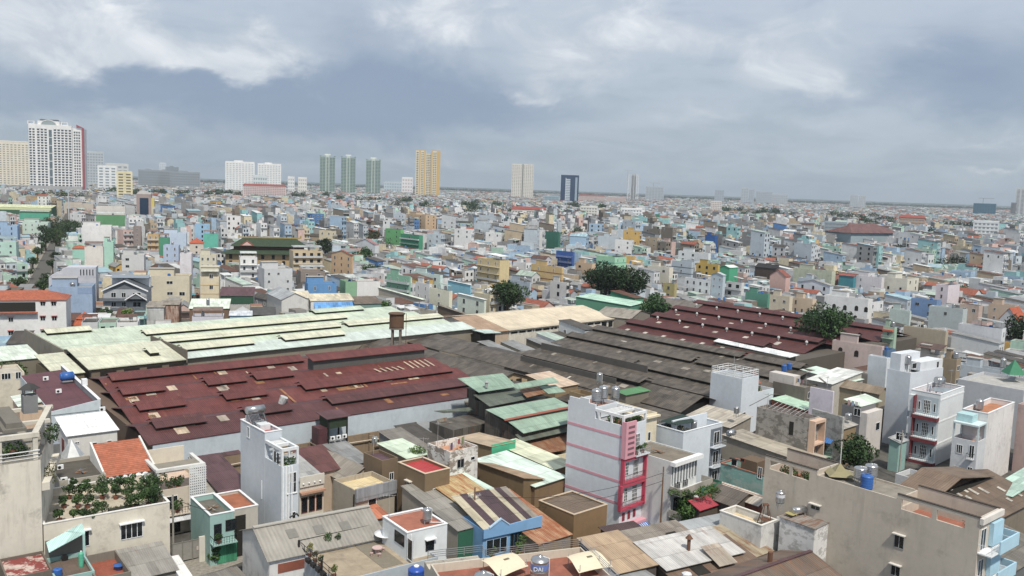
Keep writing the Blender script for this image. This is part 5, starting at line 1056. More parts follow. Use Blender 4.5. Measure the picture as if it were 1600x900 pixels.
bw=House('tube_house','tall wide blank white house with a lower roof annex and a steel tank',(1423,583),15.6,1474,1387,ang=36); BWm=wall('c9d0d9',.15); bw.body(BWm,paving('b5b9bd',1),par=.5); W,D=bw.wu,bw.wv; bw.add('upper_wall',MB().box(.3,W*.6,D*.5,D*.95,15.1,19),BWm); bw.add('annex',MB().box(W*.3,W-.2,.2,3.4,15.62,17.4),wall('d3d9e0',.2)); bw.win('r',W*.8,15.7,.9,1.4,off=-.2,nx=1); bw.winpx('r',1425,567,1432,576,nx=1)
steel_tank(bw.W(W*.2,D*.45,15.2),.7,1.9,'the tall wide blank white house',1.6)
# red balcony house
rb=House('balcony_house','white town house with crimson framed balconies and a pink roof terrace',(1470,617),13.8,1507,1424,ang=44); RW=wall('d3dade',.15); rb.body(RW,paving('b56a6a',.5),par=1.0,cop=WHITE); W,D=rb.wu,rb.wv; mar=plain('7a2f36',.7); BG2=wall('aebdc6',.2)
m=MB(); m.slab([(.6,D*.1,13.9),(W*.9,D*.1,13.9),(W*.9,D*.2,13.9)],.05)
for z in (9.6,5.2,.8):
    rb.slabf('recess_wall','l',D*.05,D*.78,z,z+3.4,.004,.03,BG2); rb.win('l',D*.3,z+.15,D*.24,2.6,nx=4,nz=4,off=.03,frame=plain('e6e9ea',.5)); rb.win('l',D*.12,z+.6,.45,1.7,nx=1,off=.03); rb.win('l',D*.64,z+.6,.45,1.7,nx=1,off=.03); rb.balcony('l',-.1,D*.8,z-.05,1.3,RW,plain('9fb5ba',.3),.9)
    rb.slabf('crimson_beam','l',-.1,D*.85,z-.9,z-.22,.005,1.35,mar); rb.slabf('crimson_side','l',D*.78,D*.82,z-.02,z+3.4,.005,1.2,mar); rb.slabf('side_bay','l',D*.83,D,z+.2,z+3.4,.004,.9,RW)
for z in (12.6,8.3,4.0): rb.slabf('floor_band','r',0,W,z,z+.3,.003,.06,WHITE)
rb.add('roof_glass',MB().box(W*.45,W*.92,D*.15,D*.85,12.85,13.2),plain('8795a0',.3)); 
for k in range(3): ac_unit(rb.W(W*.25+.0,D*(.25+.22*k),12.85),134,'','white air conditioner in the row on the pink terrace, %s from the near parapet'%ordn[k])
lying_tank(rb.W(W*.85,D*.75,13.2),20,'',1.6,.8,'large steel tank lying at the far corner of the pink roof terrace',1.3)
foot.append((*rb.W(-5,D*.5,0)[:2],rb.ang,5,D*.5+2)); foot.append((*rb.W(W*.5,-3,0)[:2],rb.ang,W*.5+2,3))
# mouldy white house right
wr=House('tube_house','white house with a mould stained blank side and an orange roof terrace',(1530,668),11.6,1584,1490,ang=44); WRm=wall('dcd9d8',.6); wr.body(WRm,paving('b0724c',.6),par=.9,x0=wr.wu*.22,z1=13.4,cop=WHITE,names=('rear_walls','rear_roof')); wr.body(wall('c9cdd2',.3),paving('b0724c',.6),par=.8,x1=wr.wu*.22-.01,z1=9.0,names=('front_walls','front_terrace')); W,D=wr.wu,wr.wv
m=MB(); [m.box(x,x+.25,y,y+.25,9,11.6) for x in (0,W*.2) for y in (0,D-.25)]; m.box(-.3,W*.215,0,D,11.603,11.9); wr.add('porch_frame',m,plain('c3d6da',.6)); wr.add('aqua_screen',MB().box(W*.05,W*.2,D*.35,D*.98,11.95,13.2),plain('a3ccd2',.5))
for z in (6.3,2.4): wr.win('l',D*.55,z,D*.25,1.6,nx=3); wr.balcony('l',D*.08,D*.35,z-.4,.8,wall('c9cdd2',.3),IRON); wr.win('l',D*.1,z-.35,D*.2,2.3,nx=2)
foot.append((*wr.W(-4,D*.5,0)[:2],wr.ang,4,D*.5+2)); steel_tank(wr.W(W*.5,D*.75,12.5),.7,1.9,'the mould stained white house',.3); 
# green sheet and white houses further up
simple('long white house with a green pyramid tent and a slatted tank on its roof',(1600,610),12.5,wall('b8bdc3',.3),'flat',paving('aaa9a5',1),L_=1497,wu=14,ang=42,par=.7)
t=Thing('tent','green pyramid tent on the long white roof','tent',at(1583,592,12.4),42); t.add('cloth',MB().lathe(0,0,[(2.6,1.2),(.05,4.2)],4),plain('2f7f5c',.8)); m=MB(); [m.cyl((x,y,0),(x,y,1.3),.05,seg=5) for x in (-1.7,1.7) for y in (-1.7,1.7)]; t.add('poles',m,GREYM)
steel_tank(at(1566,585,12.4),.6,2.2,'',1.5,None,'steel tank in a slatted frame beside the green tent')
simple('pale pink blank house side at the picture edge',(1640,640),13,wall('b99f9a',.4),'flat',paving('aaa9a5',1),wu=10,L_=1591,ang=42)
# lower right roofs
simple('small aqua house with a white sheet awning beside the crimson balconies',(1405,692),5.6,wall('8fbab4',.4),'sy',sheet('9c9fa0',.1),.6,R_=1417,L_=1390,ang=42,wins=[('l',1400,676,1412,688)])
pole('grey concrete power pole among the brown roofs by the red balcony house',at(1404,748,0),9,(8,),'9b968d')
br=House('market_roof','big brown corrugated double gable roof with a raised centre ridge',(1490,842),6.5,1620,1325,ang=40,cat='warehouse'); BRm=sheet('776351',.12,.35,.12,seam=2.2); BR2=sheet('6d5b4b',.12,.35,.12,seam=2.2); br.body(wall('857a6a',.6),par=0); W,D=br.wu,br.wv
br.roof('gx',BR2,2.2,.5); br.add('upper_roof',MB().slab([(4,D*.36,8.6),(4,D*.75,8.6),(W*.5,D*.75,10.6),(W*.5,D*.36,10.6)],.12).slab([(W*.5,D*.36,10.6),(W*.5,D*.75,10.6),(W-2,D*.75,8.6),(W-2,D*.36,8.6)],.12),BRm); br.add('upper_wall',MB().box(5,W-3,D*.38,D*.73,7,8.5),DARK)
rnd=random.Random(12)
for k in range(14):
    x=rnd.uniform(W*.3,W*.95); y=rnd.uniform(.05,.4)*D; z=6.5+2.2*(y/(D/2))+.1; dy=rnd.uniform(.6,2); br.add('patch_sheet',MB().slab([(x,y,z),(x+.7,y,z),(x+.7,y+dy,z+dy*4.4/D),(x,y+dy,z+dy*4.4/D)],.03),sheet('b7b1a6',.1))
simple('slate grey fibre roof in the right corner under the light blue balconies',(1560,905),6,wall('6b6f70',.5),'gx',sheet('6b675f',.05,.4),1.5,R_=1640,wv=14,ang=40,name='shed',cat='shed')
simple('pale mint tin roof at the picture edge beside the brown gables',(1580,775),7.2,wall('8d857a',.5),'sx',sheet('a9c9bb',.05),1.0,R_=1640,L_=1545,ang=40,name='shed',cat='shed')
# big beige long building with a light blue front
bg=House('apartment_block','long beige rendered building with open roof loggias and a light blue balcony front',(1532,810),15.0,1560,1196,ang=40); BGm=wall('bfb5a6',.5); W,D=bg.wu,bg.wv; W=max(W,5.5); bg.wu=W
T=.25
def loggia(y0,y1,ops):
    m=MB(); m.box(0,T,y0,y1,0,13.3).box(0,T,y0,y1,14.5,15.0); c=y0
    for a,b in ops: m.box(0,T,c,a,13.303,14.497); c=b
    m.box(0,T,c,y1,13.303,14.497); m.box(W-T,W,y0,y1,0,15).box(T+.003,W-T-.003,y0,y0+T,0,15).box(T+.003,W-T-.003,y1-T,y1,0,13.3); bg.add('walls',m,BGm); bg.add('terrace_floor',MB().box(T+.003,W-T-.003,y0+T,y1-T,11.9,12.1),paving('a0614c',.5))
    bg.add('ring_beam',MB().box(-.05,T+.05,y0,y1,15.003,15.12).box(W-T-.05,W+.05,y0,y1,15.003,15.12),plain('4c453e',.9))
loggia(0,D*.34,[(1.6,D*.17),(D*.19,D*.32)]); loggia(D*.72,D,[(D*.76,D*.85),(D*.865,D-.8)])
bg.body(BGm,paving('8d867a',1.5),par=.25,y0=D*.34+.01,y1=D*.72-.01,z1=14.4,names=('mid_walls','mid_roof')); bg.add('front_cornice',MB().box(-.1,W+.1,-.4,-.003,14.3,15.0),wall('d3cfc8',.4))
for (x0,y0,x1,y1) in ((1397,836,1413,857),(1392,883,1407,900),(1267,789,1282,797)): bg.winpx('l',x0,y0,x1,y1,hood=wall('d3cfc8',.3),frame=GREYM)
LB=wall('a5d0e6',.15)
for z in (11,7.4,3.8,.3): bg.balcony('r',0,W,z,1.5,WHITE,plain('d6dade',.5),1.0,solid=(z==7.4)); bg.win('r',.5,z+.05,1.4,2.5,nx=2); bg.slabf('blue_bay','r',W*.35,W+1.6,z-.2,z+1.3,1.52,1.7,LB); bg.slabf('blue_bay_side','r',W+1.4,W+1.6,z-.2,z+1.3,.01,1.51,LB); bg.slabf('blue_wall','r',W*.5,W-.02,z+.2,z+2.9,.02,.5,LB)
BGN='the long beige building'
t=Thing('shade_cloth','khaki pyramid shade cloth on the long beige roof','canopy',bg.W(W*.45,D*.66,14.2),40); t.add('cloth',MB().lathe(0,0,[(2.4,.4),(1.1,.85),(.05,1.8)],4),plain('8d8560',.85)); t.add('pole',MB().cyl((0,0,0),(0,0,4.6),.06,seg=6),plain('c9cacb',.5))
for k,(x,y,r,h) in enumerate(((.3,.545,.8,1.5),(.65,.53,.8,1.6))): steel_tank(bg.W(W*x,D*y,14.2),r,h,'',.9,None,('squat steel tank beside the khaki shade cloth','squat steel tank behind the blue barrel tank on the long beige roof')[k])
blue_tank(bg.W(W*.2,D*.5,14.2),.75,1.8,'','bright blue plastic tank on the long beige roof')
for k,(y,z) in enumerate(((.78,12.1),(.81,12.1),(.87,12.1),(.92,12.1),(.06,12.1))): plant('potted_bush','bush in the long beige building roof loggias, %s'%('first behind the far opening','second behind the far opening','first behind the near far pillar','last by the far wall','low and dry in the front loggia')[k],'potted plant',bg.W(1.3,D*y,z),[(0,0,.9,.7),(.2,.6,1.2,.6),(0,-.6,.8,.5)],300 if k<4 else 120,.25,'3a4f24' if k<4 else '4a4030',.3,None,'bushes in pots',180+k)
# patchy white block with ribbed roof, roof yard
pw=House('house','white block with flaking paint and a rusty flat sheet roof against the long beige building',(1273,826),8.6,1322,1219,ang=40); pw.body(wall('d8d8d8',.6,'a5a5a3'),par=0); pw.roof('sx',sheet('86807a',.6,.35,.12),.35,.15)
lying_tank(pw.W(pw.wu*.3,pw.wv*.75,8.8),20,'',1.9,.5,'dull steel cylinder lying on the rusty sheet roof',.6); steel_tank(at(1218,796,8.8),.6,1.7,'',.9,plain('c9ced6',.5),'tall steel tank with a pale band beside the yellow roof patch'); pw.add('yellow_sheet',MB().box(.5,3.2,pw.wv*.7,pw.wv-.3,9.02,9.1),plain('a59a5c',.8))
yd=House('house','white walled roof yard with black streaks and a small iron tower',(1190,822),7.6,1215,1125,ang=40); yd.body(wall('cfd0ce',1.0),paving('cdb890',1.2,.02),par=.9,cop=plain('d8d6cf',.7)); yd.slabf('streaked_wall','r',yd.wu,yd.wu+4.4,0,8,-.2,0,wall('c3c5c5',1.0))
ac_unit(yd.W(yd.wu*.55,yd.wv*.55,6.1),40,'','white air conditioner inside the white walled roof yard'); t=Thing('iron_stand','slender iron stand in the white walled roof yard','stand',yd.W(yd.wu*.75,yd.wv*.2,6.1),0); m=MB(); [m.cyl((x,y,0),(x*.25,y*.25,3.4),.06,seg=5) for x in (-.9,.9) for y in (-.9,.9)]; m.box(-.6,.6,-.6,.6,1.4,1.46); t.add('legs',m,RUSTM); t.add('platform',MB().box(-.35,.35,-.35,.35,3.4,3.5),RUSTM)
simple('brown fibre roofed house behind the white walled yard',(1146,790),5.6,wall('5d5348',.5),'gy',sheet('625a53',.05,.4),1.2,R_=1187,L_=1090,ang=40)
simple('crimson sheet roof with a tan rusted edge by the street tree',(1093,797),5.0,wall('5d5348',.5),'sy',sheet('a53040',.05,.5,.04),.9,R_=1132,L_=1079,ang=40,name='shed',cat='shed',clear=False)
simple('long brick sided low house with a tan and white sheet roof',(1184,790),5.6,wall('8b4f3a',.4),'sx',sheet('b5ada0',.1,.5,.14),.9,R_=1196,L_=1096,ang=40)
# jumble of tin roofs along the bottom edge
for (lab,B,z,R_,L_,kind,c,rust,rise,wv,ang) in (
 ('dark maroon flat tin roof in front of the pink striped house',(1000,868),4.2,1052,None,'sy','4f3f40',.1,.4,9,28),
 ('grey fibre roof with dark open hatches in the bottom tin jumble',(1008,880),4.8,1110,None,'sy','857d73',.2,1.2,7,30),
 ('pale silver tin roof with a rusty chimney in the bottom tin jumble',(1042,890),5.4,1160,None,'sy','b5b4b2',.25,1.1,6,30),
 ('tan corrugated tin roof beside the red tiled terrace',(965,895),5.6,1026,None,'sy','a58d70',.3,1.2,8,30),
 ('brown tin roof with lifted panels below the silver roof',(1075,925),4.2,1205,None,'sy','7a6656',.5,1.6,8,30),
 ('grey blue tin strip roof beside the white walled roof yard',(1090,845),5.0,1165,None,'sy','9aa0a4',.1,.5,5,30),
 ('striped rust and yellow tin roof below the streaked wall',(1150,880),4.4,1205,None,'sy','9b9078',.6,1.4,7,38)):
    h=simple(lab,B,z,wall('57504a',.5),kind,sheet(c,rust,.3,.16),rise,R_,L_,None,wv,ang,name='shed',cat='shed',clear=False)
    if 'chimney' in lab: h.add('chimney',MB().cyl((h.wu*.45,2.5,5.6),(h.wu*.45,2.5,7.4),.22,seg=8).lathe(h.wu*.45,2.5,[(.5,7.4),(.1,7.9)],8),RUSTM)
    if 'hatches' in lab: h.add('hatch',MB().slab([(h.wu*.3,2,5.3),(h.wu*.45,2,5.3),(h.wu*.45,3.6,5.6),(h.wu*.3,3.6,5.6)],.02).slab([(h.wu*.65,3,5.5),(h.wu*.8,3,5.5),(h.wu*.8,4.6,5.8),(h.wu*.65,4.6,5.8)],.02),DARK)
    if 'lifted' in lab: h.add('lifted_panel',MB().slab([(h.wu*.5,2,5.2),(h.wu*.72,2,5.2),(h.wu*.72,5.5,6.4),(h.wu*.5,5.5,6.4)],.05),sheet('a59a8c',.3)); h.add('dark_gap',MB().slab([(h.wu*.25,2,4.72),(h.wu*.4,2,4.72),(h.wu*.4,6,5.5),(h.wu*.25,6,5.5)],.02),DARK)
_c=at(1312,899,5.2); _u=np.array([math.cos(R(36)),math.sin(R(36)),0]); hr=House('house','rust brown gabled tin roof with a stub chimney in front of the flaking white block',proj(_c-_u*15),5.2,None,1130,15,None,36); hr.wv=8.5; hr.body(wall('6b5a4a',.5),par=0); hr.roof('gx',sheet('6c5d52',.55,.35,.2,rustc='7f583a'),1.4,.3,wm=wall('6b5a4a',.5)); hr.add('ridge_cap',MB().box(-.2,hr.wu+.2,hr.wv/2-.25,hr.wv/2+.25,6.63,6.75),sheet('5d4448',.2)); hr.add('chimney',MB().cyl((hr.wu*.6,5.6,5.6),(hr.wu*.6,5.6,7.4),.3,seg=8),RUSTM)

def cable(label,a,b,sag):
    m=MB(); n=10; pts=[a+(b-a)*i/n-np.array([0,0,sag*4*(i/n)*(1-i/n)]) for i in range(n+1)]; m.path(pts,.035,5); o=m.build('cable',IRON); tag(o,label,'cable',None)
_a=at(739,868,0)+np.array([0,0,8.5]); _b=at(1031,838,0)+np.array([0,0,9.6]); _d=at(271,880,0)+np.array([0,0,8.8])
cable('upper black cable between the brown power pole and the pink striped house',_a,_b,1.6); cable('lower black cable between the brown power pole and the pink striped house',_a-np.array([.3,0,1.9]),_b-np.array([0,0,1.2]),1.4)
cable('black cable slung from the concrete gate pole across the alley to the aqua house',_d,ah.W(ah.wu,0,6.5),.5)

def aerial(label,p,h=3.5):
    t=Thing('tv_aerial',label,'aerial',p,random.uniform(0,180)); t.add('mast',MB().cyl((0,0,0),(0,0,h),.035,seg=5),GREYM); m=MB().cyl((-.8,0,h-.2),(.8,0,h-.2),.025,seg=4); [m.cyl((x,-.5+.12*i,h-.2),(x,.5-.12*i,h-.2),.018,seg=4) for i,x in enumerate((-.7,-.35,0,.35,.7))]; t.add('elements',m,GREYM)
for lab,h,x,y in (('tv aerial on the peeling white house',pt,.2,.8),('tv aerial on the brown house with the red sheet roof',b2,.9,.9),('tv aerial on the brown purple roofed house',b1,.5,.9),('tv aerial on the stained grey house',sg,.5,.9),('tv aerial on the modern pale blue white house',mw,.9,.9),('tv aerial on the crimson balconied town house',rb,.9,.4),('tv aerial on the mould stained white house',wr,.9,.5),('tv aerial on the dark rendered house with blue tanks',dh,.7,.2),('tv aerial on the orange roofed white house',ot,.1,.9),('tv aerial on the low bonsai terrace house',bh,.02,.9),('tv aerial on the lilac white house',lp,.5,.3)):
    aerial(lab,h.W(h.wu*x,h.wv*y,h.zd),random.uniform(3,4.5))
def laundry(label,h,x0,y0,x1,y1,cols):
    p=h.W(x0,y0,h.zd); t=Thing('washing_line',label,'washing line',p,0); d=h.W(x1,y1,h.zd)-p; L=np.linalg.norm(d); e=d/L
    for q in (0,1): t.add('post',MB().cyl((*(d[:2]*q),0),(*(d[:2]*q),2),.04,seg=5),GREYM)
    t.add('line',MB().cyl((0,0,1.9),(*d[:2],1.9),.015,seg=4),GREYM)
    for i,c in enumerate(cols):
        a=e*(L*(i+.3)/len(cols)); b=a+e*min(.7,L/len(cols)*.75); n=np.array([-e[1],e[0]])*.02; hh=random.uniform(.7,1.2)
        t.add('cloth',MB().prism([(a[0],a[1],1.9),(b[0],b[1],1.9),(b[0],b[1],1.9-hh),(a[0],a[1],1.9-hh*.9)],(n[0],n[1],0)),plain(c,.9))
laundry('washing line of bright clothes on the dark rendered house roof',dh,.4,.8,2.0,dh.wv*.5,['c04a6a','d8d8d4','4a78b0','d8b04a','8a5aa0'])
laundry('washing line of pale clothes on the grey block house roof edge',dg,.3,2,.3,dg.wv-1,['d8d8d4','9ab0c8','c8a0a0'])
laundry('washing line of mixed clothes on the peeling white house terrace',pt,.5,.8,pt.wu-.5,pt.wv*.5,['3f5f8f','d0d0cc','a04848','7a8a5a'])
laundry('washing line of shirts in the crimson balconied house roof terrace',rb,.5,rb.wv*.3,rb.wu*.4,rb.wv*.8,['e0e0dc','5f7fa8','b0b8c0'])
def scrap(label,h,x,y,seed):
    r=random.Random(seed); t=Thing('scrap_pile',label,'scrap pile',h.W(h.wu*x,h.wv*y,h.zd),r.uniform(0,90))
    for k in range(5): a=r.uniform(0,3.1); c,s_=math.cos(a)*r.uniform(.6,1.2),math.sin(a)*r.uniform(.6,1.2); t.add('board',MB().slab([(-c-.12,-s_,.06+k*.08),(-c+.12,-s_,.06+k*.08),(c+.12,s_,.09+k*.08),(c-.12,s_,.09+k*.08)],.05),plain(r.choice(['6a5a48','8d8578','5a5f66','9a6a4a']),.9))
for k,(lab,h,x,y) in enumerate((('pile of old boards on the blackened concrete roof',gf,.6,.4),('pile of old boards on the peeling teal house roof',th,.4,.2),('pile of old boards on the dark rendered house roof',dh,.3,.3),('pile of old boards on the aqua house roof',ah,.5,.5),('pile of boards on the narrow stained grey house',sg,.5,.35),('pile of boards on the ribbed white balcony house roof',wb,.4,.5))): scrap(lab,h,x,y,k)
# ---------------------------------------------------------------- the belt of houses behind the factory
def rows_of_windows(h,f,n,w=1.1,hh=1.5,st=None,skip=0,rnd=None,fr=WHITE,z1=None):
    if rnd: w=rnd.choice([.8,1.0,1.3,1.6]); hh=rnd.choice([1.2,1.5,1.7]); fr=rnd.choice([WHITE,WHITE,IRON,GREYM])
    L=h.wu if f=='r' else h.wv; z1=z1 or h.h; st=st or max(1,int((z1-.6)/3.3))
    for k in range(skip,st):
        z=z1-3.3*(st-k)+.5
        if z<.2: continue
        for i in range(n):
            if rnd and rnd.random()<.12: continue
            h.win(f,L*(i+.5)/n-w/2,z,w,hh,nx=2,frame=fr)
def mid(label,B,z,R_,wm,L_=None,wv=None,kind='flat',rm=None,rise=1.5,ang=42.,wr=0,wl=0,balc=None,top=None,par=.8,wins=(),name='house',cat='house',band=None,hut=False,rail=None,skip=0,grime=.35,wu=None):
    if isinstance(wm,str): v_=[int(wm[i:i+2],16) for i in (0,2,4)]; m_=sum(v_)/3; wm=''.join('%02x'%int(m_+(c-m_)*.84) for c in v_)
    wmat=wall(wm,grime) if isinstance(wm,str) else wm
    h=simple(label,B,z,wmat,kind,rm or (paving('8d8982',1.2) if kind=='flat' else sheet('8f9294',.1)),rise,R_,L_,wu,wv,ang,par,wins,name=name,cat=cat)
    rnd=random.Random(int(B[0]*7+B[1]))
    if wr: rows_of_windows(h,'r',wr,rnd=rnd,skip=skip)
    if wl: rows_of_windows(h,'l',wl,rnd=rnd,skip=skip)
    if balc:
        L=h.wu if balc=='r' else h.wv
        for k in range(1,int(z/3.3)): h.balcony(balc,.1,L-.1,z-3.3*k-.15 if 1 else 0,1.1,wmat,rail or plain('b8bdc0',.5),.9,solid=rnd.random()<.4)
    if band:
        for k in range(1,int(z/3.3)+1):
            for f,L in (('r',h.wu),('l',h.wv)): h.slabf('floor_band',f,0,L,z-3.3*k,z-3.3*k+.25,.003,.08,band)
    if kind=='flat' and not hut and not top:
        q=rnd.random(); hut=q<.5; top=None if q<.62 or h.wv<5 else rnd.choice(['9aa0a2','b5bcbb','7a655c','8fa39a'])
    if kind=='flat' and rnd.random()<.6 and len(label.split())<13: steel_tank(h.W(h.wu*rnd.uniform(.3,.7),h.wv*rnd.uniform(.15,.4),h.zd),.6,1.5,'',.9,None,'steel tank on the '+label) if rnd.random()<.7 else blue_tank(h.W(h.wu*.5,h.wv*.3,h.zd),.6,1.4,'','blue tank on the '+label)
    if hut: h.add('stair_head',MB().box(.25,h.wu*.6,h.wv*.5,h.wv*.85,h.zd+.01,z+2.2),wmat); h.add('stair_roof',MB().box(.1,h.wu*.6+.2,h.wv*.5-.3,h.wv*.85+.2,z+2.203,z+2.35),plain('a5a29b',.8))
    if top: h.add('roof_canopy',MB().slab([(.1,.2,z+1.9),(h.wu-.1,.2,z+1.9),(h.wu-.1,h.wv*.6,z+2.5),(.1,h.wv*.6,z+2.5)],.07),sheet(top,.08)); m=MB(); [m.box(x-.06,x+.06,y-.06,y+.06,h.zd+.01,z+1.8) for x in (.4,h.wu-.4) for y in (.5,h.wv*.55)]; h.add('canopy_posts',m,GREYM)
    return h
RH=plain('c04a3c',.6)
ht=mid('white four storey hotel like house with an orange hip roof and red window hoods',(-60,470),13.2,103,'d9dcdd',wv=11,kind='hip',rm=tile('ad5a3a'),rise=2.2,ang=20,wins=[('r',x,y,x+8,y+7,dict(hood=RH)) for x,y in ((63,471),(80,471),(13,496),(63,494),(81,494),(13,517),(64,515),(82,515))])
ht.slabf('orange_eave','r',0,ht.wu*.72,9.4,9.8,.01,1.2,tile('ad5a3a')); ht.slabf('terrace_opening','r',1,ht.wu*.7,9.9,12.6,.004,.05,DARK)
bp=mid('wide pale periwinkle house wall beside the white hotel like house',(76,448),12.6,144,'8fabd0',wv=11,ang=20,hut=False); bp.add('corner_notch',MB().box(bp.wu*.66,bp.wu,-.05,-.003,10.2,12.3),plain('7f98bb',.8)); lying_tank(bp.W(bp.wu*.5,5,12),0,'',1.2,.6,'round steel tank on the pale periwinkle house')
lv=House('house','lavender grey house with a slanted parapet and five narrow openings',(76,433),11.6,150,None,None,10,20); LV=wall('b9bdc9',.3); lv.body(LV,par=0); W=lv.wu; lv.add('slanted_parapet',MB().prism([(0,-.05,11.61),(W,-.05,11.61),(W,-.05,15.2),(W*.38,-.05,15.2)],(0,9,0)),LV)
for k in range(5): lv.win('r',W*.66+k*W*.065,12.2,W*.03,2.3,nx=1,frame=LV,off=.06)
lv.winpx('r',91,421,97,428,nx=2)
gv=House('villa','dark grey villa with white trimmed gables and layered tile eaves',(161,452),10.4,229,None,None,11,14); GV=wall('a9aeb4',.2); GT2=tile('555c66'); gv.body(GV,par=0); gv.roof('gy',GT2,3.2,.6,wm=wall('6a7078',.2)); W=gv.wu
for z in (7.0,3.7): gv.add('eave_skirt',MB().slab([(-.8,-1.4,z-.5),(W+.8,-1.4,z-.5),(W+.8,-.02,z+.3),(-.8,-.02,z+.3)],.1),GT2)
for a,b in (((-.6,10.1),(W/2,13.7)),((W+.6,10.1),(W/2,13.7))): gv.add('white_barge',MB().prism([(a[0],-.85,a[1]),(b[0],-.85,b[1]),(b[0],-.85,b[1]-.5),(a[0],-.85,a[1]-.5)],(0,.22,0)),WHITE)
pg=gv.add('porch_gable',MB().prism([(W*.55,-2.2,7.3),(W,-2.2,7.3),(W*.775,-2.2,9.2)],(0,2.1,0)),wall('6a7078',.2)); 
for a,b in (((W*.52,7.2),(W*.775,9.5)),((W*1.03,7.2),(W*.775,9.5))): gv.add('white_barge',MB().prism([(a[0],-2.5,a[1]),(b[0],-2.5,b[1]),(b[0],-2.5,b[1]-.4),(a[0],-2.5,a[1]-.4)],(0,.25,0)),WHITE)
for z in (7.6,4.3):
    for s,w in ((W*.18,1.6),(W*.42,1.4),(W*.68,2.6)): gv.win('r',s,z,w,1.7,nx=2)
gv.balcony('r',W*.58,W,7.35,1.6,WHITE,IRON); gv.add('car_port',MB().box(W*.2,W*.95,-.06,-.004,.1,2.8),DARK); gv.add('lower_gable',MB().prism([(W*.2,-3.2,3.4),(W*.75,-3.2,3.4),(W*.47,-3.2,4.8)],(0,1.7,0)),wall('6a7078',.2)); gv.add('solar_panels',MB().slab([(W*.1,5,13.9),(W,5,13.9),(W,9,14.6),(W*.1,9,14.6)],.08),plain('7d8a99',.3)); gv.add('rear_wall',MB().box(W*.1,W,8,11,10.4,14),WHITE)
mid('broad cream house with small square windows beside the dark grey villa',(229,431),12.6,296,'d0c6a9',wv=10,ang=15,wins=[('r',260,439,270,444),('r',261,456,270,461),('r',280,456,289,462)])
for lab,B,z,x1,c,ru in (('silver sheet clad shop front in front of the broad cream house',(229,480),7.5,256,'aeb0b0',.2),('rusty pink sheet clad shed beside the silver shop front',(256,476),8.0,279,'a98f82',.7)):
    h=simple(lab,B,z,sheet(c,ru,.4,.2),'sy',sheet('8c8478',.3),.8,R_=x1,wv=9,ang=15,name='shed',cat='shed')
ct=mid('slim cream tower house with yellow floor bands',(313,432),13.2,342,'d8c9a4',wv=9,ang=15,band=plain('c9a862',.7),wins=[('r',327,428,333,435),('r',327,445,333,452)]); ct.add('upper_storey',MB().box(.1,ct.wu*.97,2,8,13.21,16.5),wall('cfc8ae',.3)); ct.add('upper_roof',MB().box(-.2,ct.wu+.1,1.7,8.3,16.51,16.7),plain('b9b39f',.8))
mg=mid('house with a maroon roof over a dark green boarded front',(344,462),8.2,396,'b7b6b2',wv=10,kind='sy',rm=sheet('5d4147',.1),rise=2,ang=14,wins=[('r',363,468,376,476,dict(nx=4)),('r',380,468,393,476,dict(nx=4))]); mg.slabf('green_boarding','r',0,mg.wu,5.2,8.0,.004,.09,plain('24503c',.8))
simple('low shed with a pale green tin roof and a steel vent tank',(296,482),6.6,wall('7b604c',.5),'sy',sheet('cfdccd',.05),1.8,R_=357,wv=11,ang=15,name='shed',cat='shed'); steel_tank(at(325,478,8),.55,2.2,'',.3,None,'tall thin steel tank on the pale green tin shed'); steel_tank(at(317,497,6),.5,2,'',.3,None,'thin steel tank above the lilac box house')
mid('lilac white box house against the mint factory wall',(300,495),7,349,'c6c6d6',wv=7,ang=16); mid('bright sky blue box house with a white tin roof',(359,493),7,393,'86bfe0',wv=6,ang=16,kind='sy',rm=sheet('c5ccd6',.03),rise=.6); mid('low dark roofed house with a row of open bays',(392,492),5.6,430,'6b655e',wv=8,ang=16,wr=3,rm=sheet('4d4c4c',.1),kind='sy')
mid('narrow tall white house with a lilac tinge',(281,396),16,299,'d5d2da',wv=7,ang=15,rm=paving('8a8784',1)); mid('pale blue house with two columns of square windows',(255,383),14,279,'a5bcdd',wv=8,ang=15,wr=2)
mid('cream white cube house with a mint neighbour wall',(132,386),14,161,'d6d2cb',wv=9,ang=22); mid('mint green slab house beside the cream white cube',(161,378),14.5,177,'9fdac4',wv=12,ang=22); mid('low mint house with an orange shed roof',(113,388),11,133,'8fd0bd',wv=9,ang=22,kind='hip',rm=tile('b8572f'))
mid('big white cube house with a raised middle above the street',(128,352),16.5,174,'dcdde0',wv=11,ang=22,hut=True); mid('leaf green stepped gable wall house',(150,336),15,195,'57a066',wv=10,ang=22); mid('white walled hall behind the leaf green house',(150,322),16,196,'d2cfc9',wv=12,ang=22)
gl=mid('tall office with a dark blue glass front between pinkish pillars',(213,303),30,236,'a58f8a',wv=14,ang=18,par=1); gl.slabf('glass_front','r',gl.wu*.22,gl.wu*.82,2,26,.005,.12,plain('1d3550',.15,0,.1,.6)); gl.add('arch_top',MB().prism([(0,-.1,30.01),(gl.wu,-.1,30.01),(gl.wu*.78,-.1,33),(gl.wu*.5,-.1,34),(gl.wu*.22,-.1,33)],(0,1.2,0)),wall('c9c4c2',.2)); gl.slabf('yellow_side','r',gl.wu+.02,gl.wu+3,0,26,-6,-.5,wall('d2bf55',.2))
mid('sky blue tall house at the picture edge by the street',(-10,352),15,27,'8fb7e2',wv=12,ang=22,wr=2); mid('pale mint house below the sky blue tall house',(-10,378),12,25,'acd7c9',wv=10,ang=22,wr=2)
gf2=mid('long dark green market hall with a pale yellow roof edge',(-60,322),13,80,'2f6a48',wv=30,ang=18,kind='sy',rm=sheet('c8cfa0',.03),rise=2,cat='market hall',name='market_hall'); gf2.slabf('pale_band','r',0,gf2.wu,10.5,12.9,.004,.1,plain('c5cf9a',.7))
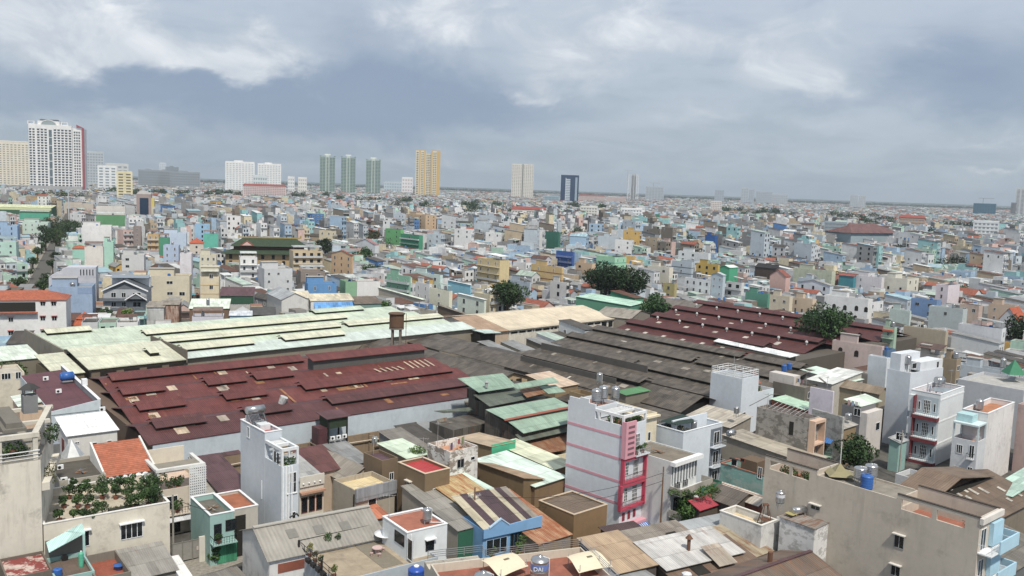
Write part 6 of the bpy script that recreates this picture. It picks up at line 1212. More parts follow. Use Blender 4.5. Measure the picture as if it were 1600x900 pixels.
mid('beige shop row with a maroon sign band by the far street',(100,318),12,146,'c2b5a5',wv=12,ang=20); mid('turquoise low house in front of the green market hall',(30,333),12,77,'3bb08f',wv=8,ang=20); mid('pink slim house beside the turquoise low house',(76,340),15,86,'d3a89a',wv=10,ang=20); mid('pale green flat house row by the street trees',(35,347),13,75,'b8d5c8',wv=12,ang=20,wr=4)
mid('narrow mauve brown house with slit windows',(208,354),17,220,'93827d',wv=8,ang=20,wr=1); mid('ochre balcony house beside the mauve brown house',(230,366),15,248,'c9a566',wv=9,ang=18,wr=2,balc='r'); mid('small green box on a roof beside the ochre house',(248,372),14.5,264,'3c9a74',wv=8,ang=18); mid('wide pale blue house behind the square windowed house',(255,364),14,291,'b4c9e4',wv=10,ang=18,hut=True); mid('sky blue house with a turquoise lower wing',(304,350),17,328,'86b9e0',wv=9,ang=18,wr=1); mid('turquoise low wing wall',(318,366),13,341,'48c2aa',wv=8,ang=18); mid('pale house with an orange pyramid roof near the temple',(296,380),11,318,'cfc4b5',wv=8,ang=18,kind='hip',rm=tile('b9532f'),rise=3,wr=1)
mid('cream terrace house with a mint awning floor behind the slim cream tower',(312,398),13,338,'cfc9ae',wv=8,ang=16,wr=3); mid('grey white rounded front house left of the market roofs',(190,398),12,225,'c6c8ca',wv=9,ang=18,wr=2)
# temple
tp=House('temple','temple with a green two tiered tile roof and red ridge trim',(352,396),9.5,484,None,None,17,14,cat='temple'); W,D=tp.wu,tp.wv; TR=tile('364a34',.6); tp.body(wall('b59a6e',.4),par=0); tp.roof('hip',TR,3.2,2.2,name='lower_roof'); tp.add('upper_walls',MB().box(4,W-3,4.2,D-4,11,13.4),wall('5f3f33',.4)); tp.roof('hip',TR,4.2,1.6,4,W-3,4,D-4,13.4,name='upper_roof')
tp.add('ridge_trim',MB().box(W*.16,W*.88,D/2-.3,D/2+.3,17.55,18.2).box(W*.14,W*.16,D/2-.3,D/2+.3,17.6,19.2).box(W*.88,W*.9,D/2-.3,D/2+.3,17.6,19.2),plain('a08a3c',.7)); tp.add('front_gable',MB().prism([(W*.16,2.0,13.6),(W*.34,2.0,13.6),(W*.25,2.0,16.4)],(0,3,0)),plain('8f4638',.7))
tp.add('gable_panel',MB().prism([(W*.19,1.95,13.9),(W*.31,1.95,13.9),(W*.25,1.95,15.8)],(0,-.06,0)),plain('c9a9a0',.7)); rows_of_windows(tp,'r',8,1.6,2.4,st=2,fr=plain('6a3a2e',.7))
# belt, middle
mid('white house with tiered balconies in front of the temple',(375,402),13.5,402,'dadcdc',wv=9,ang=20,wr=2,balc='r'); mid('grey white four storey house with a mint roof terrace box',(413,420),12.5,457,'c5c9ce',wv=12,ang=28,wr=3,hut=True); mid('tan and grey terrace house right of the temple front',(458,392),14,504,'c8b48c',wv=10,ang=25,wr=4,balc='r'); mid('orange tan four storey corner house with red gabled top',(550,399),13.5,552,'d2a878',L_=518,ang=50,wl=3,kind='gx',rm=tile('9a4a38'),rise=2); mid('old brown house with a terrace of red roofs below the temple',(470,424),9,508,'8f8078',wv=9,ang=25,wr=2)
mid('vivid blue house with an open terrace',(481,443),9.5,526,'4c94d8',wv=8,ang=22,wr=2,wins=[]); mid('green and white house with a red roof dormer',(540,440),10,558,'7db78a',wv=9,ang=26); mid('plain white house wall beside the green and white house',(558,440),10,594,'d9d8d9',wv=9,ang=26,rm=paving('8b8580',1))
sh=mid('white shop with a blue and white striped awning and a cream sheet roof',(486,470),8,552,'d6d6d4',wv=9,ang=22,kind='sy',rm=sheet('c7bda3',.2),rise=1.4); sh.add('blue_awning',MB().slab([(1,-2.4,5.4),(sh.wu,-2.4,5.4),(sh.wu,-.02,7.4),(1,-.02,7.4)],.05),sheet('4a8fd0',.0,.8,.3)); sh.add('white_banner',MB().box(1,sh.wu,-2.46,-2.41,4.2,5.4),WHITE); sh.add('shop_goods',MB().box(1.5,sh.wu-.4,-1.2,-.1,.3,2.4),plain('9a5a48',.8))
mid('white gable wall house with a green slide beside the striped awning shop',(457,466),8.5,486,'d8d8d6',wv=9,ang=22,kind='sy',rm=sheet('c7bda3',.1)); mid('grey barrel roofed barn with a white gable',(440,468),8.5,481,'cfcfcb',L_=417,ang=30,kind='gy',rm=sheet('9aa0a5',.05),rise=2.2,name='barn',cat='barn'); mid('low teal fronted house with a brown fibre roof',(555,475),7,596,'6f9a8f',wv=9,ang=24,kind='sy',rm=sheet('6d5f52',.1),wr=3)
mid('mint green four storey house with pale railings',(640,432),11.5,642,'7fbf9e',L_=604,ang=46,wl=3,balc='l'); mid('pale aqua house behind the mint railings house',(688,430),11,692,'bcd8d6',L_=642,ang=46,wl=3,hut=True); mid('long pale mint sheet roof before the mint house',(660,468),6,664,'a59f90',L_=590,ang=42,kind='sy',rm=sheet('c9d6c6',.05)); mid('small white house with square windows and a rooftop washing line',(671,444),10.5,675,'d5d6d8',L_=649,ang=42,wl=2,wr=1); mid('cream house with a green side panel near the water tower',(702,455),9.5,707,'dedcc0',L_=671,ang=42,wl=1); mid('bright cyan rooftop box house',(735,445),10.5,736,'6cc5e0',L_=700,ang=42,kind='sy',rm=sheet('dfe8ea',.02),rise=.5); mid('pale green white plain house with trailing plants',(757,468),9.5,760,'cfdccb',L_=715,ang=42,wl=2,kind='sy',rm=sheet('d5d8d6',.05),rise=.6)
mid('low mouldy white building in front of the water tower trees',(682,486),6.5,684,'c3bba8',L_=632,ang=42,wl=3,grime=.9); mid('brown shack row beside the mouldy white building',(730,492),5.5,733,'6e5d4e',L_=684,ang=42,kind='sy',rm=sheet('7d7468',.3))
ye=mid('yellow five storey house with balconies and a white roof canopy',(781,407),15.5,796,'d9c184',L_=746,ang=38,wl=3,balc='l',top='dde3e0'); mid('orange yellow house with dark red trim',(878,418),12.5,881,'d9b36a',L_=830,ang=42,band=plain('7a3a30',.7),wl=2); mid('grey blue box house beside the dark round tree',(828,441),10.5,830,'a9b9c9',L_=794,ang=42); mid('small white tower house with brown openings',(886,442),11,889,'d0cdca',L_=860,ang=42,wl=1,wr=1)
mg5=mid('mint green five storey house with teal stripes',(961,402),14.5,979,'93d8ad',L_=932,ang=42,wr=2,band=plain('3f9f90',.7)); mid('deep blue house with arched balconies',(895,394),13.5,898,'2f62b8',L_=869,ang=42,wl=2,balc='l'); mid('dark teal blank house wall',(873,363),17,876,'2a7d68',L_=852,ang=42); mid('tan house block with small windows behind the big tree',(925,412),12,931,'cfae86',L_=900,ang=42,wl=2)
mid('bright lime green house in the middle belt',(626,359),16,631,'5fc06a',L_=602,ang=42,wl=2); mid('emerald house with rounded balconies and an orange blind',(655,368),15,661,'2c9c72',L_=626,ang=42,balc='l',wl=1); mid('wide tan apartment house with a stepped roof',(665,336),20,682,'d0ae84',L_=635,ang=42,wl=2,wr=2,hut=True); mid('house with a broad brick red roof',(588,362),10,592,'8a5c4c',L_=538,ang=42,kind='gx',rm=tile('9a4438'),rise=3); mid('white gabled hall with a pink roof edge',(586,382),10,592,'c9d2da',L_=556,ang=48,kind='gx',rm=sheet('9a6f70',.05),rise=3)
# belt, right
for a in (('white two tier house with slit windows above the blue striped house',(1107,396),13,1111,'d8dde0',1060,dict(wl=3,hut=True)),('grey blue house with dark floor stripes',(1081,410),13,1084,'b3c1cf',1050,dict(band=plain('39424a',.7),wl=1)),('mustard yellow house strip below the white two tier house',(1122,414),11.5,1125,'d6ac2e',1088,dict(wl=3)),('vivid green house with a white gabled roof',(1140,418),12.5,1153,'2fae7d',1125,dict(kind='gx',rm=sheet('cfe2da',.02),rise=1)),('slim pale blue tower house with paired windows',(1130,430),13.5,1134,'b7cad9',1112,dict(wl=2,kind='gx',rm=sheet('b5bfc6',.02),rise=1)),('white house with small square windows right of the round tree',(1110,438),10.5,1114,'d5dade',1070,dict(wl=4,top='d5dadd')),('cream blank house behind the round tree',(1046,418),12,1052,'d8d2bf',1012,dict(wl=2)),('mouldy yellow house stub behind the maroon vented roofs',(1054,444),9.5,1058,'b8a860',1036,dict(grime=.9,wl=1)),('white house with lattice balconies behind the vented roofs',(1159,442),10.5,1163,'cdced0',1135,dict(wl=2,balc='l')),('sea green blank wall house behind the vented roofs',(1200,460),8.5,1204,'4f9f86',1165,{}),('cream house with two wide dark openings',(1234,464),9.5,1239,'d5c6a8',1203,dict(wl=2)),('peach house with white framed windows and rooftop plants',(1270,468),8.5,1276,'d8bd9c',1239,dict(wl=3)),('white house with a shallow blue gable front',(1297,446),9,1302,'c3d0de',1246,dict(wl=3,kind='gx',rm=sheet('8f8f8c',.1),rise=1.8)),('salmon pink house with a steep gable',(1228,432),11,1235,'d3a59a',1203,dict(kind='gx',rm=tile('8f5144'),rise=3)),('long mouldy pale green wall building',(1300,424),12.5,1306,'bcc4a8',1240,dict(grime=1.0)),('house with a black charred looking roof',(1212,420),10,1217,'5a4a42',1180,dict(kind='sx',rm=sheet('2b2b2d',.05),rise=2)),('vivid blue stepped tower house',(1118,368),18.5,1122,'1f5fb4',1102,dict(hut=True)),('teal blue low house with a red roof edge',(1334,432),10.5,1338,'2f93a8',1311,dict(kind='sx',rm=sheet('9a4a40',.1),rise=.8)),('white house with washed out lilac walls and a rail terrace',(1378,434),11,1382,'d8d2d8',1335,dict(wl=2)),('cream white house with rust awnings above the arched house',(1418,436),11,1436,'d9d6c4',1380,dict(wl=2,wr=2)),('pale mint slab house behind the orange awning house',(1422,486),11.5,1424,'b9cfc9',1390,dict()),('blue house with a white canopy front',(1464,470),10.5,1471,'6a93c8',1424,dict(wl=2)),('lavender pink tall narrow house',(1482,446),13,1500,'d8ccd6',1463,dict(wl=1)),('grey green wide blank house',(1505,484),11,1512,'b5c3c6',1452,dict(wl=1)),('white wide blank house at the right by the dark tree',(1566,514),11.5,1572,'cfd2da',1498,dict(wr=1,par=.9)),('beige long blank rendered house',(1478,518),9.5,1482,'b5a78c',1412,dict()),('brown rendered tower stub behind the tall blank white house',(1495,562),12.5,1502,'a08b6c',1474,dict(wr=1)),('pink grey blank house above the lavender narrow house',(1530,478),11,1536,'c3a898',1500,dict(wl=2)),('tan house with two dark windows near the right edge',(1586,478),11,1592,'c9ab90',1545,dict(wl=2))):
    mid(a[0],a[1],a[2],a[3],a[4],a[5],ang=42,**a[6])
def arch_window(h,f,s,z,w,hh):
    m=MB(); n=8; pts=[(s,z),(s+w,z)]+[(s+w/2+w/2*math.cos(a),z+hh-w/2+w/2*math.sin(a)) for a in np.linspace(0,math.pi,n)]
    m.prism([fpt(f,a,b,.004) for a,b in pts],(0,-.05,0) if f=='r' else (-.05,0,0)); h.add('arched_window',m,DARK)
aw=mid('white three storey house with rows of dark arched windows',(1357,468),11.5,1364,'dcdee0',1289,ang=48)
for (x,y) in ((1303,481),(1320,483),(1338,484),(1353,486),(1301,497),(1319,498),(1336,499)): s,z=aw.face('l',x,y); arch_window(aw,'l',s-.7,z-.4,1.4,2.0)
pa=mid('dusty pink wall house with two black arched windows',(1378,542),9.5,1382,'c9b2ac',1301,ang=48)
for (x,y) in ((1313,549),(1338,554)): s,z=pa.face('l',x,y); arch_window(pa,'l',s-.6,z-.6,1.2,1.8)
sm=mid('small blue and teal painted house by the pink arched wall',(1386,548),8.5,1400,'4a78a5',1360,ang=42,wl=2); oa=mid('green trimmed narrow house with an orange awning',(1398,512),11.5,1402,'9fc3a8',1380,ang=42,wl=1,balc='l'); oa.add('awning',MB().box(-1.0,-.01,.2,oa.wv-.2,10.2,10.7),plain('c85c40',.7))
bl2=mid('house with a brown lean roof over an open terrace of plants',(1470,556),10,1476,'cfc9b8',1432,ang=42,wl=2); bl2.add('lean_roof',MB().slab([(-1,-.3,11.6),(bl2.wu+.3,-.3,12.6),(bl2.wu+.3,bl2.wv,12.6),(-1,bl2.wv,11.6)],.1),sheet('5f4a44',.1)); og=mid('house with an orange tile gable at the right edge',(1590,500),9,1604,'bfc6cc',1562,ang=42,kind='gx',rm=tile('b8552f'),rise=4)
sp=House('sports_hall','grey sports hall with a big maroon hipped roof',(1330,364),16,1402,1290,ang=30,cat='hall'); sp.body(wall('8fa3ad',.2),par=0); sp.roof('hip',sheet('6d4a48',.05),9,2)
# water tower
p=at(617,548,0); wtw=Thing('water_tower','rusty brown round water tower on concrete legs among shrubs','water tower',(*at(619,546,8)[:2],0),0); wtw.add('tank',MB().lathe(0,0,[(1.75,13.7),(1.85,13.9),(1.85,17.0),(2.05,17.05),(2.0,17.4),(.3,17.5)],20),wall('6b4f3a',.9)); wtw.add('rim',MB().lathe(0,0,[(2.06,17.1),(2.2,17.25),(2.06,17.4)],20),wall('5a4534',.5)); wtw.add('floor_slab',MB().cyl((0,0,13.3),(0,0,13.68),1.9,seg=16),wall('7d7468',.8))
for k in range(4):
    a=math.pi/4+k*math.pi/2; wtw.add('leg',MB().cyl((1.4*math.cos(a),1.4*math.sin(a),0),(1.4*math.cos(a),1.4*math.sin(a),13.29),.24,seg=8),wall('7d7468',.8))
wtw.add('ladder',MB().path([(2.4,.2,0),(2.4,.2,17.4)],.05).path([(2.4,-.2,0),(2.4,-.2,17.4)],.05),RUSTM)
gm=simple('mint green tin roofed hall with small white roof vents',(985,478),8.5,wall('4f8f76',.3),'sy',sheet('a9d2bd',.03),1.5,L_=900,wu=14,ang=60,name='hall',cat='hall')
simple('long grey fibre roof hall behind the cream warehouse',(985,498),7.5,wall('8b8378',.5),'gy',sheet('8f887d',.05,.5),2,L_=930,wu=18,ang=60,name='hall',cat='hall'); simple('dark grey fibre gable roof between the round trees',(1085,484),7.5,wall('6d665e',.5),'gy',sheet('6d665f',.05,.5),2,L_=1003,wu=18,ang=52,name='hall',cat='hall')
# trees of the belt
for k,(lab,x,y,h,r,n,s,c) in enumerate((('big dark twin crowned tree behind the mint tin hall',944,487,23,9.5,4200,.95,'22381a'),('second broad dark crown of the big tree group',980,489,22,9.2,4000,.95,'243c1c'),('dark round tree behind the cream warehouse',792,505,19,8,3400,.85,'29421d'),('smaller round tree beside the maroon vented roofs',1024,510,14,6.8,2600,.8,'2a4a20'),('spreading tree at the end of the maroon vented roofs',1284,566,21,8.6,4200,.75,'2b4a22'),('feathery tall dark tree beside the temple roof',508,418,19,6,2200,.9,'2a3a22'),('round tree behind the orange tan corner house',566,420,15,7,2000,.9,'2b4a20'),('low tree in front of the teal fronted house',598,495,7.5,4,900,.7,'35521f'),('dark tree at the right edge beside the white wide house',1592,556,15,6,1800,.8,'22381a'),('slim tree in the dark grey villa garden',165,514,8,2.6,700,.6,'2f4a20'),('bright yellow green tree in the villa garden',200,512,7,2.2,700,.6,'5d7a2a'))):
    tree(lab,at(x,y,0),h,r,200+k,n,s,c)
pg=at(133,523,0); g=Thing('pavilion','orange tiled two tier garden pavilion beside the white hotel like house','pavilion',pg,20); g.add('lower_roof',MB().lathe(0,0,[(4.4,3.4),(2.2,5)],8),tile('b9562c')); g.add('upper_roof',MB().lathe(0,0,[(2.6,5.2),(.1,7.2)],8),tile('b9562c')); m=MB(); [m.cyl((3*math.cos(a),3*math.sin(a),0),(3*math.cos(a),3*math.sin(a),3.6),.15,seg=6) for a in np.linspace(0,5.3,6)]; g.add('posts',m,WHITE)
# ---------------------------------------------------------------- the rest of the city
PAL=[('d9dcde','white',27),('c6cbcf','pale grey',24),('b6c4cf','blue grey',20),('9cbbd6','pale blue',10),('d2c6a6','cream',9),('a9cdbb','mint green',8),('d0b0a8','pale pink',6),('8fc6ca','aqua',5),('8d9194','grey',8),('b5a387','beige',7),('7f776b','weathered brown',6),('cfa64a','yellow',1),('3b9670','green',.7),('4579b3','blue',1),('bcbac6','lilac',1),('b07a6c','brick red',1)]
RPAL=[('77736c','concrete',30),('85888a','grey tin',17),('5f4238','rusty tin',13),('9fb3a8','mint tin',5),('9a5540','orange tile',3),('4d4945','dark tin',14),('c3c8ca','white tin',5),('8f6455','red terrace',6),('8fb0bd','blue tin',3)]
def soft(h,k): 
    v=[int(h[i:i+2],16) for i in (0,2,4)]; m=sum(v)/3; return ''.join('%02x'%int(m+(c-m)*k) for c in v)
PAL=[(soft(h,.98),n,w) for h,n,w in PAL]
def pick(rnd,pal,n): 
    w=np.array([p[2] for p in pal],float); return rnd.choice(len(pal),n,p=w/w.sum())
def gen_lots():
    rnd=np.random.default_rng(11); seeds=[]
    S=230
    for gy in range(0,28):
        for gx in range(-20,21):
            x=gx*S+rnd.uniform(-80,80); y=gy*S+rnd.uniform(-80,80)
            if abs(x)<.75*y+260: seeds.append((x,y,rnd.uniform(-1,1)))
    seeds=np.array(seeds); out=[]
    for i,(sx,sy,r) in enumerate(seeds):
        d=math.hypot(sx,sy)
        ang=42+r*4 if d<480 and sx>-90 else (24+r*14 if d<480 else 42+r*40)
        a=R(ang); k=1.0 if d<2000 else (1.5 if d<3600 else 2.4)
        rows=[]; yv=-190.
        while yv<190:
            for half in (0,1):
                dep=rnd.uniform(11,16)*k; x=-190+rnd.uniform(0,4)
                while x<190:
                    w=rnd.choice([4.2,4.6,5,6,8,10],p=[.34,.28,.22,.1,.04,.02])*k
                    if rnd.random()<.93: rows.append((x+w/2,yv+dep/2+rnd.uniform(-.8,.8),w-.15,dep*rnd.uniform(.72,1)))
                    x+=w+(rnd.uniform(1,4) if rnd.random()<.06 else 0)
                yv+=dep+.4
            yv+=rnd.choice([2.5,3.5,6,9],p=[.35,.35,.2,.1])
        L=np.array(rows)
        cx=sx+L[:,0]*math.cos(a)-L[:,1]*math.sin(a); cy=sy+L[:,0]*math.sin(a)+L[:,1]*math.cos(a)
        dd=(cx[:,None]-seeds[None,:,0])**2+(cy[:,None]-seeds[None,:,1])**2
        near=np.argmin(dd,1)==i
        n=near.sum()
        if n: out.append(np.stack([cx[near],cy[near],np.full(n,a),L[near,2]/2,L[near,3]/2],1))
    L=np.concatenate(out); n=len(L)
    hs=rnd.choice([1,2,3,4,5,6],n,p=[.07,.18,.3,.28,.13,.04])*3.35+rnd.uniform(-.3,1.6,n)
    big=L[:,3]>6; hs=np.where(L[:,4]*L[:,3]>90,np.minimum(hs,13),hs)
    D=np.hypot(L[:,0],L[:,1]); hs=np.where(D>620,hs*(1.05+.2*rnd.random(n)),hs); hs=np.where(D>1500,np.minimum(hs,16.5),hs); hs=np.where(D<320,np.minimum(hs,3.4+hs*.35),hs)
    wc=pick(rnd,PAL,n); rc=pick(rnd,RPAL,n); kind=rnd.choice(3,n,p=[.7,.2,.1]); kind=np.where(np.isin(rc,[4]),2,kind); kind=np.where(np.isin(rc,[0,7]),0,kind)
    kind=np.where((kind==0)&np.isin(rc,[1,2,3,5,6,8])&(rnd.random(n)<.6),1,kind)
    ex=rnd.random((n,6)); jit=rnd.uniform(.88,1.08,n)
    return dict(L=L,h=hs,wc=wc,rc=rc,kind=kind,ex=ex,jit=jit)
LOT=gen_lots()
def hero_heights():
    "houses standing in front of the named ones stay low enough to leave them in view"
    L=LOT['L']; D=np.hypot(L[:,0],L[:,1]); P=np.stack([L[:,0],L[:,1],np.zeros(len(L))],1)-CAM
    w=P@cf; X=800+F*(P@cr)/w; Y0=450-F*(P@cu)/w; rad=np.maximum(L[:,3],L[:,4])*F/np.maximum(w,1)*.9; h=LOT['h'].copy()
    belt=(D<620)&(D>=262); h=np.where(belt,np.minimum(h,4+LOT['ex'][:,0]*6.5),h)
    for (x0,x1,yt,yb,dh) in HERO:
        m=(w>1)&(D<dh-2)&(X+rad>x0)&(X-rad<x1)
        yl=yt+.88*(yb-yt); py=450+(yl-450)  # lowest picture row a house top may reach
        slope=(Y0-yl)*D/F*1.0
        h=np.where(m,np.minimum(h,np.maximum(3.2,slope*.97)),h)
    LOT['h']=h
def cull():
    L=LOT['L']; x,y=L[:,0],L[:,1]; D=np.hypot(x,y)
    ok=(np.abs(x)<.66*y+70)&(y>60)&(D<6200)
    # thin out towards the far edge, leave pockets for trees
    ok&=~((D>4800)&(LOT['ex'][:,5]<(D-4800)/1900))
    r=np.maximum(L[:,3],L[:,4])
    for (fx,fy,fa,hu,hv) in foot:
        dx,dy=x-fx,y-fy; u=dx*math.cos(fa)+dy*math.sin(fa); v=-dx*math.sin(fa)+dy*math.cos(fa)
        c=np.abs(np.cos(L[:,2]-fa)); s=np.abs(np.sin(L[:,2]-fa))
        eu=(L[:,3]*c+L[:,4]*s)*.92; ev=(L[:,3]*s+L[:,4]*c)*.92
        ok&=~((np.abs(u)<hu+eu)&(np.abs(v)<hv+ev))
    return ok
def city_mesh(idx,nm,label=None):
    "walls, roofs, windows, tanks of many houses in one mesh"
    L=LOT['L'][idx]; h=LOT['h'][idx]; n=len(L); kind=LOT['kind'][idx]; ex=LOT['ex'][idx]; rnd=np.random.default_rng(3)
    wcol=np.array([lin(p[0])[:3] for p in PAL])[LOT['wc'][idx]]*LOT['jit'][idx][:,None]; rcol=np.array([lin(p[0])[:3] for p in RPAL])[LOT['rc'][idx]]*LOT['jit'][idx][:,None]
    ca,sa=np.cos(L[:,2]),np.sin(L[:,2]); hu,hv=L[:,3],L[:,4]; D=np.hypot(L[:,0],L[:,1])
    V=[];COL=[];ID=[]
    def Q(m,pts,col):
        "pts: four (x,y,z) tuples of arrays or scalars in units of metres, local; m mask"
        k=m.sum()
        if not k: return
        q=np.zeros((k,4,3))
        for i,(px,py,pz) in enumerate(pts):
            X=np.broadcast_to(px,(n,))[m] if np.ndim(px) else np.full(k,px); Y=np.broadcast_to(py,(n,))[m] if np.ndim(py) else np.full(k,py)
            q[:,i,0]=L[m,0]+X*ca[m]-Y*sa[m]; q[:,i,1]=L[m,1]+X*sa[m]+Y*ca[m]; q[:,i,2]=pz[m] if np.ndim(pz) else pz
        V.append(q.reshape(-1,3)); c=np.asarray(col); c=c[m] if c.ndim==2 else np.broadcast_to(c,(k,3)); COL.append(np.concatenate([c,np.ones((k,1))],1)); ID.append(idx[m])
    def box(m,x0,x1,y0,y1,z0,z1,c,ct=None):
        Q(m,[(x0,y0,z0),(x1,y0,z0),(x1,y0,z1),(x0,y0,z1)],c); Q(m,[(x1,y0,z0),(x1,y1,z0),(x1,y1,z1),(x1,y0,z1)],c)
        Q(m,[(x1,y1,z0),(x0,y1,z0),(x0,y1,z1),(x1,y1,z1)],c); Q(m,[(x0,y1,z0),(x0,y0,z0),(x0,y0,z1),(x0,y1,z1)],c)
        Q(m,[(x0,y0,z1),(x1,y0,z1),(x1,y1,z1),(x0,y1,z1)],c if ct is None else ct)
    al=np.ones(n,bool); A=kind==0; B=kind==1; G=kind==2
    # side walls; some house sides left as grey render
    grey=np.array([.28,.28,.275]); side=np.where((ex[:,0]<.3)[:,None],grey*(.8+.5*ex[:,1:2]),wcol)
    Q(al,[(-hu,-hv,0.),(hu,-hv,0.),(hu,-hv,h),(-hu,-hv,h)],wcol); Q(al,[(hu,-hv,0.),(hu,hv,0.),(hu,hv,h),(hu,-hv,h)],side)
    Q(al,[(hu,hv,0.),(-hu,hv,0.),(-hu,hv,h),(hu,hv,h)],wcol); Q(al,[(-hu,hv,0.),(-hu,-hv,0.),(-hu,-hv,h),(-hu,hv,h)],side)
    t=.2; zd=h-np.where(ex[:,1]<.5,.9,.35)
    for s in (-1,1):
        Q(A,[(-hu,s*hv,h),(hu,s*hv,h),(hu-t,s*(hv-t),h),(-hu+t,s*(hv-t),h)],wcol); Q(A,[(s*hu,-hv,h),(s*hu,hv,h),(s*(hu-t),hv-t,h),(s*(hu-t),-hv+t,h)],wcol)
        Q(A,[(-hu+t,s*(hv-t),zd),(hu-t,s*(hv-t),zd),(hu-t,s*(hv-t),h),(-hu+t,s*(hv-t),h)],wcol); Q(A,[(s*(hu-t),-hv+t,zd),(s*(hu-t),hv-t,zd),(s*(hu-t),hv-t,h),(s*(hu-t),-hv+t,h)],wcol)
    Q(A,[(-hu+t,-hv+t,zd),(hu-t,-hv+t,zd),(hu-t,hv-t,zd),(-hu+t,hv-t,zd)],rcol)
    e=.25; ri=np.minimum(1.6,hv*.25)
    Q(B,[(-hu-e,-hv-e,h+.1),(hu+e,-hv-e,h+.1),(hu+e,hv+e,h+ri),(-hu-e,hv+e,h+ri)],rcol)
    Q(B,[(hu,-hv,h),(hu,hv,h),(hu,hv,h+ri-.05),(hu,-hv,h+.05)],wcol); Q(B,[(-hu,-hv,h),(-hu,hv,h),(-hu,hv,h+ri-.05),(-hu,-hv,h+.05)],wcol); Q(B,[(-hu,hv,h),(hu,hv,h),(hu,hv,h+ri-.05),(-hu,hv,h+ri-.05)],wcol)
    rg=np.minimum(2.4,hu*.6)
    for s in (-1,1): 
        Q(G,[(s*(hu+e),-hv-e,h-.05),(s*(hu+e),hv+e,h-.05),(0.,hv+e,h+rg),(0.,-hv-e,h+rg)],rcol)
        Q(G,[(-hu,s*hv,h),(hu,s*hv,h),(hu*.5,s*hv,h+rg*.47),(0.,s*hv,h+rg-.08)],wcol); Q(G,[(-hu,s*hv,h),(0.,s*hv,h+rg-.08),(-hu*.25,s*hv,h+rg*.7),(-hu*.5,s*hv,h+rg*.47)],wcol)
    # stair heads, tanks, awnings over terraces
    S=A&(ex[:,2]<.6); y0=hv*(ex[:,3]*1.1-.9)
    box(S,-hu+.05,np.maximum(-hu+2.6,-.1*hu),y0,y0+np.minimum(4.,hv*.7),zd,h+2.1,wcol,np.array([.3,.29,.28]))
    T=(ex[:,3]<.34)&(D<1500); tc=np.where((ex[:,4]<.62)[:,None],np.array([.62,.64,.66]),np.array([.07,.19,.42])); ty=-hv*.6+hv*1.1*ex[:,4]; tx=hu*.35; th=np.where(S,h+.6,h+.3)
    for k in range(3):
        r=.62; c=math.cos(k*math.pi/3)*r; s_=math.sin(k*math.pi/3)*r; c2=math.cos((k+1)*math.pi/3)*r; s2=math.sin((k+1)*math.pi/3)*r
        Q(T,[(tx+c,ty+s_,th),(tx+c2,ty+s2,th),(tx+c2,ty+s2,th+1.5),(tx+c,ty+s_,th+1.5)],tc); Q(T,[(tx-c,ty-s_,th),(tx-c2,ty-s2,th),(tx-c2,ty-s2,th+1.5),(tx-c,ty-s_,th+1.5)],tc)
        Q(T,[(tx+c,ty+s_,th+1.5),(tx+c2,ty+s2,th+1.5),(tx,ty,th+1.75),(tx+c*.5,ty+s_*.5,th+1.62)],tc); Q(T,[(tx-c,ty-s_,th+1.5),(tx-c2,ty-s2,th+1.5),(tx,ty,th+1.75),(tx-c*.5,ty-s_*.5,th+1.62)],tc)
    S2=A&(ex[:,2]>=.6)&(ex[:,5]<.75)&(D>262)
    box(S2,-hu+.02,hu-.02,-hv*(.6*ex[:,3]-.2),hv-.02,zd,h+np.where(ex[:,4]<.5,2.9,2.3),side,np.where((ex[:,1]<.5)[:,None],rcol,np.array([.33,.33,.34])))
    K=A&(ex[:,4]>.6)&~S2; kc=np.array([lin(RPAL[i][0])[:3] for i in (1,6,3,2,1,6)])[(ex[:,5]*5.99).astype(int)]
    Q(K,[(-hu+.2,-hv+.2,h+1.7),(hu-.2,-hv+.2,h+1.7),(hu-.2,-hv*.1,h+2.3),(-hu+.2,-hv*.1,h+2.3)],kc)
    for sx in (-1,1):
        for yy in (-1,0): box(K&(D<1000),sx*(hu-.4)-.07,sx*(hu-.4)+.07,yy*hv*.1+(-hv+.5 if yy else -hv*.15),yy*hv*.1+(-hv+.64 if yy else -hv*.15+.14),zd,h+1.75,np.array([.5,.5,.5]))
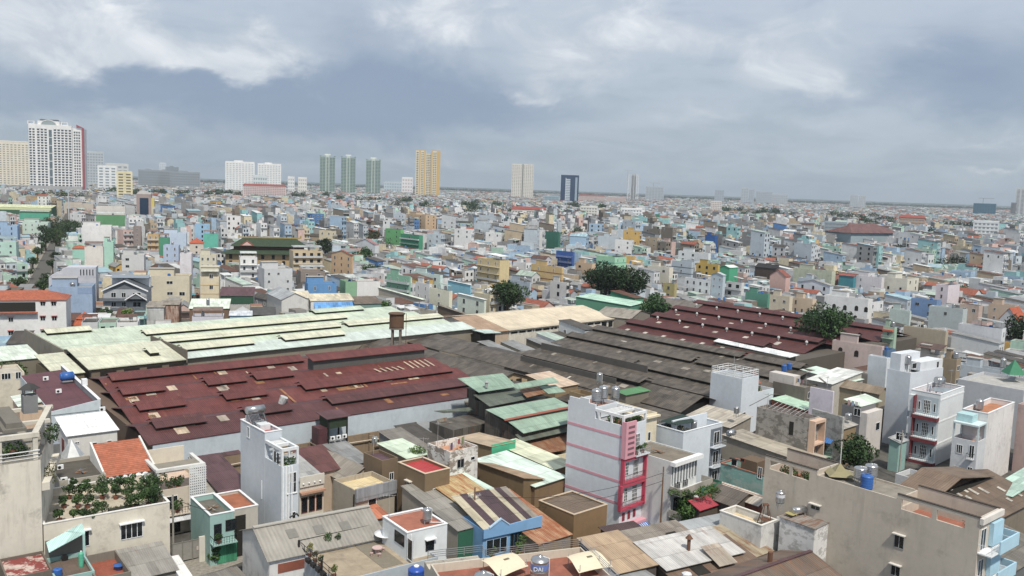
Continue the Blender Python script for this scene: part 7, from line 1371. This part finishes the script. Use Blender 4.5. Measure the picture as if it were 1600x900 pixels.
    # windows, doors and balcony slabs on the narrow fronts, few windows on long sides
    for s in (-1,1):
        for st in range(6):
            z=.8+st*3.35; ok=(h>z+2.2)&(D<1500)&(((ex[:,0]*7.3+.3*s)%1)<.66)
            w=np.minimum(.7+.9*ex[:,1],hu*.5)
            wc=np.where((ex[:,5]<.3)[:,None],np.array([.10,.13,.16]),np.array([.035,.04,.045]))
            for cx in (-.46,.46):
                o=ok&(rnd.random(n)<.72)
                Q(o&(D<560),[(cx*hu-w/2-.12,s*(hv+.02),z-.1),(cx*hu+w/2+.12,s*(hv+.02),z-.1),(cx*hu+w/2+.12,s*(hv+.02),z+1.85),(cx*hu-w/2-.12,s*(hv+.02),z+1.85)],np.array([.62,.63,.64]))
                Q(o,[(cx*hu-w/2,s*(hv+.05),z),(cx*hu+w/2,s*(hv+.05),z),(cx*hu+w/2,s*(hv+.05),z+1.7),(cx*hu-w/2,s*(hv+.05),z+1.7)],wc)
            if st>0:
                b=ok&(ex[:,(st+1)%5]<.5)
                y_a,y_b=s*hv,s*(hv+1.0); ya,yb=np.minimum(y_a,y_b),np.maximum(y_a,y_b)
                box(b,-hu+.1,hu-.1,ya,yb,z-.9+np.zeros(n),z-.72+np.zeros(n),wcol); y2=s*(hv+1.0)
                Q(b,[(-hu+.1,y2,z-.72+0*h),(hu-.1,y2,z-.72+0*h),(hu-.1,y2,z+.1+0*h),(-hu+.1,y2,z+.1+0*h)],wcol*.9+.02)
            else:
                b=ok&(ex[:,1]<.4); ac=np.where((ex[:,2]<.5)[:,None],rcol,np.array([.1,.25,.3]))
                Q(b,[(-hu,s*hv,3.2+0*h),(hu,s*hv,3.2+0*h),(hu,s*(hv+1.6),2.6+0*h),(-hu,s*(hv+1.6),2.6+0*h)],ac)
            for (yy,pr) in ((-.5,.2),(.15,.2),(.6,.16)):
                o=ok&(rnd.random(n)<pr)
                Q(o,[(s*(hu+.05),yy*hv-.5,z+.2),(s*(hu+.05),yy*hv+.5,z+.2),(s*(hu+.05),yy*hv+.5,z+1.5),(s*(hu+.05),yy*hv-.5,z+1.5)],wc)
    V=np.concatenate(V); COL=np.concatenate(COL); ID=np.concatenate(ID)
    me=mesh_quads(nm,V,citymat(),None,COL); o=bpy.data.objects.new(nm,me); C.objects.link(o)
    return o,ID
# ---------------------------------------------------------------- towers on the skyline
def hyp(x): return 293+math.tan(ROLL)*(x-800)
class Tower(Thing):
    def __init__(s,label,x0,x1,ytop,D,cat='tower block',ang=0,depth=None,name='tower_block'):
        D=D*(1.5 if 1200<D<2700 else 1.15 if D<=1200 else 1); depth=depth*1.4 if depth and D>1300 else depth
        xm=(x0+x1)/2; w=(x1-x0)/F*D*.99; h=H+(hyp(xm)-ytop)/F*D
        d=ray(xm,hyp(xm)); d=d/np.linalg.norm(d[:2]); az=math.degrees(math.atan2(d[1],d[0]))-90
        p=CAM+d*D; p[2]=0; s.w=w; s.d=depth or w*.6
        Thing.__init__(s,name,label,cat,p,az+ang); s.h=h
        c=s.W(0,s.d/2,0); foot.append((c[0],c[1],s.ang,w/2+3,s.d/2+3))
    def block(s,x0,x1,z0,z1,mat,y0=0,y1=None,name='walls'):
        if name=='walls' or not hasattr(s,'wm'): s.wm=mat
        return s.add(name,MB().box(x0*s.w,x1*s.w,y0,s.d if y1 is None else y1,z0,z1),mat)
    def bands(s,x0,x1,n,z0,z1,frac,mat,cols=1,gap=.25,y=0,name='glazing_strip',side=False):
        "continuous glazing strips crossed by floor bands"
        dx=(x1-x0)/cols; h=(z1-z0)/n
        for c in range(cols):
            a=(x0+dx*(c+gap/2))*s.w; b=(x0+dx*(c+1-gap/2))*s.w
            s.add(name,MB().box(a,b,y-.12,y-.01,z0,z1),mat)
        for k in range(n): s.add('floor_band',MB().box((x0+dx*gap/2)*s.w,(x1-dx*gap/2)*s.w,y-.3,y-.125,z0+h*k+h*frac,z0+h*(k+1)-.02),s.wm)
TG=plain('3d4750',.3); TW=wall('dfe1e2',.05)
t=Tower('tall white apartment tower with an arched crown and a crimson side fin',55,124,205,1250,depth=38,ang=-8); h=t.h
t.block(-.5,.28,0,h,TW,0); t.block(.282,.49,0,h-4,TW,6,50,'side_wing'); t.add('crimson_fin',MB().box(t.w*.455,t.w*.5,4,5.9,20,h-3).prism([(t.w*.36,4,h+3),(t.w*.5,4,h-3),(t.w*.36,4,h-3)],(0,1.9,0)),plain('9a4550',.7))
for (a,b,c) in ((-.5,-.38,2),(-.36,-.16,3),(-.06,.28,5)): t.bands(a,b,24,14,h-6,.62,TG,c,.35)
t.bands(-.15,-.07,8,12,h-8,.92,plain('5d6f78',.3),1,.3); t.bands(.30,.43,22,14,h-8,.6,TG,3,.35,6)
t.block(-.34,.06,h+.01,h+7,TW,3,30,'crown'); t.add('crown_arch',MB().prism([(t.w*(-.14+.12*math.cos(a)),2.9,h+.5+7*math.sin(a)) for a in np.linspace(0,math.pi,12)],(0,-1.5,0)),plain('8fa0a5',.5)); t.add('crown_arch_rim',MB().path([(t.w*(-.14+.135*math.cos(a)),1.5,h+.5+8*math.sin(a)) for a in np.linspace(0,math.pi,14)],.8),TW)
t.add('crown_roof',MB().box(t.w*-.3,t.w*.02,5,25,h+7.02,h+10),plain('55616a',.6)); [t.add('roof_pergola',MB().box(t.w*a,t.w*(a+.13),2,10,h+.01,h+1).box(t.w*a,t.w*(a+.02),2,10,h+1.01,h+5).box(t.w*(a+.11),t.w*(a+.13),2,10,h+1.01,h+5).box(t.w*a,t.w*(a+.13),2,10,h+5.01,h+6),TW) for a in (-.52,.08)]
t.block(-.5,.46,0,24,wall('a7a9ab',.3),-6,-.2,'podium'); [t.add('podium_arch',MB().prism([(t.w*(-.42+.12*k)+2.4*math.cos(a),-6.01,10+2.6*math.sin(a)) for a in np.linspace(0,math.pi,8)]+[(t.w*(-.42+.12*k)-2.4,-6.01,4),(t.w*(-.42+.12*k)+2.4,-6.01,4)],(0,-.2,0)),plain('7d848a',.6)) for k in range(7)]
t=Tower('cream apartment tower cut by the left picture edge',-12,38,228,1550,depth=25); t.block(-.5,.5,0,t.h,wall('e0d9c6',.1)); t.bands(-.5,.5,20,10,t.h-3,.5,plain('8f8c7f',.5),11,.45); t.block(-.5,.5,t.h+.01,t.h+2.5,wall('e4dfd0',.1),-.5,24,'cornice')
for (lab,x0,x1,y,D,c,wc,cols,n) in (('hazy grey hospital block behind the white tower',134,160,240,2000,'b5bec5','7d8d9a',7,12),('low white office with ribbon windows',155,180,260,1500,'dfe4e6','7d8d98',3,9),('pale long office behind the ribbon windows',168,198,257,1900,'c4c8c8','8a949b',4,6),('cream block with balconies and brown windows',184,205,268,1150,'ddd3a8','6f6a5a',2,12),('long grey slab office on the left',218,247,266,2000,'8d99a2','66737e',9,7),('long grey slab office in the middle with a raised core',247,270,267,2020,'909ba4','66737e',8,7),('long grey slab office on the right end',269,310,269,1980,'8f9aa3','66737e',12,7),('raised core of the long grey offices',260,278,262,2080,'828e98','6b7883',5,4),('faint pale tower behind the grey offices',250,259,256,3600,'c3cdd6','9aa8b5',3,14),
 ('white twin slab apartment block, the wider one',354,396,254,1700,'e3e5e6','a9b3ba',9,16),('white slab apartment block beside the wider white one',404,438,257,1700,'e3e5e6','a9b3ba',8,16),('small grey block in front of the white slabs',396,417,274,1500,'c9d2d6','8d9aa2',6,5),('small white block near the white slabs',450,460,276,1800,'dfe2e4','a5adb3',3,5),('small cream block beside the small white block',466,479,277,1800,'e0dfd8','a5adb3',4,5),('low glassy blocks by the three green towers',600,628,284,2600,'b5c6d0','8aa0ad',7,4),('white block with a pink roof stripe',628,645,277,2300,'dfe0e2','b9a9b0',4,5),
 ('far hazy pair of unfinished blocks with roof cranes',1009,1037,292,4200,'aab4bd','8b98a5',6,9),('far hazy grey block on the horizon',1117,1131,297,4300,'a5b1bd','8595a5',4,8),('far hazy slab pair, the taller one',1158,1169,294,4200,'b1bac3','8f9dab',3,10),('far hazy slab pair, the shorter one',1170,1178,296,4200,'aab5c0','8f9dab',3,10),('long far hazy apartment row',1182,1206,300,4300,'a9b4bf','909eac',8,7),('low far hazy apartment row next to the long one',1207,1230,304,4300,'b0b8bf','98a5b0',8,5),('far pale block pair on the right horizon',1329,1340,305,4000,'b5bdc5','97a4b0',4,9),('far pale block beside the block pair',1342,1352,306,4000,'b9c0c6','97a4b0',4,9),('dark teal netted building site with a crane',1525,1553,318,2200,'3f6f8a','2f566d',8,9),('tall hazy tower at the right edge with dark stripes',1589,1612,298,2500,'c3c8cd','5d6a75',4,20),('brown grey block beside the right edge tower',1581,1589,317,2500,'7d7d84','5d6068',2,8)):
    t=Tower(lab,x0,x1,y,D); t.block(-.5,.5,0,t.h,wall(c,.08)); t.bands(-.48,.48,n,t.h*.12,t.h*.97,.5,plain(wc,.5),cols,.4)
    if 'crane' in lab: m=MB(); k=-.1; m.box(t.w*k,t.w*k+1.5,2,3.5,t.h,t.h+16).box(t.w*k-14,t.w*k+32,2,3.5,t.h+16.01,t.h+17.2); t.add('crane',m,plain('8a8f95',.6))
    if 'long grey' in lab or 'slab apartment' in lab: t.add('roof_box',MB().box(-t.w*.2,t.w*.1,2,8,t.h+.01,t.h+3),wall(c,.08))
for k,(x0,x1,y) in enumerate(((500,523,243),(533,555,244),(572,594,248))):
    t=Tower(('green grey twin ribbed tower nearest the white slabs','green grey twin ribbed tower in the middle of the three','green grey twin ribbed tower nearest the gold tower')[k],x0,x1,y+3,1900,depth=24); G=wall('8fa59e',.05); G2=plain('3f5a58',.4)
    t.block(-.5,-.12,0,t.h,G); t.block(.12,.5,0,t.h,G); t.block(-.118,.118,0,t.h+4,wall('b9c8c2',.05),3,20,'core'); t.bands(-.5,-.13,26,6,t.h-2,.5,G2,2,.2); t.bands(.13,.5,26,6,t.h-2,.5,G2,2,.2); t.bands(-.11,.11,26,6,t.h-2,.4,G2,1,.4,3); t.block(-.2,.2,t.h+4.01,t.h+8,wall('d5ddd8',.05),5,18,'crown'); t.block(-.52,-.4,t.h+.01,t.h+1.5,G2,0,20,'cap'); t.block(.4,.52,t.h+.01,t.h+1.5,G2,0,20,'cap')
t=Tower('gold and cream twin shafted apartment tower',649,687,237,1900,depth=28); GD_=plain('c9a24c',.6); CRM=wall('ddd2b5',.05)
t.block(-.5,-.08,0,t.h,CRM); t.block(.12,.5,0,t.h,CRM,0); t.block(-.078,.118,0,t.h-8,wall('c9bfa5',.05),4,24,'core')
for a,b in ((-.36,-.3),(-.16,-.1),(.13,.19),(.36,.5)): t.block(a,b,2,t.h+.5,GD_,-.7,-.15,'gold_strip')
t.block(-.5,-.1,t.h+.01,t.h+2,GD_,0,20,'gold_cap'); t.block(.13,.5,t.h+.01,t.h+2,GD_,0,20,'gold_cap'); t.bands(-.48,-.38,26,8,t.h-2,.5,TG,1,.2); t.bands(-.28,-.17,26,8,t.h-2,.5,TG,2,.3); t.bands(-.07,.11,26,8,t.h-10,.5,TG,3,.3,4); t.bands(.2,.35,26,8,t.h-2,.5,TG,2,.3); t.block(-.6,.3,0,14,wall('6d7478',.1),-8,-1,'podium')
t=Tower('beige white twin apartment tower with a dark central slot',799,833,257,2100,depth=28); t.block(-.5,-.03,0,t.h,wall('d5d2ca',.05)); t.block(.03,.5,0,t.h,wall('d5d2ca',.05)); t.block(-.029,.029,0,t.h-1,plain('7f857f',.6),3,20,'slot'); t.bands(-.5,-.03,24,8,t.h-2,.45,plain('8f8d88',.5),5,.5); t.bands(.03,.5,24,8,t.h-2,.45,plain('8f8d88',.5),5,.5)
t=Tower('dark blue glass office with a pale stair strip',876,904,274,1700,depth=22); t.block(-.5,.5,0,t.h,plain('1e3a5c',.15,0,.05,.6)); t.bands(-.24,.04,14,14,t.h-10,.75,plain('b9c6d2',.4),1,.1); t.block(-.24,-.2,12,t.h-8,plain('c9d3dc',.5),-.3,-.15,'pale_strip'); t.block(.3,.42,10,t.h-6,plain('8fa3b5',.3),-.3,-.15,'pale_strip'); t.block(-.5,.5,0,9,plain('8fa9c0',.3),-1.2,-.2,'podium')
t=Tower('low glass office beside the dark blue glass office',851,874,306,1650); t.block(-.5,.5,0,t.h,plain('8fa8b5',.3)); t.bands(-.48,.48,6,4,t.h-2,.5,plain('6d8796',.3),4,.15)
t=Tower('white tapering tower under construction with open floors and cranes',981,997,273,2600,depth=26); m=MB(); n=24
for k in range(n):
    z=t.h*k/n; w=t.w*(.52-.06*k/n); m.box(-w,w,0,24,z,z+1.2)
t.add('floor_slabs',m,wall('d0d3d5',.05)); [t.add('column',MB().prism([(x*t.w*1.04-.9,-.2,0),(x*t.w*1.04+.9,-.2,0),(x*t.w*.92+.9,-.2,t.h),(x*t.w*.92-.9,-.2,t.h)],(0,1.5,0)),wall('e0e3e5',.05)) for x in (-.5,-.22,.05,.3,.5)]; t.add('core',MB().box(-t.w*.25,t.w*.25,6,18,0,t.h+2),plain('9aa3aa',.7)); t.add('crane',MB().box(-t.w*.6,-t.w*.55,2,3.5,0,t.h+16).box(-t.w*.95,-t.w*.1,2,3.3,t.h+16.01,t.h+17),plain('a5aab0',.6))
for (lab,x0,x1,y,D,c) in (('pink and white school block with a red tile roof',382,445,290,1250,'d3b8b5'),('long pink apartment row with red roofs left of the white tapering tower',905,945,306,1900,'cdb5b0'),('second long pink apartment row by the white tapering tower',948,978,308,1900,'cdb5b0'),('white school block with red tile roof beyond the middle trees',800,855,327,1000,'c9c2bd'),('white flat office with strip windows in the middle distance',972,1005,325,1000,'dfe3e6'),('pale office with dark bays in the middle distance',908,935,322,1000,'cfcfc8'),('white tall house block above red roofs',1112,1128,314,1300,'dccfc9'),('grey glass fronted office near the sports hall',1293,1325,344,850,'8d9fa9'),('white grid fronted office on the far right',1528,1560,342,900,'cfd6db'),('tan temple like roof hall on the right',1410,1445,338,1100,'b59a84')):
    t=Tower(lab,x0,x1,y,D,'building',depth=16,name='building'); t.block(-.5,.5,0,t.h,wall(c,.15)); t.bands(-.48,.48,max(3,int(t.h/3.6)),1,t.h-.5,.5,plain('848c94',.4),max(3,int(t.w/3.6)),.45)
    if 'red' in lab and 'above' not in lab or 'temple' in lab: m=MB(); w=t.w/2+.8; m.slab([(-w,-.8,t.h),(w,-.8,t.h),(w-3,8,t.h+3.5),(-w+3,8,t.h+3.5)],.1).slab([(-w+3,8,t.h+3.5),(w-3,8,t.h+3.5),(w,16.8,t.h),(-w,16.8,t.h)],.1); t.add('roof',m,tile('9a4a40'))
# masts
for lab,x,y,yt in (('tall thin pale mast beside the far street',108,362,292),('slim lattice phone mast on the right',1413,420,370),('far slim mast above the right roofs',1478,395,345)):
    D=at(x,y,0); hh=next(z for z in np.arange(5,80,.25) if proj((D[0],D[1],z))[1]<yt); m=Thing('mast',lab,'mast',D,0); m.add('pole',MB().cyl((0,0,0),(0,0,hh),.55 if x<200 else .3,.35 if x<200 else .15,seg=8),plain('b5bcc0',.5)); m.add('antenna',MB().box(-.8,.8,-.1,.1,hh-3,hh-1),GREYM)
# trees far and near the street, and woods
rt_=np.random.default_rng(5)
k=0; TREEK={}; SKIP={18,23,24,31,38,43,49,51,68,89,106,111,115,118,120,121,128,129,133,136,137,138,141}
for (x0,x1,y0,y1,n,h) in ((60,95,362,400,8,7),(100,118,352,385,6,7),(20,140,300,322,10,13),(140,240,285,302,7,13),(230,330,283,300,8,13),(330,500,296,318,12,11),(500,660,298,312,8,11),(610,700,318,335,7,9),(720,830,322,345,12,10),(880,960,315,330,5,10),(1120,1260,318,345,14,10),(1290,1340,320,345,6,10),(1340,1440,335,362,12,9),(1440,1560,360,380,8,9),(560,760,380,440,5,7),(860,1250,370,440,6,6),(1280,1560,400,470,8,7)):
    for i in range(n):
        x=rt_.uniform(x0,x1); y=rt_.uniform(y0,y1); p=at(x,y,0); D=np.hypot(p[0],p[1]); 
        if y<352 and D>2300: q_=rt_.uniform(1900,2400); p=p*(q_/D); p[2]=0; D=q_
        k+=1; s=max(.6,D/700); hh=(h*rt_.uniform(.8,1.5) if D<600 else rt_.uniform(14,19) if D<1100 else rt_.uniform(21,29))
        rr_=rt_.uniform(.42,.62); sz_=rt_.uniform(.9,1.1)
        if k in SKIP: continue
        where=('by the far street' if x<130 and y>345 else 'before the white arched tower' if x<140 else 'below the long grey offices' if x<335 else 'near the pink and white school' if x<500 else 'under the green towers' if x<660 else 'in the middle distance' if x<900 and y<350 else 'among the middle belt houses' if x<1000 else 'towards the right horizon' if y<350 else 'beside the sports hall' if x<1450 and y<365 else 'among the right belt houses')
        T_=tree('',p,hh,hh*rr_*(1.1 if D>1500 else 1),400+k,int(np.clip(500000/D/1.0,260,900)),s*sz_,('2a4020','31481f','253a1d')[k%3],group='trees scattered through the city'); T_.o['label']='@'+where; TREEK[T_.o.name]=k; foot.append((p[0],p[1],0,hh*.32,hh*.32))
ORD=['first','second','third','fourth','fifth','sixth','seventh','eighth','ninth','tenth','eleventh','twelfth','thirteenth','fourteenth','fifteenth','sixteenth','seventeenth','eighteenth','nineteenth','twentieth']
def nth(i): return ORD[i] if i<20 else 'twenty '+ORD[i-20]
by={}
for o in bpy.data.objects:
    if str(o.get('label','')).startswith('@'): by.setdefault(o['label'][1:],[]).append(o)
for w,os_ in by.items():
    os_.sort(key=lambda o: math.hypot(o.location.x,o.location.y))
    for i,o in enumerate(os_): o['label']='%s leafy tree %s, counted outward from the factory roofs'%(nth(i),w)
for k in range(14):
    q=ST0+sd*(10+k*24)+sn*(4.9 if k%2 else -4.9); T_=tree('%s leafy street tree along the far street, counted from the factory side'%nth(k),(q[0],q[1],0),rt_.uniform(6.5,9.5),rt_.uniform(2.8,3.8),700+k,700,.7,('2a4020','31481f')[k%2],group='trees along the far street',name='street_tree')
def woods():
    rnd=np.random.default_rng(2); n=3600; az=rnd.uniform(-36,36,n); d=2000+ (rnd.random(n)**.6)*7600; a=np.radians(az)
    px=np.sin(a)*d; py=np.cos(a)*d; L=[]; T=[]
    keep=(d>5900)|(rnd.random(n)<.14); px,py,d=px[keep],py[keep],d[keep]
    for x,y,dd in zip(px,py,d):
        r=rnd.uniform(5,9)*(1 if dd<3800 else 1.8); cl=[(x+rnd.normal()*r,y+rnd.normal()*r,rnd.uniform(9,15) if dd<5900 else rnd.uniform(6,13),r*rnd.uniform(.7,1.1)) for _ in range(3)]
        v,t=leaf_mesh(cl,36,r*.7,rnd); L.append(v); T.append(t)
    me=mesh_quads('far_woods',np.concatenate(L),leafm('2a3d22'),np.concatenate(T)); o=bpy.data.objects.new('far_woods',me); C.objects.link(o); tag(o,'dark blue green woods on the far horizon beyond the city','woods',kind='stuff')
woods()
AUTO=[4143, 2815, 10937, 4116, 11280, 2817, 2818, 3165, 11067, 3023, 11176, 10618, 5643, 11024, 10351, 2779, 6575, 1757, 5881, 2213, 9823, 2211, 2154, 10658, 10764, 3019, 6707, 10869, 10485, 10352, 4121, 5784, 10834, 10403, 11084, 10375, 11489, 10574, 6518, 11493, 3020, 2212, 11122, 2687, 2388, 10528, 3021, 11676, 9775, 9769, 5279, 5312, 2331, 9873, 11068, 5941, 12244, 6461, 9759, 2673, 9980, 11435, 11229, 10962, 5860, 11058, 5946, 6538, 5720, 11506, 14737, 10624, 3018, 9266, 11119, 10928, 6572, 4118, 6592, 6586, 9982, 5955, 9853, 11230, 10921, 10910, 11384, 10965, 6770, 12337, 5847, 5718, 4127, 10484, 5937, 2399, 5392, 6006, 11065, 5834, 2153, 14515, 10457, 11550, 11083, 6037, 10529, 11394, 5889, 11414, 12393, 6137, 5254, 6478, 5717, 15069, 9850, 9758, 11219, 6789, 10882, 6731, 5754, 6780, 9781, 10595, 5993, 6535, 10081, 11268, 5968, 4124, 9827, 5320, 2452, 4142, 4123, 14753, 10535, 11487]
DROP=('white air conditioner inside the white walled','blue tank on the tall office','blue tank on the turquoise low','climbing bush in front of the sky blue bungalow, below','pile of old boards on the peeling teal','pile of old boards on the dark rendered','pile of boards on the narrow','small bright green tree leaning','twelfth leafy street tree','round bush in the middle bay','tv aerial on the modern','tv aerial on the mould','tv aerial on the low bonsai','steel tank on the slim cream')
for o in [o for o in bpy.data.objects if str(o.get('label','')).startswith(DROP)]:   # things nothing shows of
    for c in list(o.children_recursive): bpy.data.objects.remove(c)
    bpy.data.objects.remove(o)
# ---------------------------------------------------------------- generated houses: the largest in view one by one, the rest as one mass
def near_fix():
    D=np.hypot(LOT['L'][:,0],LOT['L'][:,1]); n=D<262
    LOT['h']=np.where(n,3.0+LOT['ex'][:,0]*1.3,LOT['h']); LOT['kind']=np.where(n,np.where(LOT['ex'][:,1]<.25,0,1),LOT['kind'])
    rp=np.array([0,1,1,2,5,5,0,1])[(LOT['ex'][:,2]*7.99).astype(int)]; LOT['rc']=np.where(n,rp,LOT['rc'])
    wp=np.array([8,9,10,10,1,4])[(LOT['ex'][:,3]*5.99).astype(int)]; LOT['wc']=np.where(n,wp,LOT['wc'])
near_fix(); hero_heights()
LANDMARK=[('green roofed temple',415,400),('rusty water tower',618,520),('cream warehouse',860,500),('maroon vented roofs',1150,510),('dark grey villa',195,470),('yellow balcony house',770,425),('mint striped house',955,415),('maroon sports hall',1345,360),('white arched house',1325,485),('glass fronted office',225,330),('deep blue house',883,402),('lime green house',615,365),('blue stepped tower',1111,380),('pink striped tube house',950,760),('long beige building',1380,800),('crimson balcony house',1465,680),('stained grey house',1230,680),('square windowed blue house',266,400),('white cube house',150,360),('grey gable warehouse',480,830),('big dark tree',950,460),('blank white wall house',1435,620),('vivid blue house',500,450),('brick red roof house',565,360),('mouldy green building',1270,440),('lavender pink house',1480,460),('dark teal house',865,375),('school with red roofs',415,300),('dark glass office',890,305),('cream tower house',327,440)]
LMP=[at(x,y,0) for _,x,y in LANDMARK]
RPH={'concrete':'a flat concrete roof','grey tin':'a grey tin roof','rusty tin':'a rusty tin roof','mint tin':'a mint tin roof','orange tile':'an orange tile roof','dark tin':'a dark tin roof','white tin':'a white tin roof','red terrace':'a red terrace','blue tin':'a blue tin roof'}
class LotHouse(House):
    def __init__(s,i):
        cx,cy,a,hu,hv=LOT['L'][i]; ca,sa=math.cos(a),math.sin(a)
        s.wu,s.wv=2*hu,2*hv; s.h=LOT['h'][i]
        Thing.__init__(s,'city_house','','house',(cx-hu*ca+hv*sa,cy-hu*sa-hv*ca,0),math.degrees(a),'houses packed through the city')
        wn,rn=PAL[LOT['wc'][i]],RPAL[LOT['rc'][i]]; rnd=random.Random(int(i)); ex=LOT['ex'][i]; wm=wall(wn[0],.45); k=LOT['kind'][i]; h=s.h; W,D=s.wu,s.wv
        if k==0:
            s.body(wm,paving(rn[0],1.2,.02,.6) if LOT['rc'][i] in (0,4,7) else sheet(rn[0],.1),.9 if ex[1]<.5 else .4,cop=plain('c9cbcc',.8) if ex[0]<.4 else None)
            if ex[2]<.6 and h>5:
                y0=D*(.25+.4*ex[3]); s.add('stair_head',MB().box(.25,W*.55,y0,y0+min(3.4,D*.28),s.zd+.01,h+2.1),wm); s.add('stair_roof',MB().box(.1,W*.55+.2,y0-.2,y0+min(3.4,D*.28)+.2,h+2.103,h+2.25),plain('a5a29b',.8))
            if ex[4]>.6 and h>5:
                s.add('roof_canopy',MB().slab([(.15,.2,h+1.7),(W-.15,.2,h+1.7),(W-.15,D*.25,h+2.2),(.15,D*.25,h+2.2)],.06),sheet(RPAL[(1,6,3,2)[int(ex[5]*3.99)]][0],.15)); m=MB(); [m.box(x-.05,x+.05,y-.05,y+.05,s.zd+.01,h+1.65) for x in (.3,W-.3) for y in (.4,D*.22)]; s.add('canopy_posts',m,GREYM)
        elif k==1: s.body(wm,par=0); s.roof('sy',sheet(rn[0],.25 if LOT['rc'][i]!=2 else .6),min(1.5,D*.12),.25,wm=wm)
        else: s.body(wm,par=0); s.roof('gy',tile(rn[0]) if LOT['rc'][i]==4 else sheet(rn[0],.15),min(2.4,W*.32),.3,wm=wm)
        st=int((h-.6)/3.35)
        for q in range(st):
            z=h-3.35*(st-q)+.6
            for f,L,n in (('r',W,2 if W<7 else 3),('l',D,0 if rnd.random()<.45 else 2)):
                for c in range(n):
                    if rnd.random()<.85: s.win(f,L*(c+.5)/n-.55,z,min(1.15,L/n*.7),1.6,nx=2,frame=WHITE if ex[5]<.7 else IRON)
            if q and rnd.random()<.55: s.balcony('r',.1,W-.1,z-.55,1.0,wm,plain('aeb4b8',.5),.9,solid=rnd.random()<.5)
        if h<5.5 and rnd.random()<.8: s.add('awning',MB().slab([(.1,-1.5,2.4),(W-.1,-1.5,2.4),(W-.1,-.02,2.8),(.1,-.02,2.8)],.05),sheet(RPAL[(1,2,3,5)[int(ex[5]*3.99)]][0],.3))
        c=s.W(W/2,D/2,0); d=[np.hypot(*(c-p)[:2]) for p in LMP]; j=int(np.argmin(d)); s.key=(wn[1],LANDMARK[j][0],'beyond' if np.hypot(*c[:2])>np.hypot(*LMP[j][:2]) else 'in front of'); s.dist=d[j]; s.rn=RPH[rn[1]] if not(k==0 and LOT['rc'][i] not in (0,4,7)) else RPH[rn[1]]; s.tank=None
        if ex[3]<.4 and h>5 and k==0:
            p=s.W(W*.6,D*(.3+.5*ex[4]),s.zd); s.tank=steel_tank(p,.6,1.5,'',.9) if ex[4]<.7 else blue_tank(p,.6,1.4,'')
KEEP=cull()
AUTO=[i for i in AUTO if KEEP[i]]
hs=[LotHouse(i) for i in AUTO]; by={}
for h in hs: by.setdefault(h.key,[]).append(h)
for (c,lm,rel),l in by.items():
    l.sort(key=lambda h:h.dist)
    for i,h in enumerate(l):
        n_='' if len(l)==1 else ', %s'%nth(i)
        h.o['label']='%s house with %s%s %s the %s'%(c,h.rn,n_,rel,lm)
        if h.tank: h.tank.o['label']='%s on the %s%s house %s the %s'%('steel tank' if h.tank.o.name.startswith('water') else 'blue plastic tank','' if len(l)==1 else nth(i)+' ',c,rel,lm)
REST=KEEP.copy(); REST[AUTO]=False; REST=np.nonzero(REST)[0]
co,CID=city_mesh(REST,'city_houses'); tag(co,'packed pale tube houses of the city stretching to the horizon','houses',kind='stuff')
def haze():
    m=bpy.data.materials.new('haze'); m.use_nodes=True; g=NT(m.node_tree); g.n.clear()
    out=g.new('ShaderNodeOutputMaterial'); v=g.new('ShaderNodeVolumePrincipled'); v.inputs['Density'].default_value=0.75e-4; v.inputs['Color'].default_value=(.78,.89,1,1); v.inputs['Anisotropy'].default_value=.2
    g.l.new(v.outputs[0],out.inputs['Volume'])
    o=MB().box(-9500,9500,-600,13000,-1,190).build('haze',m); tag(o,'thin blue grey haze over the far city','haze',kind='stuff')
haze()
